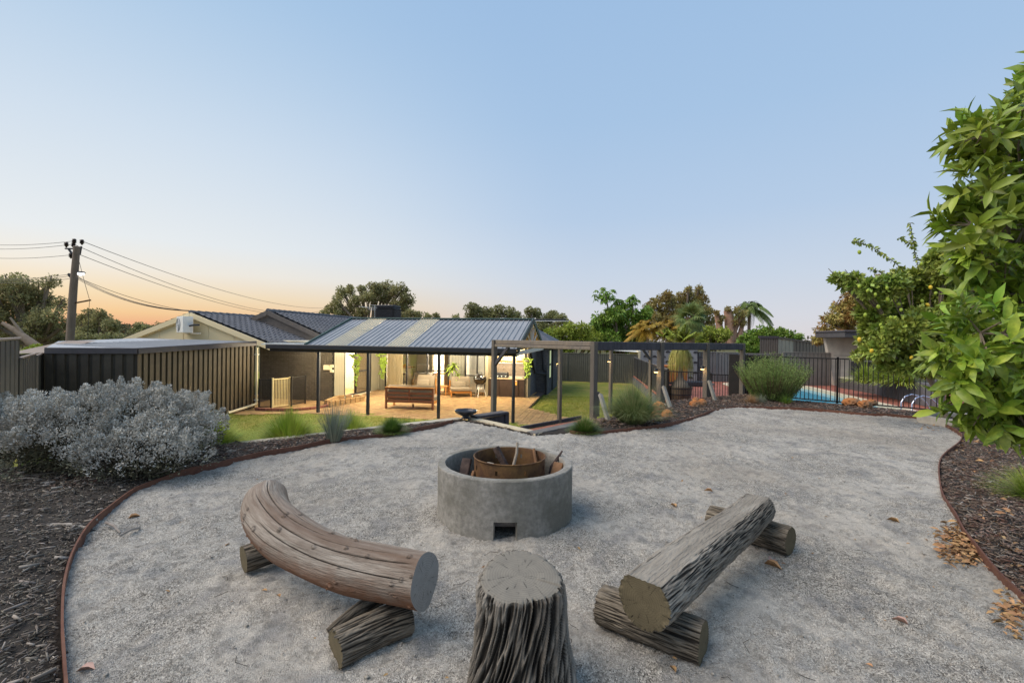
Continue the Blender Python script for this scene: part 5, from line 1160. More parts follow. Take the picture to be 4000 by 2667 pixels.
# half barrel with ponytail palm
c = at(2667, 1577, 16.9); bar = empty('half_barrel', (c.x, c.y + .3, DECK_Z), 0, 'weathered half wine barrel planter on the pool deck', 'planter'); f_ = None
mSt = mat('barrel_stave', '#5d5244', '#6f6352', 10, .9, isl=.15, bump=.4, bscale=40)
for i in range(22):
    a = 2 * math.pi * i / 22; o = MB().add([(.32, -.045, 0), (.32, .045, 0), (.4, .056, .3), (.4, -.056, .3), (.43, -.06, .58), (.43, .06, .58), (.29, -.04, 0), (.29, .04, 0), (.4, .055, .58), (.4, -.055, .58)], [(0, 1, 2, 3), (3, 2, 5, 4), (4, 5, 8, 9), (9, 8, 7, 6), (0, 3, 4, 9), (0, 9, 6, 6), (1, 7, 8, 5), (1, 5, 2, 2)] if False else [(0, 1, 2, 3), (3, 2, 5, 4), (4, 5, 8, 9), (9, 8, 7, 6)]).build('stave', mSt, bar) if f_ is None else f_.copy()
    if f_ is None: f_ = o
    else: COL.objects.link(o)
    o.rotation_euler = (0, 0, a)
for z, r_ in ((.09, .35), (.28, .405), (.5, .425)): MB().lathe([(r_, z), (r_ + .008, z), (r_ + .012, z + .045), (r_ + .002, z + .045)], n=30, close=True).build('hoop', M_DARK, bar)
MB().lathe([(0, .5), (.4, .5)], n=20).build('soil', M_SOIL, bar)
pt = empty('ponytail_palm', (c.x, c.y + .3, DECK_Z + .5), 0, 'ponytail palm with swollen base and drooping strap leaves in the half barrel', 'pot plant')
MB().lathe([(.33, -.02), (.33, .08), (.26, .22), (.13, .36), (.09, .5), (.07, .9), (.06, 1.3), (.05, 1.42), (0, 1.44)], n=20).build('trunk', mat('grey_trunk', '#6f675a', '#857b6b', 14, .9, bump=.5, bscale=30), pt, smooth=True)
n_ = 900; a = rng.uniform(0, 6.28, n_); e = rng.uniform(-.1, 1.45, n_); l = rng.uniform(.7, 1.0, n_); K = 5; vs = np.zeros((n_, 2 * (K + 1), 3)); d = np.column_stack([np.cos(a) * np.cos(e), np.sin(a) * np.cos(e), np.sin(e)]); s_ = np.column_stack([-np.sin(a), np.cos(a), np.zeros(n_)])
for k in range(K + 1):
    u = k / K; h = d * (l * np.minimum(u, .55) * .8)[:, None]; p = h + np.array((0, 0, 1.42)); dr = np.maximum(u - .3, 0) * 1.25 * l * (1.25 - .55 * np.sin(e)); p[:, 2] -= dr; p[:, :2] += d[:, :2] * (u * .06)
    w_ = .012 * (1 - u * .8); vs[:, 2 * k] = p - s_ * w_; vs[:, 2 * k + 1] = p + s_ * w_
F = (np.arange(n_)[:, None, None] * (2 * K + 2) + np.array([(2 * k, 2 * k + 1, 2 * k + 3, 2 * k + 2) for k in range(K)])[None]).reshape(-1, 4)
npmesh('crown', vs.reshape(-1, 3), F, mat('strap_leaf', '#8d9445', '#a8a355', 2, .7, isl=.3, trans=.2, c3='#b79b62', s3=3), pt)

# timber tub, dark bench, cushions on the deck
c = at(2633, 1500, 24.5); t = empty('timber_tub', (c.x, c.y + .5, DECK_Z), .05, 'orange timber sided tub behind the ponytail palm', 'timber tub')
for i in range(6): MB().bbox((0, -.5, .08 + i * .155), (1.35, .06, .15), .008).build('plank', mat('orange_cedar', '#a8602c', '#bb7238', 6, .6, stretch=(1, 1, 6), isl=.1), t)
MB().bbox((0, 0, .45), (1.3, 1.0, .86), .02).build('shell', MATS['orange_cedar'], t); MB().bbox((0, 0, .93), (1.45, 1.15, .06), .01).build('lid', MATS['orange_cedar'], t); MB().bbox((-.05, -.62, .06), (1.1, .1, .12), .01).build('step', M_DARK, t)
c = at(2710, 1495, 23.5); t = empty('outdoor_daybed', (c.x, c.y, DECK_Z), 0, 'low dark daybed in front of the mid grey fence', 'daybed'); MB().bbox((0, 0, .12), (1.2, .7, .24), .03).build('base', M_DARK, t); MB().bbox((.75, 0, .12), (.35, .6, .1), .03).build('cushion', M_FENP, t)
# rendered wall with scalloped tiles behind the tub
a = at(2500, 1490, 27.5); b = at(2722, 1495, 26.5); t = empty('scalloped_wall', ((a.x + b.x) / 2, (a.y + b.y) / 2, DECK_Z), math.atan2(b.y - a.y, b.x - a.x), 'grey wall with rows of small dark scallop tiles behind the pool deck', 'wall')
Lw = (b - a).length; MB().box((0, 0, 1.0), (Lw, .12, 2.3)).build('wall', mat('pale_grey_render', '#6f7276', '#7b7e82', 5, .8), t); f_ = None
for r in range(7):
    for i in range(7):
        v = [(0, 0, 0)] + [(.13 * math.cos(q), 0, .11 * math.sin(q)) for q in np.linspace(0, math.pi, 7)]
        o = MB().prism(v[1:], (0, -.03, 0)).build('scallop_tile', M_DARK, t) if f_ is None else f_.copy()
        if f_ is None: f_ = o
        else: COL.objects.link(o)
        o.location = (-Lw / 2 + .3 + i * .5 + (r % 2) * .25, -.062, .15 + r * .29)
c = at(2590, 1372, 30); t = empty('neighbour_shed', (c.x, c.y, -1), 0, 'cream sided neighbouring shed with white roof behind the lawn fence', 'shed')
MB().prism([(-1.6, 0, -.1), (.4, 0, -.1), (.4, 0, 1.7), (-1.6, 0, 1.95)], (0, 2.2, 0)).build('wall', M_BEIGE, t); MB().add([(.4, 0, 1.75), (-4, 0, 2.0), (-4, 3, 2.35), (.6, 3, 2.1)], [(0, 1, 2, 3)]).build('roof', M_WHITE, t); MB().bbox((.42, -.02, .85), (.06, .06, 1.8), .01).build('corner_post', mS, t)

# cabana, grey planter walls at the pool
M_REND = mat('warm_grey_render', '#c4bbac', '#cdc5b6', 3, .85, c3='#8d8577', s3=1); M_DREN = mat('dark_grey_block', '#55514f', '#5f5b59', 4, .85, c3='#4b4745', s3=2)
a = at(3240, 1505, 25.0); cab = empty('pool_cabana', (a.x, a.y, DECK_Z), -.10, 'flat roofed rendered cabana with dark recess beyond the pool', 'cabana')
MB().prism([(.25, 0, 0), (8.5, 0, 0), (8.5, 0, 2.6), (-.25, 0, 2.6)], (0, .25, 0)).build('wall', M_REND, cab)
MB().bbox((2.25, -.9, 2.72), (5.6, 2.6, .3), .02).build('roof_slab', mat('charcoal_slab', '#4e4a4b', '#575354', 4, .6), cab); MB().bbox((2.25, -.95, 2.88), (5.7, 2.7, .09), .02).build('roof_edge', M_FAS, cab)
MB().box((1.85, -.03, .95), (1.6, .08, .72)).build('recess_frame', MATS['charcoal_slab'], cab); MB().box((2.0, -.06, .98), (1.35, .06, .6)).build('recess', M_BLACK, cab)
for x in (2.6, 5.0): MB().box((x, -.004, 1.4), (.015, .012, 2.4)).build('joint', M_DREN, cab)
MB().box((4.2, -.004, 1.62), (8.0, .012, .015)).build('joint', M_DREN, cab)
p0 = at(3268, 1512, 24.0); p1_ = at(3418, 1541, 20.9); p2_ = at(3660, 1598, 16.2)
for lab, a, b, h, m, capc in (('dark grey block bench wall with pale top between the cabana and the pool', p0, p1_, .48, M_DREN, True), ('taller smooth grey planter wall right of the pool', p1_, p2_, .85, mat('smooth_grey', '#625f62', '#6a676a', 3, .8), False)):
    d = (b - a); d.z = 0; L = d.length; t = empty('planter_wall', (a.x, a.y, DECK_Z), math.atan2(d.y, d.x), lab, 'garden wall'); 
    if capc:
        for r in range(3):
            for i in range(8): MB().bbox((L * (i + .5) / 8, .1, .075 + r * .16), (L / 8 - .01, .2, .15), .005).build('block', m, t)
        MB().bbox((L / 2, .55, h + .03), (L, 1.1, .06), .01).build('seat_top', M_CONC, t)
    else: MB().bbox((L / 2, .12, h / 2), (L, .24, h), .01).build('wall', m, t); MB().bbox((L / 2, .75, h - .1), (L, 1.1, .1), .01).build('soil', M_SOIL, t)
# brown neighbour shed behind the fences
a = at(2968, 1340, 33); b = at(3040, 1340, 33); c = at(3240, 1345, 42); t = empty('neighbour_shed', (a.x, a.y, -1), 0, 'brown sheet shed with clear panels above the taupe fence', 'shed')
clad('wall_sheet', (a.x, a.y), (b.x, b.y), -1, 1.95, 1.9, M_FENT, 8, parent=t); 
L4 = [Vector((b.x + (c.x - b.x) * k / 4, b.y + (c.y - b.y) * k / 4, 0)) for k in range(5)]
for k in range(4): clad('wall_sheet', (L4[k].x, L4[k].y), (L4[k + 1].x, L4[k + 1].y), -1, 1.9 - .12 * k, 1.78 - .12 * k, M_CLEAR if k == 0 else M_FENT, 4, parent=t)
MB().beam((a.x - .1, a.y, 2.0), (b.x, b.y, 2.0), .1, .18).beam((b.x, b.y, 1.98), (c.x, c.y, 1.45), .1, .12).build('fascia', M_FAS, t, world=True)

# ================================================================== FIRE PIT
M_PIT = mat('pit_concrete', '#807d76', '#9f9b92', 26, .92, bump=.8, bscale=150, c3='#69665b', s3=2.8, f3=.7, spec=.2, bdist=.006)
pit = empty('fire_pit', (PIT[0], PIT[1], 0), 0, 'round concrete fire pit ring with a square vent at its base', 'fire pit')
Ro, Ri, Hp = PITR, .535, .485; n = 144; zz_ = [-.06, .0, .06, .12, .165, .26, .36, .45, Hp - .008, Hp]; pm = MB()
hole = lambda a: abs(((math.degrees(a) + 90 + 180) % 360) - 180 - 2.0) < 9.2
rings = [(Ro - (.007 if i == len(zz_) - 1 else 0), z) for i, z in enumerate(zz_)] + [(Ri + .006, Hp), (Ri, Hp - .008)] + [(Ri, z) for z in reversed(zz_[:-2])]
V = []
for r_, z in rings:
    for j in range(n):
        a = 2 * math.pi * j / n; w_ = noise.noise(Vector((math.cos(a) * 3, math.sin(a) * 3, z * 4))) * .0035 if z < Hp - .01 else noise.noise(Vector((math.cos(a) * 8, math.sin(a) * 8, r_ * 9))) * .003; V.append(((r_ + w_) * math.cos(a), (r_ + w_) * math.sin(a), z))
Fc = []
for i in range(len(rings) - 1):
    for j in range(n):
        am = 2 * math.pi * (j + .5) / n; low = max(rings[i][1], rings[i + 1][1]) <= .166
        if low and hole(am): continue
        Fc.append((i * n + j, i * n + (j + 1) % n, (i + 1) * n + (j + 1) % n, (i + 1) * n + j))
pm.add(V, Fc)
hs = [j for j in range(n) if hole(2 * math.pi * (j + .5) / n)]; a0, a1 = 2 * math.pi * hs[0] / n, 2 * math.pi * (hs[-1] + 1) / n
for a in (a0, a1): pm.add([(Ro * math.cos(a), Ro * math.sin(a), -.05), (Ri * math.cos(a), Ri * math.sin(a), -.05), (Ri * math.cos(a), Ri * math.sin(a), .165), (Ro * math.cos(a), Ro * math.sin(a), .165)], [(0, 1, 2, 3)])
k = len(hs); ar = [2 * math.pi * (hs[0] + q) / n for q in range(k + 1)]; pm.add([(Ro * math.cos(a), Ro * math.sin(a), .165) for a in ar] + [(Ri * math.cos(a), Ri * math.sin(a), .165) for a in ar], [(i, i + 1, k + 2 + i, k + 1 + i) for i in range(k)])
pm.build('concrete_ring', M_PIT, pit, smooth=True)
MB().lathe([(0, .1), (Ri - .01, .1)], n=40).build('ash_bed', mat('ash', '#2e2b28', '#4d4944', 20, .98, bump=.8, bscale=50), pit)
# steel drum inside
M_RUST = mat('rusty_drum', '#664a35', '#4b382d', 8, .75, c3='#8a6840', s3=4.5, f3=.75, bump=.3, bscale=80, metal=.25, spec=.3)
dr = empty('steel_drum', (PIT[0] + .04, PIT[1] + .10, .05), .2, 'rusty bottomless steel drum ring standing inside the fire pit', 'drum'); Rd = .328; n = 96; V = []; Fc = []
RZ = [0, .1, .2, .3, .36, .4, .445, .46]
for r_ in (Rd, Rd - .006):
    for z in RZ:
        for j in range(n): a = 2 * math.pi * j / n; q = r_ + .003 * math.sin(3 * a) + (.003 if z == .46 else 0); V.append((q * math.cos(a), q * math.sin(a), z))
m_ = len(RZ)
for s_ in (0, 1):
    for i in range(m_ - 1):
        for j in range(n):
            if RZ[i] == .36 and j % 12 == 3: continue
            f = (s_ * m_ * n + i * n + j, s_ * m_ * n + i * n + (j + 1) % n, s_ * m_ * n + (i + 1) * n + (j + 1) % n, s_ * m_ * n + (i + 1) * n + j); Fc.append(f if s_ == 0 else f[::-1])
Fc += [((m_ - 1) * n + j, (m_ - 1) * n + (j + 1) % n, (2 * m_ - 1) * n + (j + 1) % n, (2 * m_ - 1) * n + j) for j in range(n)]
MB().add(V, Fc).build('drum_wall', M_RUST, dr, smooth=True)
MB().tube([((Rd + .004) * math.cos(2 * math.pi * j / 60), (Rd + .004) * math.sin(2 * math.pi * j / 60), .458) for j in range(61)], .006, 6, cap=False).build('rolled_rim', M_RUST, dr, smooth=True)
# firewood standing in the pit and drum
M_CHAR = mat('charred_wood', '#3a2e2a', '#5a4a42', 12, .9, bump=.5, bscale=40); M_PALE = mat('pale_stick', '#9a8d7d', '#b3a693', 14, .85, bump=.4, bscale=60)
M_FW = mat('split_firewood', '#7c5a3e', '#96704e', 8, .85, stretch=(1, 1, .3), bump=.5, bscale=40, c3='#5c4636', s3=5)
px_, py_ = PIT
def fw(p0, p1, w_, h, m, lab): 
    MB().beam(Vector(p0) + Vector((px_, py_, 0)), Vector(p1) + Vector((px_, py_, 0)), w_, h, b=.008).build('firewood', m, label=lab, cat='firewood', group='firewood in the fire pit')
fw((-.42, -.12, .12), (-.36, .16, .46), .09, .035, M_CHAR, 'dark flat piece of firewood between the drum and the left side of the ring')
fw((-.36, -.2, .12), (-.28, .02, .38), .03, .05, M_FW, 'orange brown splinter leaning on the left of the drum')
fw((.12, .22, .15), (-.1, .34, .53), .05, .06, M_CHAR, 'reddish dark log leaning left inside the drum')
fw((.34, .1, .15), (.27, .3, .53), .02, .035, M_FW, 'brown splinter inside the right of the drum')
fw((.36, -.1, .12), (.5, .1, .45), .1, .03, M_FW, 'broken orange plank between the drum and the right of the ring')
MB().tube([(px_ + .05, py_ + .1, .16), (px_ + .07, py_ + .14, .38), (px_ + .105, py_ + .16, .52), (px_ + .11, py_ + .17, .62)], [.016, .015, .013, .011], 8).build('stick', M_PALE, smooth=True, label='pale stick standing up out of the drum', cat='stick')
fw((-.2, .1, .14), (-.13, .12, .43), .08, .07, M_PALE, 'pale grey chopped block at the left inside the drum')
t = MB().tube([(px_ + .38, py_ + .02, .12), (px_ + .44, py_ + .15, .4), (px_ + .54, py_ + .22, .53)], [.03, .022, .008], 7).build('branch', M_CHAR, smooth=True, label='charred pointed branch leaning on the right wall of the pit', cat='branch')

# ================================================================== LOGS
def wood_mat(name, c1, c2, c3, sc_=3, bump=.7, bs=14, st=(14, 14, 1), c4=None):
    return mat(name, c1, c2, sc_, .85, bump=bump, bscale=bs, c3=c3, s3=.45, f3=.8, stretch=st, spec=.25, bdist=.02)
KNOTS = [(random.uniform(-.7, 1.9), random.uniform(.15, 1.75), random.uniform(.008, .016), random.uniform(.05, .11)) for _ in range(34)]
def log(name, path, rad, m, endm, nseg=150, nr=110, ridge_=.0, rfreq=12, lump=.03, cracks=(), flat=None, parent=None, label=None, cat=None, group=None, seed=0, twist=0, rough_end=.0, z0=None):
    """log along a path (local z of the material = along the log); UV-less: object coords built from a straight copy kept in attribute"""
    P = crom([np.asarray(p, float) for p in path], max(2, nseg // (len(path) - 1))); k = len(P); rr = np.interp(np.linspace(0, 1, k), np.linspace(0, 1, len(rad)), rad); V = []; U = []; CV = []; ref = np.array((0, 0, 1.0)); L = 0
    for i, p in enumerate(P):
        t = P[min(i + 1, k - 1)] - P[max(i - 1, 0)]; t /= np.linalg.norm(t); a = np.cross(t, ref); a /= np.linalg.norm(a); up = np.cross(a, t); u = i / (k - 1)
        if i: L += np.linalg.norm(P[i] - P[i - 1])
        for j in range(nr):
            q = 2 * math.pi * j / nr; c, s = math.cos(q), math.sin(q); r_ = rr[i]; qq = q + twist * u
            h = lump * noise.noise(Vector((c * 1.3 + seed, s * 1.3, L * 2.2))); cv = 0.0
            if ridge_:
                w_ = noise.noise(Vector((math.cos(qq) * rfreq * .35 + seed, math.sin(qq) * rfreq * .35, L * 2.0))) * .9
                n1 = noise.noise(Vector((math.cos(qq) * rfreq + w_, math.sin(qq) * rfreq + w_, L * 5 + seed))); n2 = noise.noise(Vector((math.cos(qq) * rfreq * 1.6, math.sin(qq) * rfreq * 1.6, L * 11 + seed)))
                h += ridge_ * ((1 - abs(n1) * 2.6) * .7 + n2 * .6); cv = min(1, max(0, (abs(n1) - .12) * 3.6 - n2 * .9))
            else:
                h += .014 * min(1, u * 14, (1 - u) * 14) * noise.noise(Vector((c * 14, s * 14, L * 1.5 + seed)))
                for (kq, kl, kr, kh) in KNOTS:
                    dd_ = ((math.atan2(math.sin(q - kq), math.cos(q - kq)) * .15) ** 2 + (L - kl) ** 2) / kr ** 2
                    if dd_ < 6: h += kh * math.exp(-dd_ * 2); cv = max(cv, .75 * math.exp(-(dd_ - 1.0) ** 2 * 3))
            for (cq, u0, u1, dep, wd) in cracks:
                if u0 < u < u1:
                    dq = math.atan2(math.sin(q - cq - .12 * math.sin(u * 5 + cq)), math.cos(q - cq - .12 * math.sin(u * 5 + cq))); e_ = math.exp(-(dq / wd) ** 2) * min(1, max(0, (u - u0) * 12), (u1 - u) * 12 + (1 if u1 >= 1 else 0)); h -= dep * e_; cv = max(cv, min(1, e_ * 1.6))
            rad_ = r_ * (1 + h)
            if flat: 
                fz, f0 = flat; 
                if s * rad_ > fz * r_: sgn = fz * r_ / (s * rad_ + 1e-9); off_ = a * c * rad_ + up * fz * r_ + up * .004 * noise.noise(Vector((c * 9, L * 3, 0))); V.append(p + off_); U.append((c * r_, s * r_, L)); CV.append(0); continue
            jag = rough_end * noise.noise(Vector((c * 5, s * 5, seed))) if i == 0 else 0
            V.append(p + a * c * rad_ + up * s * rad_ + t * jag * r_ * (1 if i else -1)); U.append((c * r_, s * r_, L)); CV.append(cv)
    Fc = [(i * nr + j, i * nr + (j + 1) % nr, (i + 1) * nr + (j + 1) % nr, (i + 1) * nr + j) for i in range(k - 1) for j in range(nr)]
    def cap(i, flip):
        base = i * nr; ctr = np.mean(V[base:base + nr], axis=0); ids = list(range(base, base + nr)); t = (P[0] - P[1]) if i == 0 else (P[-1] - P[-2]); t = t / np.linalg.norm(t)
        for fr in (.97, .85, .6, .3):
            st_ = len(V)
            for j in range(nr):
                v0 = np.asarray(V[base + j]) - ctr; v0 = v0 - t * (v0 @ t) * (1 if fr < .9 else .3); v = ctr + v0 * fr ; V.append(v); U.append((U[base + j][0] * fr, U[base + j][1] * fr, U[base + j][2]))
            for j in range(nr):
                f = (ids[j], ids[(j + 1) % nr], st_ + (j + 1) % nr, st_ + j); capF.append(f if flip else f[::-1])
            ids = list(range(st_, st_ + nr))
        V.append(ctr); U.append((0, 0, U[base][2])); c_ = len(V) - 1
        for j in range(nr): f = (ids[j], ids[(j + 1) % nr], c_); capF.append(f if flip else f[::-1])
    capF = []; cap(0, True); cap(k - 1, False)
    me = bpy.data.meshes.new(name); org = np.array(P[0]); me.from_pydata([tuple(np.asarray(v) - org) for v in V], [], Fc + capF)
    me.materials.append(m); me.materials.append(endm); me.polygons.foreach_set('material_index', [0] * len(Fc) + [1] * len(capF)); me.polygons.foreach_set('use_smooth', [True] * len(Fc) + [False] * len(capF))
    CV += [0] * (len(V) - len(CV)); ac = me.attributes.new('cavity', 'FLOAT', 'POINT'); ac.data.foreach_set('value', np.array(CV, dtype=np.float32)); at_ = me.attributes.new('straight', 'FLOAT_VECTOR', 'POINT'); at_.data.foreach_set('vector', np.array(U, dtype=np.float32).ravel()); me.update()
    o = bpy.data.objects.new(name, me); COL.objects.link(o); o.location = org; WM[o.name] = Matrix.Translation(Vector(org))
    if parent is not None: o.parent = parent; o.location = Vector(org) - WM[parent.name].translation
    return tag(o, label, cat, group)
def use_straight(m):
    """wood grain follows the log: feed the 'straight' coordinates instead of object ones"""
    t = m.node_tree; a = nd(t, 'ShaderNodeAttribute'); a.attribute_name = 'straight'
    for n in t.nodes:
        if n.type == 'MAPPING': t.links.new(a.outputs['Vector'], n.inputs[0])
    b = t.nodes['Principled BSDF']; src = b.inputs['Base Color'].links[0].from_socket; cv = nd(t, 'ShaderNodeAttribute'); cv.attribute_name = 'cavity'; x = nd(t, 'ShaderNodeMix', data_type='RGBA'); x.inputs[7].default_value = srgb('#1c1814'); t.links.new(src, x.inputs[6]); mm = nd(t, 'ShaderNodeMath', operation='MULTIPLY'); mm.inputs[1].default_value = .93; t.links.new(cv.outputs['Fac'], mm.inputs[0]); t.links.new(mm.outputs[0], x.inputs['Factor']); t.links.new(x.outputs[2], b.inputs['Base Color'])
    return m
def end_grain(name, c1, c2, dark):
    m = bpy.data.materials.new(name); m.use_nodes = True; t = m.node_tree; b = t.nodes['Principled BSDF']; b.inputs['Roughness'].default_value = .88; b.inputs['Specular IOR Level'].default_value = .2
    a = nd(t, 'ShaderNodeAttribute'); a.attribute_name = 'straight'; mp = nd(t, 'ShaderNodeMapping'); mp.inputs['Scale'].default_value = (1, 1, 0); t.links.new(a.outputs['Vector'], mp.inputs[0])
    wv = nd(t, 'ShaderNodeTexWave'); wv.wave_type = 'RINGS'; wv.rings_direction = 'Z'; wv.inputs['Scale'].default_value = 26; wv.inputs['Distortion'].default_value = 2.5; wv.inputs['Detail'].default_value = 3; wv.inputs['Detail Scale'].default_value = 3; t.links.new(mp.outputs[0], wv.inputs['Vector'])
    # radial checks: noise in angle
    sp = nd(t, 'ShaderNodeSeparateXYZ'); t.links.new(mp.outputs[0], sp.inputs[0]); an = nd(t, 'ShaderNodeMath', operation='ARCTAN2'); t.links.new(sp.outputs[1], an.inputs[0]); t.links.new(sp.outputs[0], an.inputs[1])
    cb = nd(t, 'ShaderNodeCombineXYZ'); t.links.new(an.outputs[0], cb.inputs[0]); ln = nd(t, 'ShaderNodeVectorMath', operation='LENGTH'); t.links.new(mp.outputs[0], ln.inputs[0]); ml = nd(t, 'ShaderNodeMath', operation='MULTIPLY'); ml.inputs[1].default_value = 1.5; t.links.new(ln.outputs['Value'], ml.inputs[0]); t.links.new(ml.outputs[0], cb.inputs[1])
    nz = nd(t, 'ShaderNodeTexNoise'); nz.inputs['Scale'].default_value = 5; nz.inputs['Detail'].default_value = 7; nz.inputs['Roughness'].default_value = .75; t.links.new(cb.outputs[0], nz.inputs['Vector'])
    r = nd(t, 'ShaderNodeMapRange'); r.inputs['From Min'].default_value = .585; r.inputs['From Max'].default_value = .63; t.links.new(nz.outputs[0], r.inputs['Value'])
    n2 = nd(t, 'ShaderNodeTexNoise'); n2.inputs['Scale'].default_value = 16; n2.inputs['Detail'].default_value = 6; t.links.new(mp.outputs[0], n2.inputs['Vector'])
    x = nd(t, 'ShaderNodeMix', data_type='RGBA'); x.inputs[6].default_value = srgb(c1); x.inputs[7].default_value = srgb(c2); t.links.new(n2.outputs[0], x.inputs['Factor'])
    m1 = nd(t, 'ShaderNodeMath', operation='MULTIPLY'); m1.inputs[1].default_value = .22; t.links.new(wv.outputs['Fac'], m1.inputs[0])
    y = nd(t, 'ShaderNodeMix', data_type='RGBA'); y.inputs[7].default_value = srgb(dark); t.links.new(x.outputs[2], y.inputs[6]); t.links.new(m1.outputs[0], y.inputs['Factor'])
    z = nd(t, 'ShaderNodeMix', data_type='RGBA'); z.inputs[7].default_value = srgb('#1d1916'); t.links.new(y.outputs[2], z.inputs[6]); m2 = nd(t, 'ShaderNodeMath', operation='MULTIPLY'); m2.inputs[1].default_value = .85; t.links.new(r.outputs['Result'], m2.inputs[0]); t.links.new(m2.outputs[0], z.inputs['Factor'])
    t.links.new(z.outputs[2], b.inputs['Base Color']); sb = nd(t, 'ShaderNodeMath', operation='SUBTRACT'); t.links.new(n2.outputs[0], sb.inputs[0]); t.links.new(r.outputs['Result'], sb.inputs[1]); bp = nd(t, 'ShaderNodeBump'); bp.inputs['Strength'].default_value = .6; bp.inputs['Distance'].default_value = .006; t.links.new(sb.outputs[0], bp.inputs['Height']); t.links.new(bp.outputs[0], b.inputs['Normal'])
    return m
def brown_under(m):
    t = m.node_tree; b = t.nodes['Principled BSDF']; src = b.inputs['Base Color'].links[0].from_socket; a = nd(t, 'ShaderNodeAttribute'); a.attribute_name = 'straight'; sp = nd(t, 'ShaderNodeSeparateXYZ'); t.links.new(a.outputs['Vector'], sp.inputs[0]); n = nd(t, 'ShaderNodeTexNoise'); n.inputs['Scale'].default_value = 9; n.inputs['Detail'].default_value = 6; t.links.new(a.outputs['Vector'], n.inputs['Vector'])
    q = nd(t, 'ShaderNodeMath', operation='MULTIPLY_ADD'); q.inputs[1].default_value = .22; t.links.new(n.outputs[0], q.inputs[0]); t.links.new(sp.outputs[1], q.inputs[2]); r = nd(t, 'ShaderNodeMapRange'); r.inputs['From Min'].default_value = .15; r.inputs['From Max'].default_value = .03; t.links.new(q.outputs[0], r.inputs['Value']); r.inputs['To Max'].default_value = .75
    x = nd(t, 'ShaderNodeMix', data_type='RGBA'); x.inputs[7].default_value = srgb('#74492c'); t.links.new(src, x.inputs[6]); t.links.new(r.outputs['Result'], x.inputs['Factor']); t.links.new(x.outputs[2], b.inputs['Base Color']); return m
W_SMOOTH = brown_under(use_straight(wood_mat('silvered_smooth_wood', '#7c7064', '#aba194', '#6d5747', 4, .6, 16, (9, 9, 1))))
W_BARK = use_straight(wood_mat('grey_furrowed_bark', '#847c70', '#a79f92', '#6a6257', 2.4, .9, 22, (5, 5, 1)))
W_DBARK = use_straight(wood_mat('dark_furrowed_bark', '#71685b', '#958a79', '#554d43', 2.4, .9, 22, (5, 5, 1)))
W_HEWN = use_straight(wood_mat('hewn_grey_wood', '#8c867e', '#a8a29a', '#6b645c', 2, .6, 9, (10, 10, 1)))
E_GREY = end_grain('grey_end_grain', '#8d8a85', '#aaa7a1', '#6a6661'); E_TAN = end_grain('tan_end_grain', '#6f6b63', '#928b7e', '#554f45'); E_OLD = end_grain('old_brown_end_grain', '#564e3d', '#746a53', '#3b3528')
# left bench: curved smooth log on two short logs
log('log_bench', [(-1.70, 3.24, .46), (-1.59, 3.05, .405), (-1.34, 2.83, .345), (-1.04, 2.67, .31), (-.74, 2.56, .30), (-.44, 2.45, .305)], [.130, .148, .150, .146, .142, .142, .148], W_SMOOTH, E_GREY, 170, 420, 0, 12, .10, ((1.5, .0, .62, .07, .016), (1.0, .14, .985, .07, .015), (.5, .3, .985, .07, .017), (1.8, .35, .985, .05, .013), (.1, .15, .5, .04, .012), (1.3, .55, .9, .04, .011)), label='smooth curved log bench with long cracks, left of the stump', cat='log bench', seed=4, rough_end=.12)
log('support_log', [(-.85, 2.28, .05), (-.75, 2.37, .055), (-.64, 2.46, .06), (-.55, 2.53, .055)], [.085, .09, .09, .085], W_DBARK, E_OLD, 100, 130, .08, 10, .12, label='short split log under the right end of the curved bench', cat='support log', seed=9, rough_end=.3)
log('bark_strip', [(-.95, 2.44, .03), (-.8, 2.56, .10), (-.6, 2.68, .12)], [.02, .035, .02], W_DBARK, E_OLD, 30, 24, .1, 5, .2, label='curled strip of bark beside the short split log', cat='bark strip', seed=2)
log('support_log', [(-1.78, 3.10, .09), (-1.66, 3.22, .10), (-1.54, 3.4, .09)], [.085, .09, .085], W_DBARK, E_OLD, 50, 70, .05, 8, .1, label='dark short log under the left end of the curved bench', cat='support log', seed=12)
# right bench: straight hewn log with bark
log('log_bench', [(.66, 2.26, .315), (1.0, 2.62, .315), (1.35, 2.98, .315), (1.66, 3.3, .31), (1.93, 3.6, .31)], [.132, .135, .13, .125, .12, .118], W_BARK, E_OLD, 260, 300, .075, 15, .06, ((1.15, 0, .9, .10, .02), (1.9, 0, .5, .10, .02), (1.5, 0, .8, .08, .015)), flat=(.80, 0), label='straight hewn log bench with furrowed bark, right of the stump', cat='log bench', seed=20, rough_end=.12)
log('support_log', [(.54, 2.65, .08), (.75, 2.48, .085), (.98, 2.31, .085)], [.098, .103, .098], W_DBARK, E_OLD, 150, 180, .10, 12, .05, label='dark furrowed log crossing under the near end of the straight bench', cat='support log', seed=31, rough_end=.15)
log('support_log', [(1.72, 3.95, .09), (1.92, 3.72, .10), (2.12, 3.48, .10)], [.1, .104, .1], W_DBARK, E_OLD, 130, 160, .10, 12, .05, label='dark furrowed log crossing under the far end of the straight bench', cat='support log', seed=41, rough_end=.15)
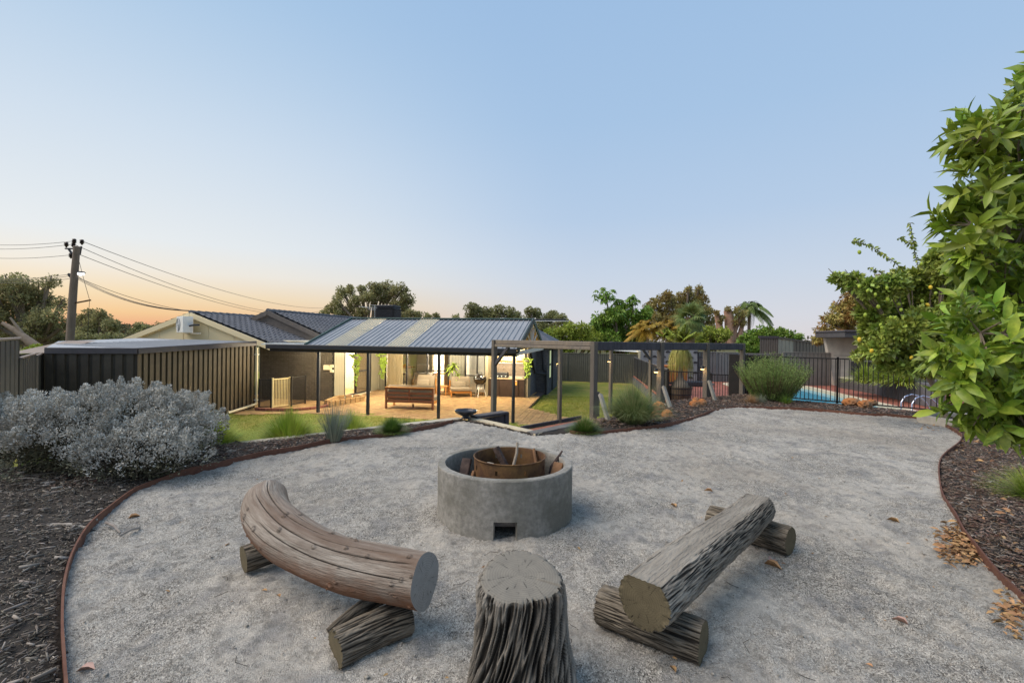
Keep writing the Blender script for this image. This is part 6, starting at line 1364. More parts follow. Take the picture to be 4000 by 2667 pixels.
# stump in front
def stump():
    n, m_ = 420, 200; cx, cy = .052, 2.135; H = .50; V = []; U = []; CV = []
    for i in range(m_ + 1):
        u = i / m_; z = -.04 + (H + .04) * u; fl = 1 + .42 * math.exp(-u * 2.6) - .06; lean = .02 * (1 - u)
        for j in range(n):
            q = 2 * math.pi * j / n; sw = (1 - u) * .9 * math.sin(q * 1 + .6); qq = q + .75 * (1 - u) ** 1.4 * (1 if True else 0)
            lobes = .05 * math.cos(3 * q + 1) + .03 * math.cos(5 * q + 2.2) * (1.3 - u); w_ = noise.noise(Vector((math.cos(qq) * 3, math.sin(qq) * 3, u * 2.2))) * .55
            n1 = noise.noise(Vector((math.cos(qq) * 11 + w_, math.sin(qq) * 11 + w_, u * 2.4 + w_))); n2 = noise.noise(Vector((math.cos(qq) * 17 + w_, math.sin(qq) * 17, u * 5))); n3 = noise.noise(Vector((math.cos(q) * 8, math.sin(q) * 8, u * 9 + 3)))
            kn = math.exp(-(((q - 4.95) / .42) ** 2 + ((u - .22) / .2) ** 2)); ridge_ = (1 - abs(n1) * 3.0); h = .10 * ridge_ + .065 * n2 + kn * (.10 * n3 + .05 + .06 * noise.noise(Vector((q * 9, u * 26, 1))))
            fade = min(1, (1 - u) * 26 + .35); r_ = .188 * fl * (1 + lobes + h * fade - .02)
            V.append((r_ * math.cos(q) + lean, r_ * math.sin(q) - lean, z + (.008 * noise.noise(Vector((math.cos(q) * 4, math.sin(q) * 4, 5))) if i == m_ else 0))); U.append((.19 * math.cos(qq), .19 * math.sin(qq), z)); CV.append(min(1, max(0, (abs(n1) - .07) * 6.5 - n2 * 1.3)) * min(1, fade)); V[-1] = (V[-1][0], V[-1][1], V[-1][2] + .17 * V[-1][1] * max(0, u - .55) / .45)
    Fc = [(i * n + j, i * n + (j + 1) % n, (i + 1) * n + (j + 1) % n, (i + 1) * n + j) for i in range(m_) for j in range(n)]; base = m_ * n; ids = list(range(base, base + n)); cf = []
    for fr in (.985, .95, .8, .6, .4, .2):
        st = len(V)
        for j in range(n):
            q = 2 * math.pi * j / n; rr = .188 * (fr); x, y = V[base + j][0], V[base + j][1]
            if fr < .96: bl = min(1, (1 - fr) * 6); R0 = math.hypot(x, y); Rt = .188; k = (R0 * (1 - bl) + Rt * bl) / R0 * fr
            else: k = fr
            z = H + (.004 if fr < .98 else 0) + .003 * noise.noise(Vector((x * fr * 30, y * fr * 30, 2)))
            # deep radial check to the front right
            dq = abs(math.atan2(math.sin(q + .35), math.cos(q + .35)))
            if dq < .035 and fr > .5: z -= .02
            V.append((x * k, y * k, z + .17 * y * k)); U.append((x * k, y * k, 0))
        for j in range(n): cf.append((ids[j], ids[(j + 1) % n], st + (j + 1) % n, st + j))
        ids = list(range(st, st + n))
    V.append((0, 0, H + .003)); U.append((0, 0, 0))
    for j in range(n): cf.append((ids[j], ids[(j + 1) % n], len(V) - 1))
    root = empty('tree_stump', (cx, cy, 0), 0, 'tall flared stump seat with pale sawn top in the front centre', 'stump')
    for nm, F_, m in (('bark', Fc, W_STUMP), ('sawn_top', cf, E_TAN)):
        used = sorted({i for f in F_ for i in f}); mp_ = {a: b for b, a in enumerate(used)}
        me = bpy.data.meshes.new(nm); me.from_pydata([V[i] for i in used], [], [tuple(mp_[i] for i in f) for f in F_]); me.materials.append(m); me.polygons.foreach_set('use_smooth', [True] * len(F_))
        a_ = me.attributes.new('straight', 'FLOAT_VECTOR', 'POINT'); a_.data.foreach_set('vector', np.array([U[i] for i in used], dtype=np.float32).ravel()); CV += [0] * (len(V) - len(CV)); ac = me.attributes.new('cavity', 'FLOAT', 'POINT'); ac.data.foreach_set('value', np.array([CV[i] for i in used], dtype=np.float32)); me.update(); o = bpy.data.objects.new(nm, me); COL.objects.link(o); o.parent = root
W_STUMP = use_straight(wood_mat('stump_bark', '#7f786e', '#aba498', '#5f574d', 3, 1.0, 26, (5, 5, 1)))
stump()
# black bowl on a short pedestal
c = gz(1820, 1634, .03); t = empty('bird_bath', (c.x, c.y, .035), 0, 'wide shallow black bowl on a small foot at the sleeper corner', 'bird bath')
MB().lathe([(0, .0), (.10, 0), (.075, .03), (.07, .05), (.13, .07), (.2, .11), (.225, .15), (.222, .162), (.205, .155), (.17, .115), (0, .1)], n=40).build('bowl', mat('black_glaze', '#1f2024', '#2a2b30', 8, .35, coat=.3), t, smooth=True); MB().lathe([(0, .125), (.18, .125)], n=30).build('water', water_mat(), t); bpy.data.materials['pool_water.001'].node_tree.nodes['Principled BSDF'].inputs['Base Color'].default_value = srgb('#3a3c40')
# concrete planter ring at the right
c = Vector((9.15, 9.35, 0)); t = empty('planter_ring', (c.x, c.y, 0), 0, 'low round concrete planter ring under the lemon tree', 'planter')
MB().lathe([(.72, -.1), (.72, .15), (.71, .16), (.63, .16), (.62, .15), (.62, -.05)], n=60).build('ring', mat('pale_ring_concrete', '#a9a194', '#bcb4a6', 9, .9, bump=.3, bscale=100), t, smooth=True); MB().lathe([(0, .06), (.62, .06)], n=30).build('soil', M_SOIL, t)
# orange laterite rocks
M_ROCK = mat('laterite_rock', '#a8683a', '#c08450', 7, .92, c3='#7e6c58', s3=2.3, f3=.9, bump=1.0, bscale=24, spec=.2, bdist=.03)
def rock(px, py, Y, r, lab, seed, z=None): 
    c = at(px, py, Y); MB().blob((0, 0, 0), r, seed, 4, .42, 1.9, 1).build('rock', M_ROCK, smooth=True, label=lab, cat='rock', group='orange rocks in the mulch').location = c
rock(2573, 1595, 9.9, (.14, .13, .16), 'upper orange rock of the stacked pile beside the raking strut', 1); rock(2553, 1634, 9.6, (.19, .17, .14), 'lower left tan rock of the pile beside the fountain grass', 2); rock(2606, 1632, 9.7, (.13, .13, .19), 'tall orange rock at the right of the stacked pile', 3)
rock(2714, 1585, 11.2, (.14, .13, .16), 'left orange rock of the pair between two raking struts', 4); rock(2742, 1580, 11.35, (.12, .12, .15), 'right orange rock of the pair between two raking struts', 5); rock(2719, 1562, 11.5, (.09, .09, .07), 'small orange rock on top of the pair between the struts', 6)
rock(3327, 1575, 11.6, (.24, .18, .14), 'large rounded orange rock in front of the thick pool fence post', 7); rock(3378, 1581, 11.3, (.16, .14, .13), 'smaller pale orange rock right of the large one at the pool fence', 8); rock(3405, 1573, 11.5, (.12, .1, .09), 'dark wedge of rock at the far right of the fence rocks', 10)

# ================================================================== PLANTS
def rhombs(P, D, L, W, N=None):
    return leaf_mesh(P, D, rnd_dirs(len(P)) if N is None else N, L, W, shape='rhomb')
M_EUC = mat('eucalypt_leaf', '#94966a', '#b8b27c', 1.2, .7, isl=.45, trans=.42, c3='#7a6a3e', s3=.35, f3=.5)
M_EUCD = mat('dark_tree_leaf', '#8a8d60', '#a9aa74', 1.2, .7, isl=.42, trans=.42, c3='#726543', s3=.3)
M_GRN = mat('fresh_green_leaf', '#5f8230', '#84a445', 1.5, .55, isl=.42, trans=.25, c3='#8f9a3c', s3=.6)
M_YEL = mat('yellow_green_leaf', '#8a9a35', '#a3ad4a', 1.5, .6, isl=.35, trans=.2)
M_MNG = mat('mango_leaf', '#a09a50', '#bdac62', 1.0, .6, isl=.42, trans=.25, c3='#9a6a3e', s3=1.1, f3=.9)
M_BRW = mat('bronze_leaf', '#9a955a', '#b8ac6e', 1.0, .65, isl=.42, trans=.42, c3='#8a6c3c', s3=.7, f3=.7)
M_BARK = mat('grey_bark', '#7a6b5c', '#8f7f6d', 6, .9, bump=.6, bscale=20, stretch=(1, 1, .3)); M_BARKR = mat('pinkish_bark', '#a88068', '#bd9880', 5, .9, bump=.5, bscale=14, c3='#6d5546', s3=2)
def tree(label, Y, clumps, leaf, n, m, base=None, tr=.2, bark=None, name='tree', cat='tree', lw=.5, droop=.2, zb=-1.6, depth=.8, dens=1, limbs=True, shell=.55, extra=None):
    """clumps: (px,py,radius px) in the photograph, all at about distance Y"""
    C = []; 
    for c in clumps:
        yy = Y + (c[3] if len(c) > 3 else random.uniform(-depth, depth) * c[2] * Y / FPX * 1.6); C.append((at(c[0], c[1], yy), c[2] * yy / FPX))
    b = at(base[0], 1400, Y) if base else at(sum(c[0] for c in clumps) / len(clumps), 1400, Y); b.z = zb
    t = empty(name, b, 0, label, cat); w_ = np.array([c[1] ** 2 for c in C]); w_ /= w_.sum(); cnt = rng.multinomial(n, w_)
    Ps, Ds = [], []
    for (c, r), k in zip(C, cnt):
        sub = max(4, int(10)); sd = rnd_dirs(sub) * r * .62; sr = rng.uniform(.35, .6, sub) * r; ix = rng.integers(0, sub, k); d = rnd_dirs(k); rad = rng.uniform(shell, 1, k) ** .6
        p = sd[ix] + d * (sr[ix] * rad)[:, None]; p[:, 2] *= .85; Ps.append(p + np.array(c)); Ds.append(d + np.array((0, 0, -droop)) + rng.normal(0, .5, (k, 3)))
    P = np.concatenate(Ps); D = np.concatenate(Ds); L = rng.uniform(.7, 1.3, len(P)) * leaf * Y / FPX
    V, F = rhombs(P - np.array(b), D, L, L * lw)
    npmesh('crown', V, F, m, t)
    if limbs:
        mb = MB(); bark = bark or M_BARK; cz = sum(c[0].z for c in C) / len(C); cen = sum((c[0] for c in C), Vector()) / len(C); fork = b.lerp(cen, .45); 
        mb.tube([b - b, (fork - b) * .5 + Vector((.1, 0, 0)), fork - b], [tr, tr * .85, tr * .7], 9)
        for c, r in C:
            mid = (fork + c) / 2 + Vector((random.uniform(-.2, .2), random.uniform(-.2, .2), -.15)) * r; e = c + (c - fork) * .1; mb.tube([fork - b, mid - b, e - b], [tr * .5, tr * .3, tr * .08], 6)
            for k in range(4):
                q = c + Vector(rnd_dirs(1)[0]) * r * .8; mb.tube([mid - b, (c + q) / 2 - b, q - b], [tr * .18, tr * .1, tr * .03], 4)
        mb.build('trunk', bark, t, smooth=True)
    return t
def cl(x0, x1, y0, y1, n, r0, r1): return [(random.uniform(x0, x1), random.uniform(y0, y1), random.uniform(r0, r1)) for _ in range(n)]
random.seed(21)
t1 = tree('large spreading eucalypt behind the dark fence at the far left', 38, [(30, 1100, 55), (90, 1110, 48), (150, 1130, 42), (195, 1100, 30), (60, 1150, 55), (130, 1180, 55), (190, 1170, 38), (20, 1200, 55), (90, 1230, 60), (160, 1240, 55), (220, 1230, 35), (235, 1185, 30), (210, 1290, 45), (120, 1290, 45), (30, 1280, 50), (250, 1270, 30), (-60, 1120, 70), (-80, 1220, 80), (250, 1320, 30), (170, 1330, 40), (60, 1340, 40), (-140, 1150, 80)], 9, 26000, M_EUC, (150, 0), .5)
MB().tube([at(160, 1365, 34), at(110, 1330, 34), at(60, 1290, 34), at(10, 1262, 34)], [.3, .28, .2, .12], 10).tube([at(110, 1330, 34), at(85, 1300, 34), at(40, 1240, 34)], [.18, .12, .06], 8).build('fallen_limb', M_BARK, smooth=True, label='thick bare grey limb leaning in front of the far left eucalypt', cat='branch')
tree('rounded eucalypt between the power pole and the cream gable', 62, [(400, 1250, 32), (345, 1235, 32), (430, 1265, 28), (440, 1290, 24), (360, 1270, 38), (310, 1250, 28), (385, 1225, 20), (450, 1270, 18), (330, 1300, 40), (410, 1305, 34)], 8, 9000, M_EUC, (385, 0), .5)
tree('small dark eucalypt seen just left of the cream gable', 80, [(545, 1275, 20), (575, 1280, 20), (600, 1285, 14), (530, 1295, 20), (615, 1268, 8), (560, 1300, 22), (590, 1305, 18)], 7, 3500, M_EUCD, (560, 0), .5)
tree('low green shrubbery below the power pole', 45, cl(270, 520, 1320, 1355, 14, 22, 34), 8, 8000, M_EUCD, (380, 0), .3, cat='shrub', name='shrub')
tree('pale green hedge top above the stepped dark fence', 24, cl(85, 190, 1362, 1385, 9, 16, 24), 10, 2600, M_YEL, (140, 0), .1, cat='shrub', name='shrub')
tree('wide gum tree standing behind the rooftop cooler', 48, [(1340, 1145, 30), (1370, 1130, 24), (1320, 1180, 28), (1290, 1210, 24), (1350, 1215, 34), (1410, 1135, 22), (1460, 1125, 30), (1510, 1118, 32), (1560, 1130, 30), (1590, 1160, 28), (1600, 1185, 20), (1440, 1170, 34), (1500, 1165, 36), (1555, 1180, 30), (1390, 1180, 30), (1420, 1215, 26), (1580, 1205, 22), (1270, 1225, 18), (1400, 1225, 26), (1470, 1140, 28), (1530, 1145, 26), (1330, 1225, 26)], 8, 15000, M_EUC, (1455, 0), .42, shell=.3)
tree('feathery low palm-like shrub behind the patio ridge', 40, [(1600, 1225, 18), (1630, 1230, 16), (1670, 1235, 16), (1700, 1238, 14), (1780, 1240, 12), (1575, 1235, 16)], 9, 2200, M_EUC, (1620, 0), .15, cat='shrub', name='shrub')
tree('dark gum tree behind the vent cowl', 60, [(1840, 1205, 26), (1865, 1220, 26), (1900, 1215, 24), (1950, 1212, 26), (1990, 1220, 24), (2025, 1235, 22), (1930, 1240, 30), (1980, 1250, 26), (1860, 1250, 30), (1840, 1235, 22), (1895, 1245, 30)], 8, 9000, M_EUCD, (1900, 0), .35)
tree('gum tree to the right of the patio gable', 66, [(2090, 1225, 26), (2130, 1240, 28), (2160, 1235, 24), (2190, 1250, 26), (2215, 1270, 22), (2110, 1270, 30), (2150, 1275, 28), (2060, 1250, 22), (2065, 1215, 18), (2190, 1285, 24)], 8, 8500, M_EUCD, (2130, 0), .35)
tree('bright yellow green frangipani bush behind the back fence', 34, [(2150, 1310, 26), (2190, 1295, 28), (2230, 1285, 28), (2270, 1290, 30), (2310, 1305, 28), (2330, 1325, 24), (2180, 1325, 30), (2240, 1325, 34), (2290, 1335, 34), (2160, 1345, 28), (2220, 1350, 30), (2330, 1350, 28)], 12, 9000, M_YEL, (2240, 0), .15, name='shrub', cat='shrub', lw=.35)
tree('dry bare bush between the yellow shrub and the umbrella tree', 36, [(2345, 1310, 18), (2350, 1340, 20), (2335, 1290, 14)], 7, 700, mat('dry_twig', '#8d7b63', '#a08d74', 5, .9, isl=.2), (2345, 0), .12, name='shrub', cat='shrub')
# umbrella trees: dense mound + three raised whorled heads
tree('dense glossy umbrella tree mound right of the yellow shrub', 35, [(2350, 1245, 34), (2400, 1230, 40), (2450, 1230, 40), (2500, 1240, 36), (2360, 1290, 40), (2410, 1290, 44), (2460, 1290, 42), (2500, 1290, 34), (2380, 1330, 40), (2440, 1335, 40), (2335, 1265, 24), (2530, 1220, 24), (2345, 1330, 28), (2480, 1330, 34), (2420, 1365, 30)], 15, 14000, M_GRN, (2420, 0), .2, lw=.38, droop=.7)
def whorl(label, px, py, Y, r, n, m, base):
    c = at(px, py, Y); b = at(base[0], base[1], Y); t = empty('umbrella_tree', b, 0, label, 'tree'); Pp, Dd = [], []
    for k in range(n):
        q = Vector(rnd_dirs(1)[0]); q.z = q.z * .9; ctr = c + q * r * random.uniform(.35, 1)
        for j in range(8): a = 6.283 * j / 8 + k; Pp.append(tuple(ctr - b)); Dd.append((math.cos(a), math.sin(a), random.uniform(-1.4, -.3)))
    V, F = leaf_mesh(np.array(Pp), np.array(Dd), np.tile((0, 0, 1.), (len(Pp), 1)), rng.uniform(.22, .5, len(Pp)), rng.uniform(.08, .14, len(Pp))); npmesh('crown', V, F, m, t)
    MB().tube([(0, 0, 0), (c - b) * .5 + Vector((.05, 0, 0)), c - b], [.07, .06, .04], 7).build('trunk', M_BARK, t, smooth=True)
whorl('tallest whorled umbrella tree head, top left of its mound', 2365, 1150, 35, .8, 34, M_GRN, (2380, 1260)); whorl('middle whorled umbrella tree head above its mound', 2420, 1180, 35.5, .5, 18, M_GRN, (2418, 1260)); whorl('right whorled umbrella tree head with drooping leaves', 2470, 1172, 35, .55, 20, M_GRN, (2470, 1250))
tree('bronze green broad tree behind the golden palms', 50, [(2560, 1190, 30), (2600, 1170, 34), (2640, 1175, 34), (2680, 1155, 32), (2725, 1145, 22), (2740, 1175, 30), (2700, 1200, 40), (2640, 1215, 44), (2580, 1225, 40), (2745, 1215, 30), (2770, 1220, 20), (2535, 1205, 22), (2760, 1255, 28), (2720, 1260, 34), (2545, 1240, 30), (2620, 1260, 40), (2775, 1280, 20), (2690, 1130, 14), (2730, 1125, 12), (2610, 1150, 14)], 9, 15000, M_BRW, (2680, 0), .3)
# palms
def palm(label, px, pyb, pyt, Y, nf, L, m, tr=.14, trunk=True, fan=False, lean=0, droop=1.0, emin=-25, emax=80, zb=None, wl=.035, bark=None, name='palm_tree'):
    top = at(px, pyt, Y); b = Vector((top.x - lean, top.y, zb if zb is not None else -1.6)); t = empty(name, b, 0, label, 'palm tree'); c = top - b
    if trunk: MB().tube([(0, 0, 0), c * .5 + Vector((lean * .1, 0, 0)), c], [tr * 1.2, tr, tr * .9], 10).build('trunk', bark or M_BARK, t, smooth=True)
    for i in range(nf):
        a = i * 2.399 + .3; e = R(emax - (emax - emin) * (i + .5) / nf + random.uniform(-6, 6)); l = L * random.uniform(.85, 1.1); d = np.array((math.cos(a) * math.cos(e), math.sin(a) * math.cos(e), math.sin(e))); c_ = np.array(c)
        if fan:
            hub = c_ + d * l * .45; n = 26; s_ = unit(np.cross(d, (0, 0, 1.0))[None])[0]; ang = np.linspace(-1.9, 1.9, n); D = np.cos(ang)[:, None] * d + np.sin(ang)[:, None] * s_; D[:, 2] -= .25 + .2 * np.abs(np.sin(ang)); P = np.tile(hub, (n, 1)); V, F = leaf_mesh(P, D, np.tile(np.cross(s_, d), (n, 1)), l * .62, .06, fold=.2, shape='blade')
            o = npmesh('frond', V, F, m, t); V2 = MB().tube([c_, hub], .012, 4)
        else:
            n = 46; u = np.linspace(.12, 1, n); path = c_ + d * (l * u)[:, None]; path[:, 2] -= droop * l * .55 * u ** 2.2; tan = np.gradient(path, axis=0); tan = unit(tan); s_ = unit(np.cross(tan, (0, 0, 1.0))); P = np.concatenate([path, path]); side = np.concatenate([s_, -s_]); D = side * 1.0 + np.concatenate([tan, tan]) * .7; D[:, 2] -= .35 + .25 * rng.random(2 * n); ll = l * .33 * np.sin(np.pi * np.clip(u * .88 + .1, 0, 1)) ** .6; V, F = leaf_mesh(P, D, np.tile((0, 0, 1.), (2 * n, 1)), np.concatenate([ll, ll]), wl, fold=.25, shape='blade')
            rq = MB().tube([tuple(path[k]) for k in range(0, n, 6)], [.02 * (1 - k / 9) + .004 for k in range(len(range(0, n, 6)))], 4); V0 = np.array(rq.v); F0 = np.array([f for f in rq.f if len(f) == 4]); o = npmesh('frond', np.concatenate([V, V0]), np.concatenate([F, F0 + len(V)]), m, t)
    return t
M_GOLD = mat('golden_frond', '#a07c28', '#b08e34', 1.5, .6, isl=.3, trans=.2, c3='#8a8a3a', s3=.8); M_PALM = mat('palm_frond', '#5e7339', '#7b8b4a', 1.5, .6, isl=.25, trans=.15); M_FAN = mat('fan_frond', '#5d7d45', '#84985a', 1.5, .6, isl=.25, trans=.15, c3='#a38a45', s3=.9)
palm('golden arching cane palm with orange fronds, left of the fan palm', 2530, 0, 1290, 33, 34, 1.75, M_GOLD, .08, emin=-5, emax=84, droop=1.0, wl=.03)
palm('second golden cane palm between the golden palm and the fan palm', 2622, 0, 1290, 34, 28, 1.6, M_GOLD, .08, emin=0, emax=84, droop=.9, wl=.03)
palm('small lime green cane palm low between the golden palms', 2600, 0, 1320, 31.5, 12, 1.0, M_YEL, .06, emin=35, emax=86, droop=.6, wl=.05)
palm('fan palm with shaggy brown trunk behind the ponytail palm', 2697, 0, 1240, 31, 30, 1.35, M_FAN, .3, fan=True, emin=-50, emax=80, bark=mat('shaggy_trunk', '#6e5645', '#856b55', 9, .95, bump=.9, bscale=30))
palm('tall feathery cocos palm beside the pollarded tree', 2927, 0, 1208, 50, 20, 2.6, M_PALM, .17, emin=-20, emax=80, droop=1.5, wl=.06)
palm('spiky upright strap plant rising behind the pergola beam', 2668, 0, 1340, 20, 16, 1.0, M_YEL, .05, trunk=False, emin=35, emax=85, droop=.4, name='strap_plant')
# pollarded tree: bare stubs with tufts
P_ = lambda x, y, Y=42: at(x, y, Y)
t = empty('pollarded_tree', (P_(2860, 1345).x, 42, -1.6), 0, 'hard pruned pinkish tree with thick bare stubs and small tufts', 'tree'); o_ = Vector((P_(2860, 1345).x, 42, -1.6))
for pts, rr in (([(2850, 1350), (2850, 1290), (2848, 1240), (2842, 1212)], (.45, .42, .4, .34)), ([(2830, 1345), (2815, 1300), (2808, 1260), (2800, 1222)], (.3, .3, .28, .24)), ([(2862, 1330), (2870, 1290), (2885, 1255), (2895, 1235)], (.3, .22, .2, .18)), ([(2880, 1335), (2895, 1290), (2902, 1250), (2905, 1228)], (.22, .2, .18, .15))):
    MB().tube([P_(*p) - o_ for p in pts], rr, 10).build('limb', M_BARKR, t, smooth=True)
V_, F_ = [], []; nn = 0
for (x, y, r) in ((2800, 1222, 9), (2843, 1208, 10), (2870, 1225, 16), (2890, 1232, 18), (2905, 1225, 16), (2815, 1255, 9), (2868, 1260, 14), (2905, 1262, 12), (2822, 1240, 8), (2880, 1210, 14), (2850, 1300, 10)):
    k = 130; d = rnd_dirs(k); p = np.array(P_(x, y, 41.7) - o_) + d * rng.uniform(.2, 1, k)[:, None] * r * 42 / FPX; v, f = rhombs(p, d + rng.normal(0, .4, (k, 3)), .18, .11); V_.append(v); F_.append(f + nn); nn += len(v)
npmesh('sprouts', np.concatenate(V_), np.concatenate(F_), M_BRW, t)
tree('lime green shrub right of the fan palm', 36, cl(2715, 2830, 1300, 1340, 12, 24, 32), 10, 5500, M_YEL, (2770, 0), .12, name='shrub', cat='shrub')
tree('glossy green shrub left of the brown neighbour shed', 38, [(2910, 1330, 26), (2940, 1310, 26), (2975, 1300, 26), (3010, 1298, 24), (3050, 1300, 22), (3090, 1308, 20), (2930, 1345, 30), (2970, 1335, 34), (3020, 1320, 30), (3120, 1318, 16), (2905, 1360, 24), (2950, 1365, 30)], 10, 9000, M_GRN, (2960, 0), .15, name='shrub', cat='shrub')
tree('orange brown mango tree left of the lemon tree', 30, [(3225, 1290, 34), (3250, 1240, 34), (3290, 1190, 36), (3330, 1150, 36), (3370, 1120, 34), (3300, 1250, 44), (3350, 1220, 50), (3400, 1190, 50), (3260, 1310, 34), (3330, 1300, 40), (3400, 1270, 44), (3450, 1140, 44), (3480, 1220, 50), (3200, 1320, 24), (3440, 1090, 26), (3420, 1320, 40), (3370, 1340, 30), (3560, 1180, 60), (3600, 1260, 60)], 15, 22000, M_MNG, (3400, 0), .35, lw=.3, droop=.9)
# far wooded skyline
Pf, Df, Lf = [], [], []
for k in range(420):
    px = random.uniform(-700, 4700); Y = random.uniform(110, 240); base = 1325 + (px - 2000) * .0145; top = base - (26 if px > 2900 else 34) + 10 * noise.noise(Vector((px * .006, 0, 3))) * 2 + random.uniform(-8, 14); c = at(px, top + 14, Y); r = random.uniform(12, 24) * Y / FPX; n = 70; d = rnd_dirs(n)
    p = d * r * rng.uniform(.6, 1, n)[:, None]; p[:, 2] *= .8; Pf.append(p + np.array(c)); Df.append(d + rng.normal(0, .4, (n, 3))); Lf.append(np.full(n, 7 * Y / FPX))
    for z in (.6, 1.2):
        d = rnd_dirs(26); Pf.append(np.array(c) + np.array((0, 0, -r * z * 1.4)) + d * r); Df.append(d); Lf.append(np.full(26, 12 * Y / FPX))
P = np.concatenate(Pf); L = np.concatenate(Lf); V, F = rhombs(P, np.concatenate(Df), L, L * .7)
npmesh('far_woodland', V, F, mat('distant_foliage', '#5a5a3c', '#6f6746', .3, .9, isl=.3), kind='stuff', label='hazy olive line of distant trees on the skyline', cat='woodland')
# neighbour house with red roof glimpsed at the right
c = at(3790, 1160, 42); t = empty('neighbour_house', (c.x, c.y, -1.5), .3, 'neighbouring house with bright red roof glimpsed between the citrus trees', 'house'); MB().box((0, 3, 2.7), (10, 6, 5.4)).build('wall', M_CREAM, t)
MB().add([(-5.6, -.6, 5.3), (5.6, -.6, 5.3), (4, 3, 7.4), (-4, 3, 7.4), (-5.6, 6.6, 5.3), (5.6, 6.6, 5.3)], [(0, 1, 2, 3), (3, 2, 5, 4), (0, 3, 4), (1, 5, 2)]).build('roof', mat('red_roof', '#b0482e', '#c25a3c', 4, .7), t)
t.location.z = c.z - 6.0

# ------------------------------------------------------------------ silver shrub
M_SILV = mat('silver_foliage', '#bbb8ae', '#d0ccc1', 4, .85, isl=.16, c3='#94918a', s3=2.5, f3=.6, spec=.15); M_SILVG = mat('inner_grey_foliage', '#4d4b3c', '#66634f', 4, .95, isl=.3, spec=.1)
def silver(label, c, rad, n, seed):
    g = np.random.default_rng(seed); t = empty('silver_shrub', (c[0], c[1], 0), 0, label, 'shrub'); ns = 330; d = unit(g.normal(size=(ns, 3))); d[:, 2] = np.where(d[:, 2] < -.25, -d[:, 2], d[:, 2]); R_ = np.array(rad)
    lob = 1 + np.array([.14 * noise.fractal(Vector(q) * 1.9 + Vector((seed, 0, 0)), 1, 2, 3) for q in d]); lob *= g.uniform(.8, 1.08, ns); S = d * R_ * lob[:, None] + np.array((0, 0, c[2])); S[:, 2] = np.maximum(S[:, 2], .06)
    k = n // ns; ix = np.repeat(np.arange(ns), k); axis = unit(d * np.array((1, 1, 1.1)) + np.array((0, 0, .55))); r1 = g.uniform(.05, .13, ns)
    u = g.random(len(ix)); off = unit(g.normal(size=(len(ix), 3))) * (r1[ix] * (1.15 - u))[:, None]; P = S[ix] + axis[ix] * (u * g.uniform(.6, 1.5, ns)[ix] * .13)[:, None] + off; D = axis[ix] + unit(g.normal(size=(len(ix), 3))) * .9
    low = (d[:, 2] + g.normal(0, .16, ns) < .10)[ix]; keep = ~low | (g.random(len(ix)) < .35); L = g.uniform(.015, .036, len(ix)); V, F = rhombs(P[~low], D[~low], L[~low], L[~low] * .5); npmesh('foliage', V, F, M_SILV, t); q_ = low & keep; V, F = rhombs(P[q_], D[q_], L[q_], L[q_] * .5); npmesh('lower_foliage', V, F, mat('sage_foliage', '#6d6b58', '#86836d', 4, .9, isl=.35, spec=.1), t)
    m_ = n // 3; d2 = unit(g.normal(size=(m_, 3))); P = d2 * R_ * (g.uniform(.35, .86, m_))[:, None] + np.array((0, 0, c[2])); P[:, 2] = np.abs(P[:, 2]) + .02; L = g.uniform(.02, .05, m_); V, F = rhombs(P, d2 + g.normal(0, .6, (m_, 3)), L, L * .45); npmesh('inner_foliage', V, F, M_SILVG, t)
    mb = MB()
    for i in range(0, ns, 3): q = S[i]; mb.tube([(q[0] * .08, q[1] * .08, .0), (q[0] * .5, q[1] * .5, q[2] * .42), tuple(q)], [.016, .009, .003], 4)
    mb.build('branches', mat('grey_twig', '#6d665c', '#837b70', 9, .9), t); return t
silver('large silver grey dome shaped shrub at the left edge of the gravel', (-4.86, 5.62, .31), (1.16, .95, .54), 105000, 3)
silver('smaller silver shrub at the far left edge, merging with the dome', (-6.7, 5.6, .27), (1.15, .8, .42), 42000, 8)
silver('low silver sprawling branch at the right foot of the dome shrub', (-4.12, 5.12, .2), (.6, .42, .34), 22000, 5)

# ------------------------------------------------------------------ rosemary
c = at(3015, 1560, 12.5); t = empty('rosemary_bush', (c.x, c.y, 0), 0, 'big upright rosemary bush in front of the black pool fence', 'shrub'); ns = 950; a = rng.uniform(0, 6.28, ns); q = rng.uniform(0, 1, ns) ** .55; tilt = q * .62; h = (1.25 - .28 * q ** 2) * rng.uniform(.66, 1.04, ns); Bx = np.cos(a) * q * .42; By = np.sin(a) * q * .35
ax3 = np.column_stack([np.cos(a) * np.sin(tilt), np.sin(a) * np.sin(tilt), np.cos(tilt)]); k = 54; ix = np.repeat(np.arange(ns), k); u = rng.uniform(.12, 1, len(ix)); P = np.column_stack([Bx, By, np.zeros(ns)])[ix] + ax3[ix] * (u * h[ix])[:, None]; P += rng.normal(0, .012, P.shape); P[:, 2] += .1 * u ** 2; D = ax3[ix] * .9 + rnd_dirs(len(ix)); L = rng.uniform(.025, .048, len(ix)); V, F = rhombs(P, D, L, .011)
npmesh('foliage', V, F, mat('rosemary_leaf', '#6c8440', '#96a762', 1.5, .75, isl=.35, trans=.15, c3='#557038', s3=2), t)
mb = MB()
for i in range(0, ns, 4): mb.tube([(Bx[i] * .5, By[i] * .5, 0), (Bx[i] + ax3[i][0] * h[i] * .5, By[i] + ax3[i][1] * h[i] * .5, h[i] * .5 * ax3[i][2]), (Bx[i] + ax3[i][0] * h[i] * .95, By[i] + ax3[i][1] * h[i] * .95, h[i] * .95 * ax3[i][2])], [.012, .007, .003], 4)
mb.build('branches', mat('brown_stem', '#5c4c38', '#6f5d47', 8, .9), t)

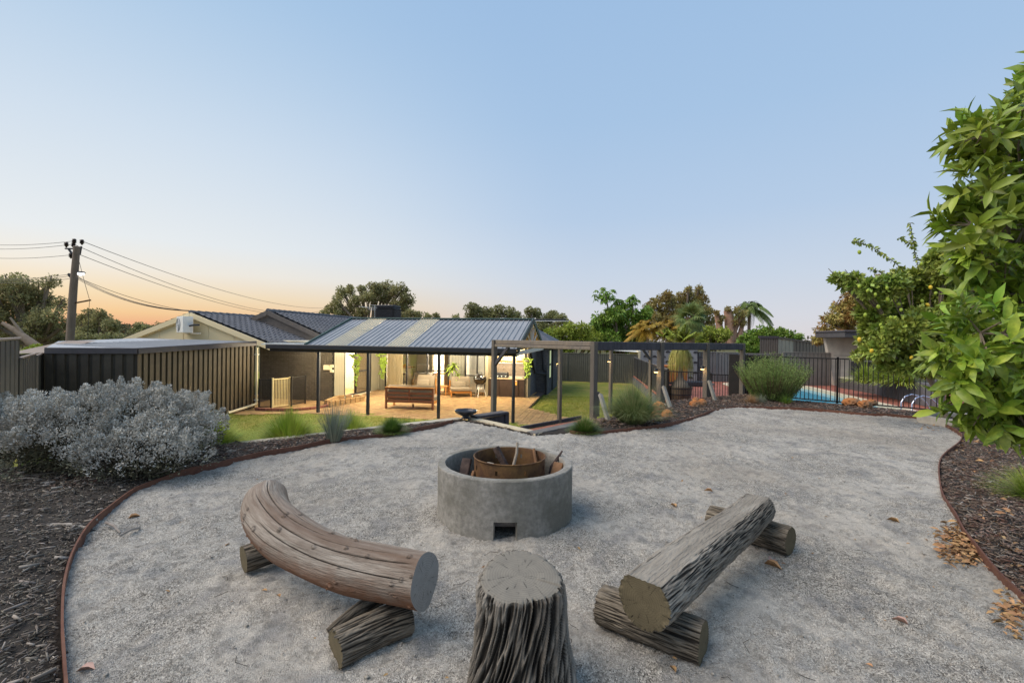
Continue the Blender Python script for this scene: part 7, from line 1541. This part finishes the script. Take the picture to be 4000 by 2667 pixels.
# ------------------------------------------------------------------ grass tufts
def tuft(label, x, y, z, h, spread, n, m, wd=.005, droop=.55, name='grass_tuft', plume=None, upr=0.0, base_r=.06):
    t = empty(name, (x, y, z), 0, label, 'ornamental grass'); a = rng.uniform(0, 6.28, n); q = rng.uniform(0, 1, n) ** (.6 + upr); l = h * rng.uniform(.7, 1.12, n) * (1 + .1 * q); e = q * spread; K = 4; d = np.column_stack([np.cos(a) * np.sin(e), np.sin(a) * np.sin(e), np.cos(e)]); s_ = np.column_stack([-np.sin(a), np.cos(a), np.zeros(n)]); b0 = np.column_stack([np.cos(a) * q, np.sin(a) * q, np.zeros(n)]) * base_r
    vs = np.zeros((n, 2 * (K + 1), 3))
    for k in range(K + 1):
        u = k / K; p = b0 + d * (l * u)[:, None]; p[:, 2] -= droop * l * u ** 2.3 * (.15 + .6 * q); w_ = wd * (1 - u * .85) * .5; vs[:, 2 * k] = p - s_ * w_; vs[:, 2 * k + 1] = p + s_ * w_
    vs[..., 2] = np.maximum(vs[..., 2], -.02)
    F = (np.arange(n)[:, None, None] * (2 * K + 2) + np.array([(2 * k, 2 * k + 1, 2 * k + 3, 2 * k + 2) for k in range(K)])[None]).reshape(-1, 4); npmesh('blades', vs.reshape(-1, 3), F, m, t)
    return t
M_LOM = mat('lomandra_blade', '#7d9a30', '#a6ba4a', 2, .6, isl=.35, trans=.25, c3='#b0a657', s3=5, f3=.5); M_LOMD = mat('dark_grass_blade', '#4b6a2b', '#71893f', 2, .6, isl=.35, trans=.2); M_BLUE = mat('blue_grey_blade', '#65746a', '#8b9482', 2, .7, isl=.3, trans=.1, c3='#9a8f78', s3=5); M_FOUN = mat('fountain_blade', '#637a45', '#90a068', 2, .7, isl=.35, trans=.2, c3='#b2a67c', s3=4); M_DRY = mat('straw_blade', '#b39c6e', '#c6b38a', 3, .8, isl=.2, trans=.2)
def place(px, py, z): c = gz(px, py, z); return c.x, c.y, z
def behind(px, py, dd):   # just behind the sleeper line, at lawn level
    c = gz(px, py, 0.03); d = nL * dd; x, y = c.x + d[0], c.y + d[1]; return x, y, float(hlawn(np.array([x]), np.array([y]))[0])
x, y, z = behind(838, 1745, .35); tuft('bright green grass tuft behind the sleeper, next to the silver shrub', x, y, z, .86, .62, 3000, M_LOM, .011)
x, y, z = behind(1155, 1706, .4); tuft('second bright green tuft behind the sleeper, wide and arching', x, y, z, .84, .72, 3000, M_LOM, .011)
x, y, z = behind(1400, 1680, .4); tuft('third bright green tuft behind the sleeper, left of the round clump', x, y, z, .8, .7, 2600, M_LOM, .011)
x, y, z = behind(1622, 1652, .45); tuft('dark green arching tuft behind the sleeper below the sofa', x, y, z, .95, .8, 2800, M_LOMD, .011)
x, y, z = behind(1775, 1640, .4); tuft('dark green arching tuft right behind the black bowl', x, y, z, .95, .85, 2600, M_LOMD, .011)
x, y, z = place(1305, 1722, .02); tuft('upright blue grey grass with tall stalks in front of the sleeper', x, y, z, .6, .5, 420, M_BLUE, .006, .3, base_r=.09); tuft('thin dark flowering stalks above the blue grey grass', x, y, z, .72, .42, 60, M_BLUE, .005, .15, name='grass_stalks')
x, y, z = place(1532, 1690, .02); tuft('small dense round grass clump between the steel edging and sleeper', x, y, z, .27, 1.3, 3200, M_LOMD, .006, .3)
x, y, z = place(2285, 1692, .0); tuft('dense clipped grass ball at the right end of the brick steps', x, y, z, .28, 1.3, 3600, M_LOMD, .006, .25); tuft('pale straw seed heads over the clipped grass ball', x, y, z, .38, .75, 160, M_DRY, .003, .2, name='seed_heads')
x, y, z = place(2472, 1668, -.05); tuft('large fountain grass clump between the pergola corner and the rocks', x, y, z, .95, .8, 4200, M_FOUN, .007, .6, base_r=.12); tuft('pale feathery plumes above the fountain grass', x, y, z, 1.15, .5, 110, M_DRY, .004, .25, name='seed_heads')
c = at(2935, 1572, 11.9); tuft('small reddish straw grass at the left foot of the rosemary', c.x, c.y, .0, .34, 1.25, 700, mat('reddish_blade', '#a07a55', '#b79a72', 3, .8, isl=.25, trans=.15), .005, .5); c = at(2968, 1572, 11.9); tuft('small blue grey grass at the foot of the rosemary', c.x, c.y, .0, .33, 1.2, 500, M_BLUE, .005, .5)
c = at(3070, 1575, 11.9); tuft('fresh green shoots in front of the rosemary', c.x, c.y, .0, .3, .9, 200, M_GRN, .01, .3)
c = at(4040, 1950, 4.75); tuft('green spiky grass clump cut by the right edge of the picture', c.x, c.y, .02, .42, 1.15, 1200, M_LOM, .006, .4)
# strappy agapanthus behind the planter wall
for i, (px, py, Y, lab) in enumerate(((3420, 1490, 19.5, 'strappy green plant left of the grey planter wall top'), (3500, 1492, 18.5, 'strappy green plant in the middle of the grey planter'), (3580, 1500, 17.5, 'strappy green plant at the right of the grey planter'))):
    c = at(px, py, Y); tuft(lab, c.x, c.y + .6, c.z - .15, 1.15, 1.1, 420, M_YEL, .05, .7, name='strappy_plant')

# ------------------------------------------------------------------ lemon tree
M_LEM = mat('lemon_leaf', '#7b9440', '#a6b553', 1.5, .45, isl=.38, trans=.15, c3='#93923c', s3=2, f3=.6, spec=.5)
LC = [(3330, 1090, 26), (3370, 1120, 40), (3420, 1140, 56), (3480, 1110, 52), (3540, 1090, 48), (3600, 1090, 50), (3650, 1070, 50), (3420, 1210, 60), (3500, 1190, 66), (3580, 1170, 66), (3650, 1160, 60), (3440, 1290, 60), (3520, 1280, 66), (3600, 1260, 66), (3430, 1360, 46), (3500, 1370, 60), (3580, 1350, 66), (3390, 1330, 34), (3350, 1385, 20), (3480, 1420, 38), (3540, 1430, 46), (3620, 1430, 50), (3270, 1085, 20), (3300, 1110, 18), (3660, 1000, 30), (3690, 1060, 46), (3720, 1140, 56), (3700, 1230, 60), (3700, 1330, 60), (3640, 1020, 24)]
lt = tree('lemon tree heavy with green and yellow fruit above the concrete ring', 9.2, LC, 22, 32000, M_LEM, (3700, 0), .07, name='lemon_tree', zb=.05, lw=.5, droop=.1, shell=.35, depth=.9, bark=M_BARK)
b_ = lt.location
# long leafy shoots against the sky
def shoot(pts, Y, n, L): 
    P3 = [at(p[0], p[1], Y) for p in pts]; cc = np.array([tuple(v) for v in crom([tuple(p) for p in P3], 10)]); k = len(cc); ix = np.linspace(0, k - 1.01, n); i0 = ix.astype(int); fr = (ix - i0)[:, None]; P = cc[i0] * (1 - fr) + cc[np.minimum(i0 + 1, k - 1)] * fr; tn = unit(np.gradient(P, axis=0)); s_ = unit(np.cross(tn, rnd_dirs(n))); V, F = leaf_mesh(P - np.array(b_), s_ + tn * .6, rnd_dirs(n), L * rng.uniform(.7, 1.2, n), L * .5); npmesh('shoot_leaves', V, F, M_LEM, lt); MB().tube([tuple(np.array(q) - np.array(b_)) for q in cc[::3]], .006, 5).build('shoot', M_STEM, lt)
shoot([(3330, 940), (3380, 955), (3440, 985), (3500, 1030), (3560, 1085)], 9.0, 90, .085); shoot([(3555, 870), (3565, 930), (3575, 990), (3590, 1060)], 9.1, 70, .08); shoot([(3510, 930), (3540, 940), (3565, 965)], 9.1, 34, .08); shoot([(3395, 1045), (3430, 1060), (3480, 1085)], 9.0, 34, .08); shoot([(3250, 1065), (3300, 1075), (3350, 1085), (3400, 1095)], 9.0, 60, .08); shoot([(3690, 985), (3670, 1010), (3640, 1040)], 9.2, 50, .08); shoot([(3630, 1000), (3600, 1040), (3580, 1080)], 9.2, 50, .08); shoot([(3330, 1405), (3360, 1385), (3420, 1370)], 9.0, 50, .08)
M_LY = mat('yellow_lemon', '#d9b62c', '#e0c03c', 6, .45, bump=.15, bscale=90); M_LG = mat('green_lemon', '#8fa535', '#a3b53f', 6, .45, bump=.15, bscale=90)
lem = None
for i, (px, py, g_) in enumerate([(3357, 1118, 1), (3357, 1325, 0), (3405, 1370, 0), (3468, 1170, 1), (3431, 1198, 1), (3390, 1135, 1), (3550, 1262, 0), (3562, 1274, 0), (3602, 1176, 1), (3635, 1122, 0), (3624, 1191, 0), (3729, 1158, 0), (3613, 1293, 0), (3576, 1311, 1), (3560, 1396, 0), (3480, 1240, 1), (3498, 1240, 1), (3512, 1187, 1), (3420, 1150, 1), (3590, 1312, 1), (3357, 985, 1), (3555, 1120, 1), (3600, 1030, 1), (3440, 1268, 1), (3380, 1230, 1), (3445, 1280, 1), (3520, 1210, 1), (3465, 1125, 1), (3655, 1145, 1)]):
    p = at(px, py, 8.62 + random.uniform(-.1, .1)) - b_
    if lem is None: lem = MB().lathe([(0, -.047), (.008, -.044), (.026, -.03), (.034, 0), (.027, .028), (.01, .042), (0, .044)], n=14).build('lemon', M_LG, lt, smooth=True); lem2 = lem.copy(); lem2.data = lem.data.copy(); lem2.data.materials[0] = M_LY; COL.objects.link(lem2); o = lem; lem2.location = at(3330, 1330, 8.6) - b_
    else: o = (lem if g_ else lem2).copy(); COL.objects.link(o)
    o.location = p; o.rotation_euler = (random.uniform(-.4, .4), random.uniform(-.4, .4), 0); s_ = random.uniform(.75, 1.0); o.scale = (s_, s_, s_)
lem2.location = at(3357, 1326, 8.55) - b_

# ------------------------------------------------------------------ large leaved citrus at the right edge
M_BIG = mat('broad_citrus_leaf', '#64882a', '#a0b440', 3, .42, isl=.45, trans=.22, c3='#8a9436', s3=1.2, f3=.6, spec=.5)
OC = [(4105, 300, 0.184, 3.1), (4055, 470, 0.202, 3.0), (3895, 480, 0.184, 2.9), (3835, 530, 0.138, 2.8), (3975, 540, 0.239, 3.0), (3855, 620, 0.202, 2.9), (3955, 650, 0.258, 3.0), (4075, 600, 0.276, 3.1), (3825, 740, 0.147, 2.8), (3915, 760, 0.221, 2.9), (4035, 770, 0.276, 3.0), (3795, 880, 0.202, 2.8), (3895, 900, 0.258, 2.9), (3995, 900, 0.276, 2.9), (3855, 1010, 0.239, 2.8), (3975, 1030, 0.313, 2.9), (4085, 1000, 0.276, 3.0), (3920, 1150, 0.258, 2.8), (4020, 1180, 0.313, 2.8), (4110, 1150, 0.313, 2.9), (3830, 1300, 0.221, 2.6), (3920, 1300, 0.276, 2.7), (4040, 1320, 0.313, 2.8), (4130, 1300, 0.276, 2.8), (3775, 1410, 0.184, 2.5), (3855, 1440, 0.258, 2.6), (3965, 1450, 0.294, 2.7), (4085, 1460, 0.294, 2.7), (3865, 1560, 0.202, 2.6), (3965, 1580, 0.239, 2.6), (4065, 1600, 0.258, 2.7), (4025, 1660, 0.147, 2.6), (4105, 1680, 0.129, 2.6), (4140, 420, 0.368, 3.2), (4160, 700, 0.46, 3.2), (4180, 1000, 0.506, 3.2), (4225, 1300, 0.506, 3.1), (4190, 1550, 0.368, 3.0)]
base = Vector((3.75, 3.1, .02)); t = empty('citrus_tree', base, 0, 'large leaved citrus tree filling the right edge of the picture', 'tree'); Ps, Ds, Ls, Ns = [], [], [], []; mb = MB(); fork = Vector((3.7, 3.1, 1.1)); mb.tube([(0, 0, -.05), fork - base], [.07, .055], 10)
for oi_, (px, py, r, Y) in enumerate(OC):
    if oi_ in (5, 10, 14, 19): r *= .6
    c = at(px, py, Y); nb_ = int(8 + r * 46); mb.tube([fork - base, (fork.lerp(c, .55) - base) + Vector((.05, .1, -.05)), c - base], [.03, .018, .006], 6)
    for k in range(nb_):
        d = Vector(rnd_dirs(1)[0]); d.x -= .25; q = c + d.normalized() * r * random.uniform(.45, .95); ax = (d + Vector((-.35, -.15, .15))).normalized(); m_ = random.randint(6, 9)
        if k % 3 == 0: mb.tube([c - base, q - base], [.006, .003], 4)
        for j in range(m_):
            a = j * 2.4 + k; s1 = ax.orthogonal().normalized(); s2 = ax.cross(s1); o_ = s1 * math.cos(a) + s2 * math.sin(a); dd = ax * random.uniform(.5, 1.1) + o_ * .8; Ps.append(tuple(q + ax * (.012 * j - .05) - base)); Ds.append(tuple(dd)); Ns.append(tuple((ax - o_ * .6 + Vector((0, 0, .6))))); Ls.append(random.choice((random.uniform(.06, .1), random.uniform(.1, .165))))
mb.build('branches', M_BARK, t, smooth=True)
Ps, Ds, Ns, Ls = map(np.array, (Ps, Ds, Ns, Ls)); order = np.argsort(np.linalg.norm(Ps + np.array(base) - np.array(CAM), axis=1)); W_ = base
vis = [i for i in order if (lambda p: (p[0] / p[1]) < 1.09)(Ps[i] + np.array(base))][:290]; vs_ = set(vis)
lm, lf = leaf_mesh(np.zeros((1, 3)), np.array([(1., 0, 0)]), np.array([(0, 0, 1.)]), 1.0, .34)
proto = None
for i in vis:
    D = Vector(Ds[i]).normalized(); N = Vector(Ns[i]); S = D.cross(N).normalized(); N = S.cross(D); M = Matrix((D, -S, N)).transposed().to_4x4()
    if proto is None: proto = o = npmesh('leaf', lm, lf, M_BIG, t, smooth=True)
    else: o = proto.copy(); COL.objects.link(o)
    o.matrix_basis = Matrix.Translation(Ps[i]) @ M @ Matrix.Scale(Ls[i], 4)
ri = np.array([i for i in range(len(Ps)) if i not in vs_]); V, F = leaf_mesh(Ps[ri], Ds[ri], Ns[ri], Ls[ri], Ls[ri] * .34); npmesh('foliage', V, F, M_BIG, t, smooth=True, kind='stuff')

# ================================================================== POWER POLE AND WIRES
PY = 22.0; pb = at(272, 1372, PY); ptp = at(300, 962, PY - .3); pole = empty('power_pole', (pb.x, pb.y, -1.5), 0, 'leaning wooden power pole with dark insulators above the shed', 'power pole'); po = Vector((pb.x, pb.y, -1.5)); dv = (pb - ptp).normalized()
MB().tube([pb + dv * 2.6 - po, at(285, 1150, PY) - po, ptp - po], [.17, .155, .125], 14).build('pole', mat('pole_wood', '#74665c', '#8a7b70', 6, .9, bump=.5, bscale=24, stretch=(1, 1, .2), c3='#5f524a', s3=1), pole, smooth=True)
M_INS = mat('brown_insulator', '#3a2f2e', rough=.35)
def ins(px, py): 
    c = at(px, py, PY) - po; MB().lathe([(0, .16), (.05, .16), (.09, .12), (.06, .09), (.1, .06), (.06, .03), (.1, 0), (.05, -.04), (.02, -.1), (0, -.1)], tuple(c), 10).build('insulator', M_INS, pole, smooth=True)
for p in ((259, 959), (290, 946), (287, 961), (320, 949), (277, 1002)): ins(*p)
for p_, q_, w2 in (((255, 971), (300, 972), .06), ((268, 972), (295, 1012), .07), ((268, 1070), (290, 1095), .1), ((318, 962), (312, 995), .05)): MB().beam(at(*p_, PY) - po, at(*q_, PY) - po, w2, w2).build('crossarm', M_DARK, pole)
MB().beam(at(270, 1188, PY) - po, at(354, 1172, PY) - po, .06, .06).build('stay_arm', M_RUST, pole)
MB().tube([at(305, 1005, PY) - po, at(331, 1105, PY) - po, at(350, 1172, PY) - po], .012, 4).tube([at(350, 1172, PY) - po, at(346, 1230, PY) - po, at(342, 1340, PY) - po], .012, 4).build('stay_wire', M_DARK, pole)
lp = MB().lathe([(0, .06), (.16, .05), (.2, 0), (.17, -.02), (0, -.02)], tuple(at(314, 1065, PY) - po), 14).build('street_lamp', M_DARK, pole); MB().lathe([(0, -.02), (.15, -.02), (.14, -.1), (0, -.13)], tuple(at(314, 1065, PY) - po), 14).build('lamp_glass', emit('lamp_white', '#f4fbff', 3), lp)
def wire(a, b, sag, lab, r=.011): 
    n = 24; pts = [a.lerp(b, i / n) + Vector((0, 0, -sag * 4 * (i / n) * (1 - i / n))) for i in range(n + 1)]; MB().tube(pts, r, 4).build('power_line', M_BLACK, label=lab, cat='power line', group='overhead power lines')
for (a, b, Yb, s_, lab) in (((320, 942), (1290, 1202), 62, 1.0, 'topmost thin power line running right from the leaning pole'), ((290, 955), (1290, 1206), 64, 1.7, 'second thin power line running right from the leaning pole'), ((312, 995), (1260, 1226), 60, 1.2, 'third thin power line running right from the leaning pole')):
    wire(at(*a, PY), at(*b, Yb), s_, lab, .014)
for k in range(4): wire(at(300 + k, 1078 + 4 * k, PY), at(738 + k * 3, 1212 + k, 19), .35, ('upper', 'second', 'third', 'lowest')[k] + ' service cable in the bundle between the pole and the cream gable', .008)
wire(at(300, 1082, PY), at(980, 1232, 24), .5, 'dashed looking cable running over the tiled ridge')
for (ya, yb, lab) in ((942, 938, 'topmost power line leaving the pole to the left edge'), (954, 957, 'second power line leaving the pole to the left edge'), (995, 989, 'third power line leaving the pole to the left edge'), (1070, 1076, 'upper low cable leaving the pole to the left edge'), (1077, 1082, 'middle low cable leaving the pole to the left edge'), (1087, 1089, 'lowest cable leaving the pole to the left edge')):
    wire(at(285, ya, PY), at(-200, yb, PY + 8), .25, lab)

# ================================================================== LEAF LITTER
M_LIT = mat('dry_leaf', '#a07a55', '#bb9a70', 6, .8, isl=.35, c3='#7a4d33', s3=12, spec=.2)
def litter(name, X, Y, L0, L1, label, m=M_LIT, lift=.012, kind='stuff'):
    n = len(X); Z = np.where(inside(GRAVEL, X, Y), hgrav(X, Y), hsoil(X, Y)) + rng.uniform(.003, lift, n); a = rng.uniform(0, 6.28, n); D = np.column_stack([np.cos(a), np.sin(a), rng.normal(0, .2, n)]); L = rng.uniform(L0, L1, n); V, F = leaf_mesh(np.column_stack([X, Y, Z]), D, np.column_stack([rng.normal(0, .5, n), rng.normal(0, .5, n), np.ones(n)]), L, L * rng.uniform(.3, .6, n), fold=.35); return npmesh(name, V, F, m, kind=kind, label=label, cat='leaf litter')
def pxs(n, cx, cy, sx_, sy_): P = [gz(random.gauss(cx, sx_), random.gauss(cy, sy_)) for _ in range(n)]; return np.array([p.x for p in P]), np.array([p.y for p in P])
x, y = pxs(230, 3738, 2120, 42, 28); x2, y2 = pxs(130, 3790, 2160, 32, 25); x = np.concatenate([x, x2]); y = np.concatenate([y, y2]); k = inside(GRAVEL, x, y); litter('leaf_pile', x[k], y[k], .03, .075, 'pile of dry orange brown leaves against the right steel edging', lift=.04)
x, y = pxs(110, 3960, 2410, 32, 42); k = inside(GRAVEL, x, y); litter('leaf_pile', x[k], y[k], .03, .065, 'small heap of dry leaves near the bottom right edging', lift=.03)
x, y = pxs(40, 3650, 1665, 50, 12); litter('leaf_litter', x, y, .03, .07, 'few dry leaves along the far right edging')
n_ = 260; Yr = rng.uniform(2.2, 9, n_); Xr = Yr * rng.uniform(.8, 1.15, n_); k = ~inside(GRAVEL, Xr, Yr) & inside(TERR, Xr, Yr); litter('leaf_litter', Xr[k], Yr[k], .04, .1, 'dry tan leaves scattered on the right mulch')
n_ = 60; Yr = rng.uniform(1.6, 7, n_); Xr = Yr * rng.uniform(-.9, .95, n_); k = inside(GRAVEL, Xr, Yr) & (np.hypot(Xr - PIT[0], Yr - PIT[1]) > .7); litter('leaf_litter', Xr[k], Yr[k], .015, .04, 'tiny dry leaf scraps scattered over the gravel')
for i, (px, py, L, lab) in enumerate(((2785, 1922, .09, 'curled orange leaf on the gravel beyond the straight log'), (3515, 2040, .1, 'brown leaf on the gravel left of the leaf pile'), (3550, 2440, .08, 'pink tan leaf on the bare gravel at lower right'), (2642, 1985, .08, 'orange leaf on the gravel between pit and straight log'), (500, 2022, .09, 'pale crumpled leaf on the gravel by the left edging'), (372, 2622, .08, 'pinkish fallen leaf on the gravel at lower left'), (1093, 2378, .04, 'small tan leaf on the gravel below the curved log'), (2985, 2210, .12, 'yellow leaf under the far end of the straight log'), (3020, 2190, .1, 'pink leaf beside the far support log'), (2640, 2645, .05, 'tiny orange leaf near the bottom centre right'))):
    c = gz(px, py); a = random.uniform(0, 6.28); V, F = leaf_mesh(np.array([(c.x, c.y, float(hgrav(np.array([c.x]), np.array([c.y]))[0]) + .008)]), np.array([(math.cos(a), math.sin(a), .1)]), np.array([(.2, .1, 1.)]), L, L * .5, fold=.6); npmesh('fallen_leaf', V, F, M_LIT if 'pink' not in lab else mat('pink_leaf', '#b08d80', '#c0a092', 9, .8), label=lab, cat='leaf', group='single leaves on the gravel')
# a few long pale sticks and a bar imitating a light patch on the left mulch, dark twigs on the gravel
for (a, b, r_, lab) in (((415, 2040), (470, 2080), .012, 'thick forked pale stick on the left mulch'), ((545, 2060), (468, 2092), .01, 'second pale stick meeting the forked one'), ((190, 2050), (340, 2060), .014, 'long pale stick lying across the left mulch'), ((5, 1885), (150, 1868), .02, 'pale bar imitating a lit patch of edging under the silver shrub')):
    p, q = gz(*a, .03), gz(*b, .03); MB().tube([p, p.lerp(q, .5) + Vector((0, .01, .012)), q], [r_, r_ * .9, r_ * .6], 6).build('stick', M_CHIPW, smooth=True, label=lab, cat='stick')
mb = MB()
for k in range(70):
    Yr = random.uniform(1.8, 5.5); Xr = Yr * random.uniform(-.7, .8); a = random.uniform(0, 6.28); l = random.uniform(.03, .12); z = .012
    if not inside(GRAVEL, np.array([Xr]), np.array([Yr]))[0] or math.hypot(Xr - PIT[0], Yr - PIT[1]) < .7: continue
    z += float(hgrav(np.array([Xr]), np.array([Yr]))[0]); mb.tube([(Xr, Yr, z), (Xr + math.cos(a) * l * .5, Yr + math.sin(a) * l * .5, z + .006), (Xr + math.cos(a + .5) * l, Yr + math.sin(a + .5) * l, z)], .0016, 4)
mb.build('twigs', M_SOIL, kind='stuff', label='thin dark twigs scattered over the gravel', cat='twigs')
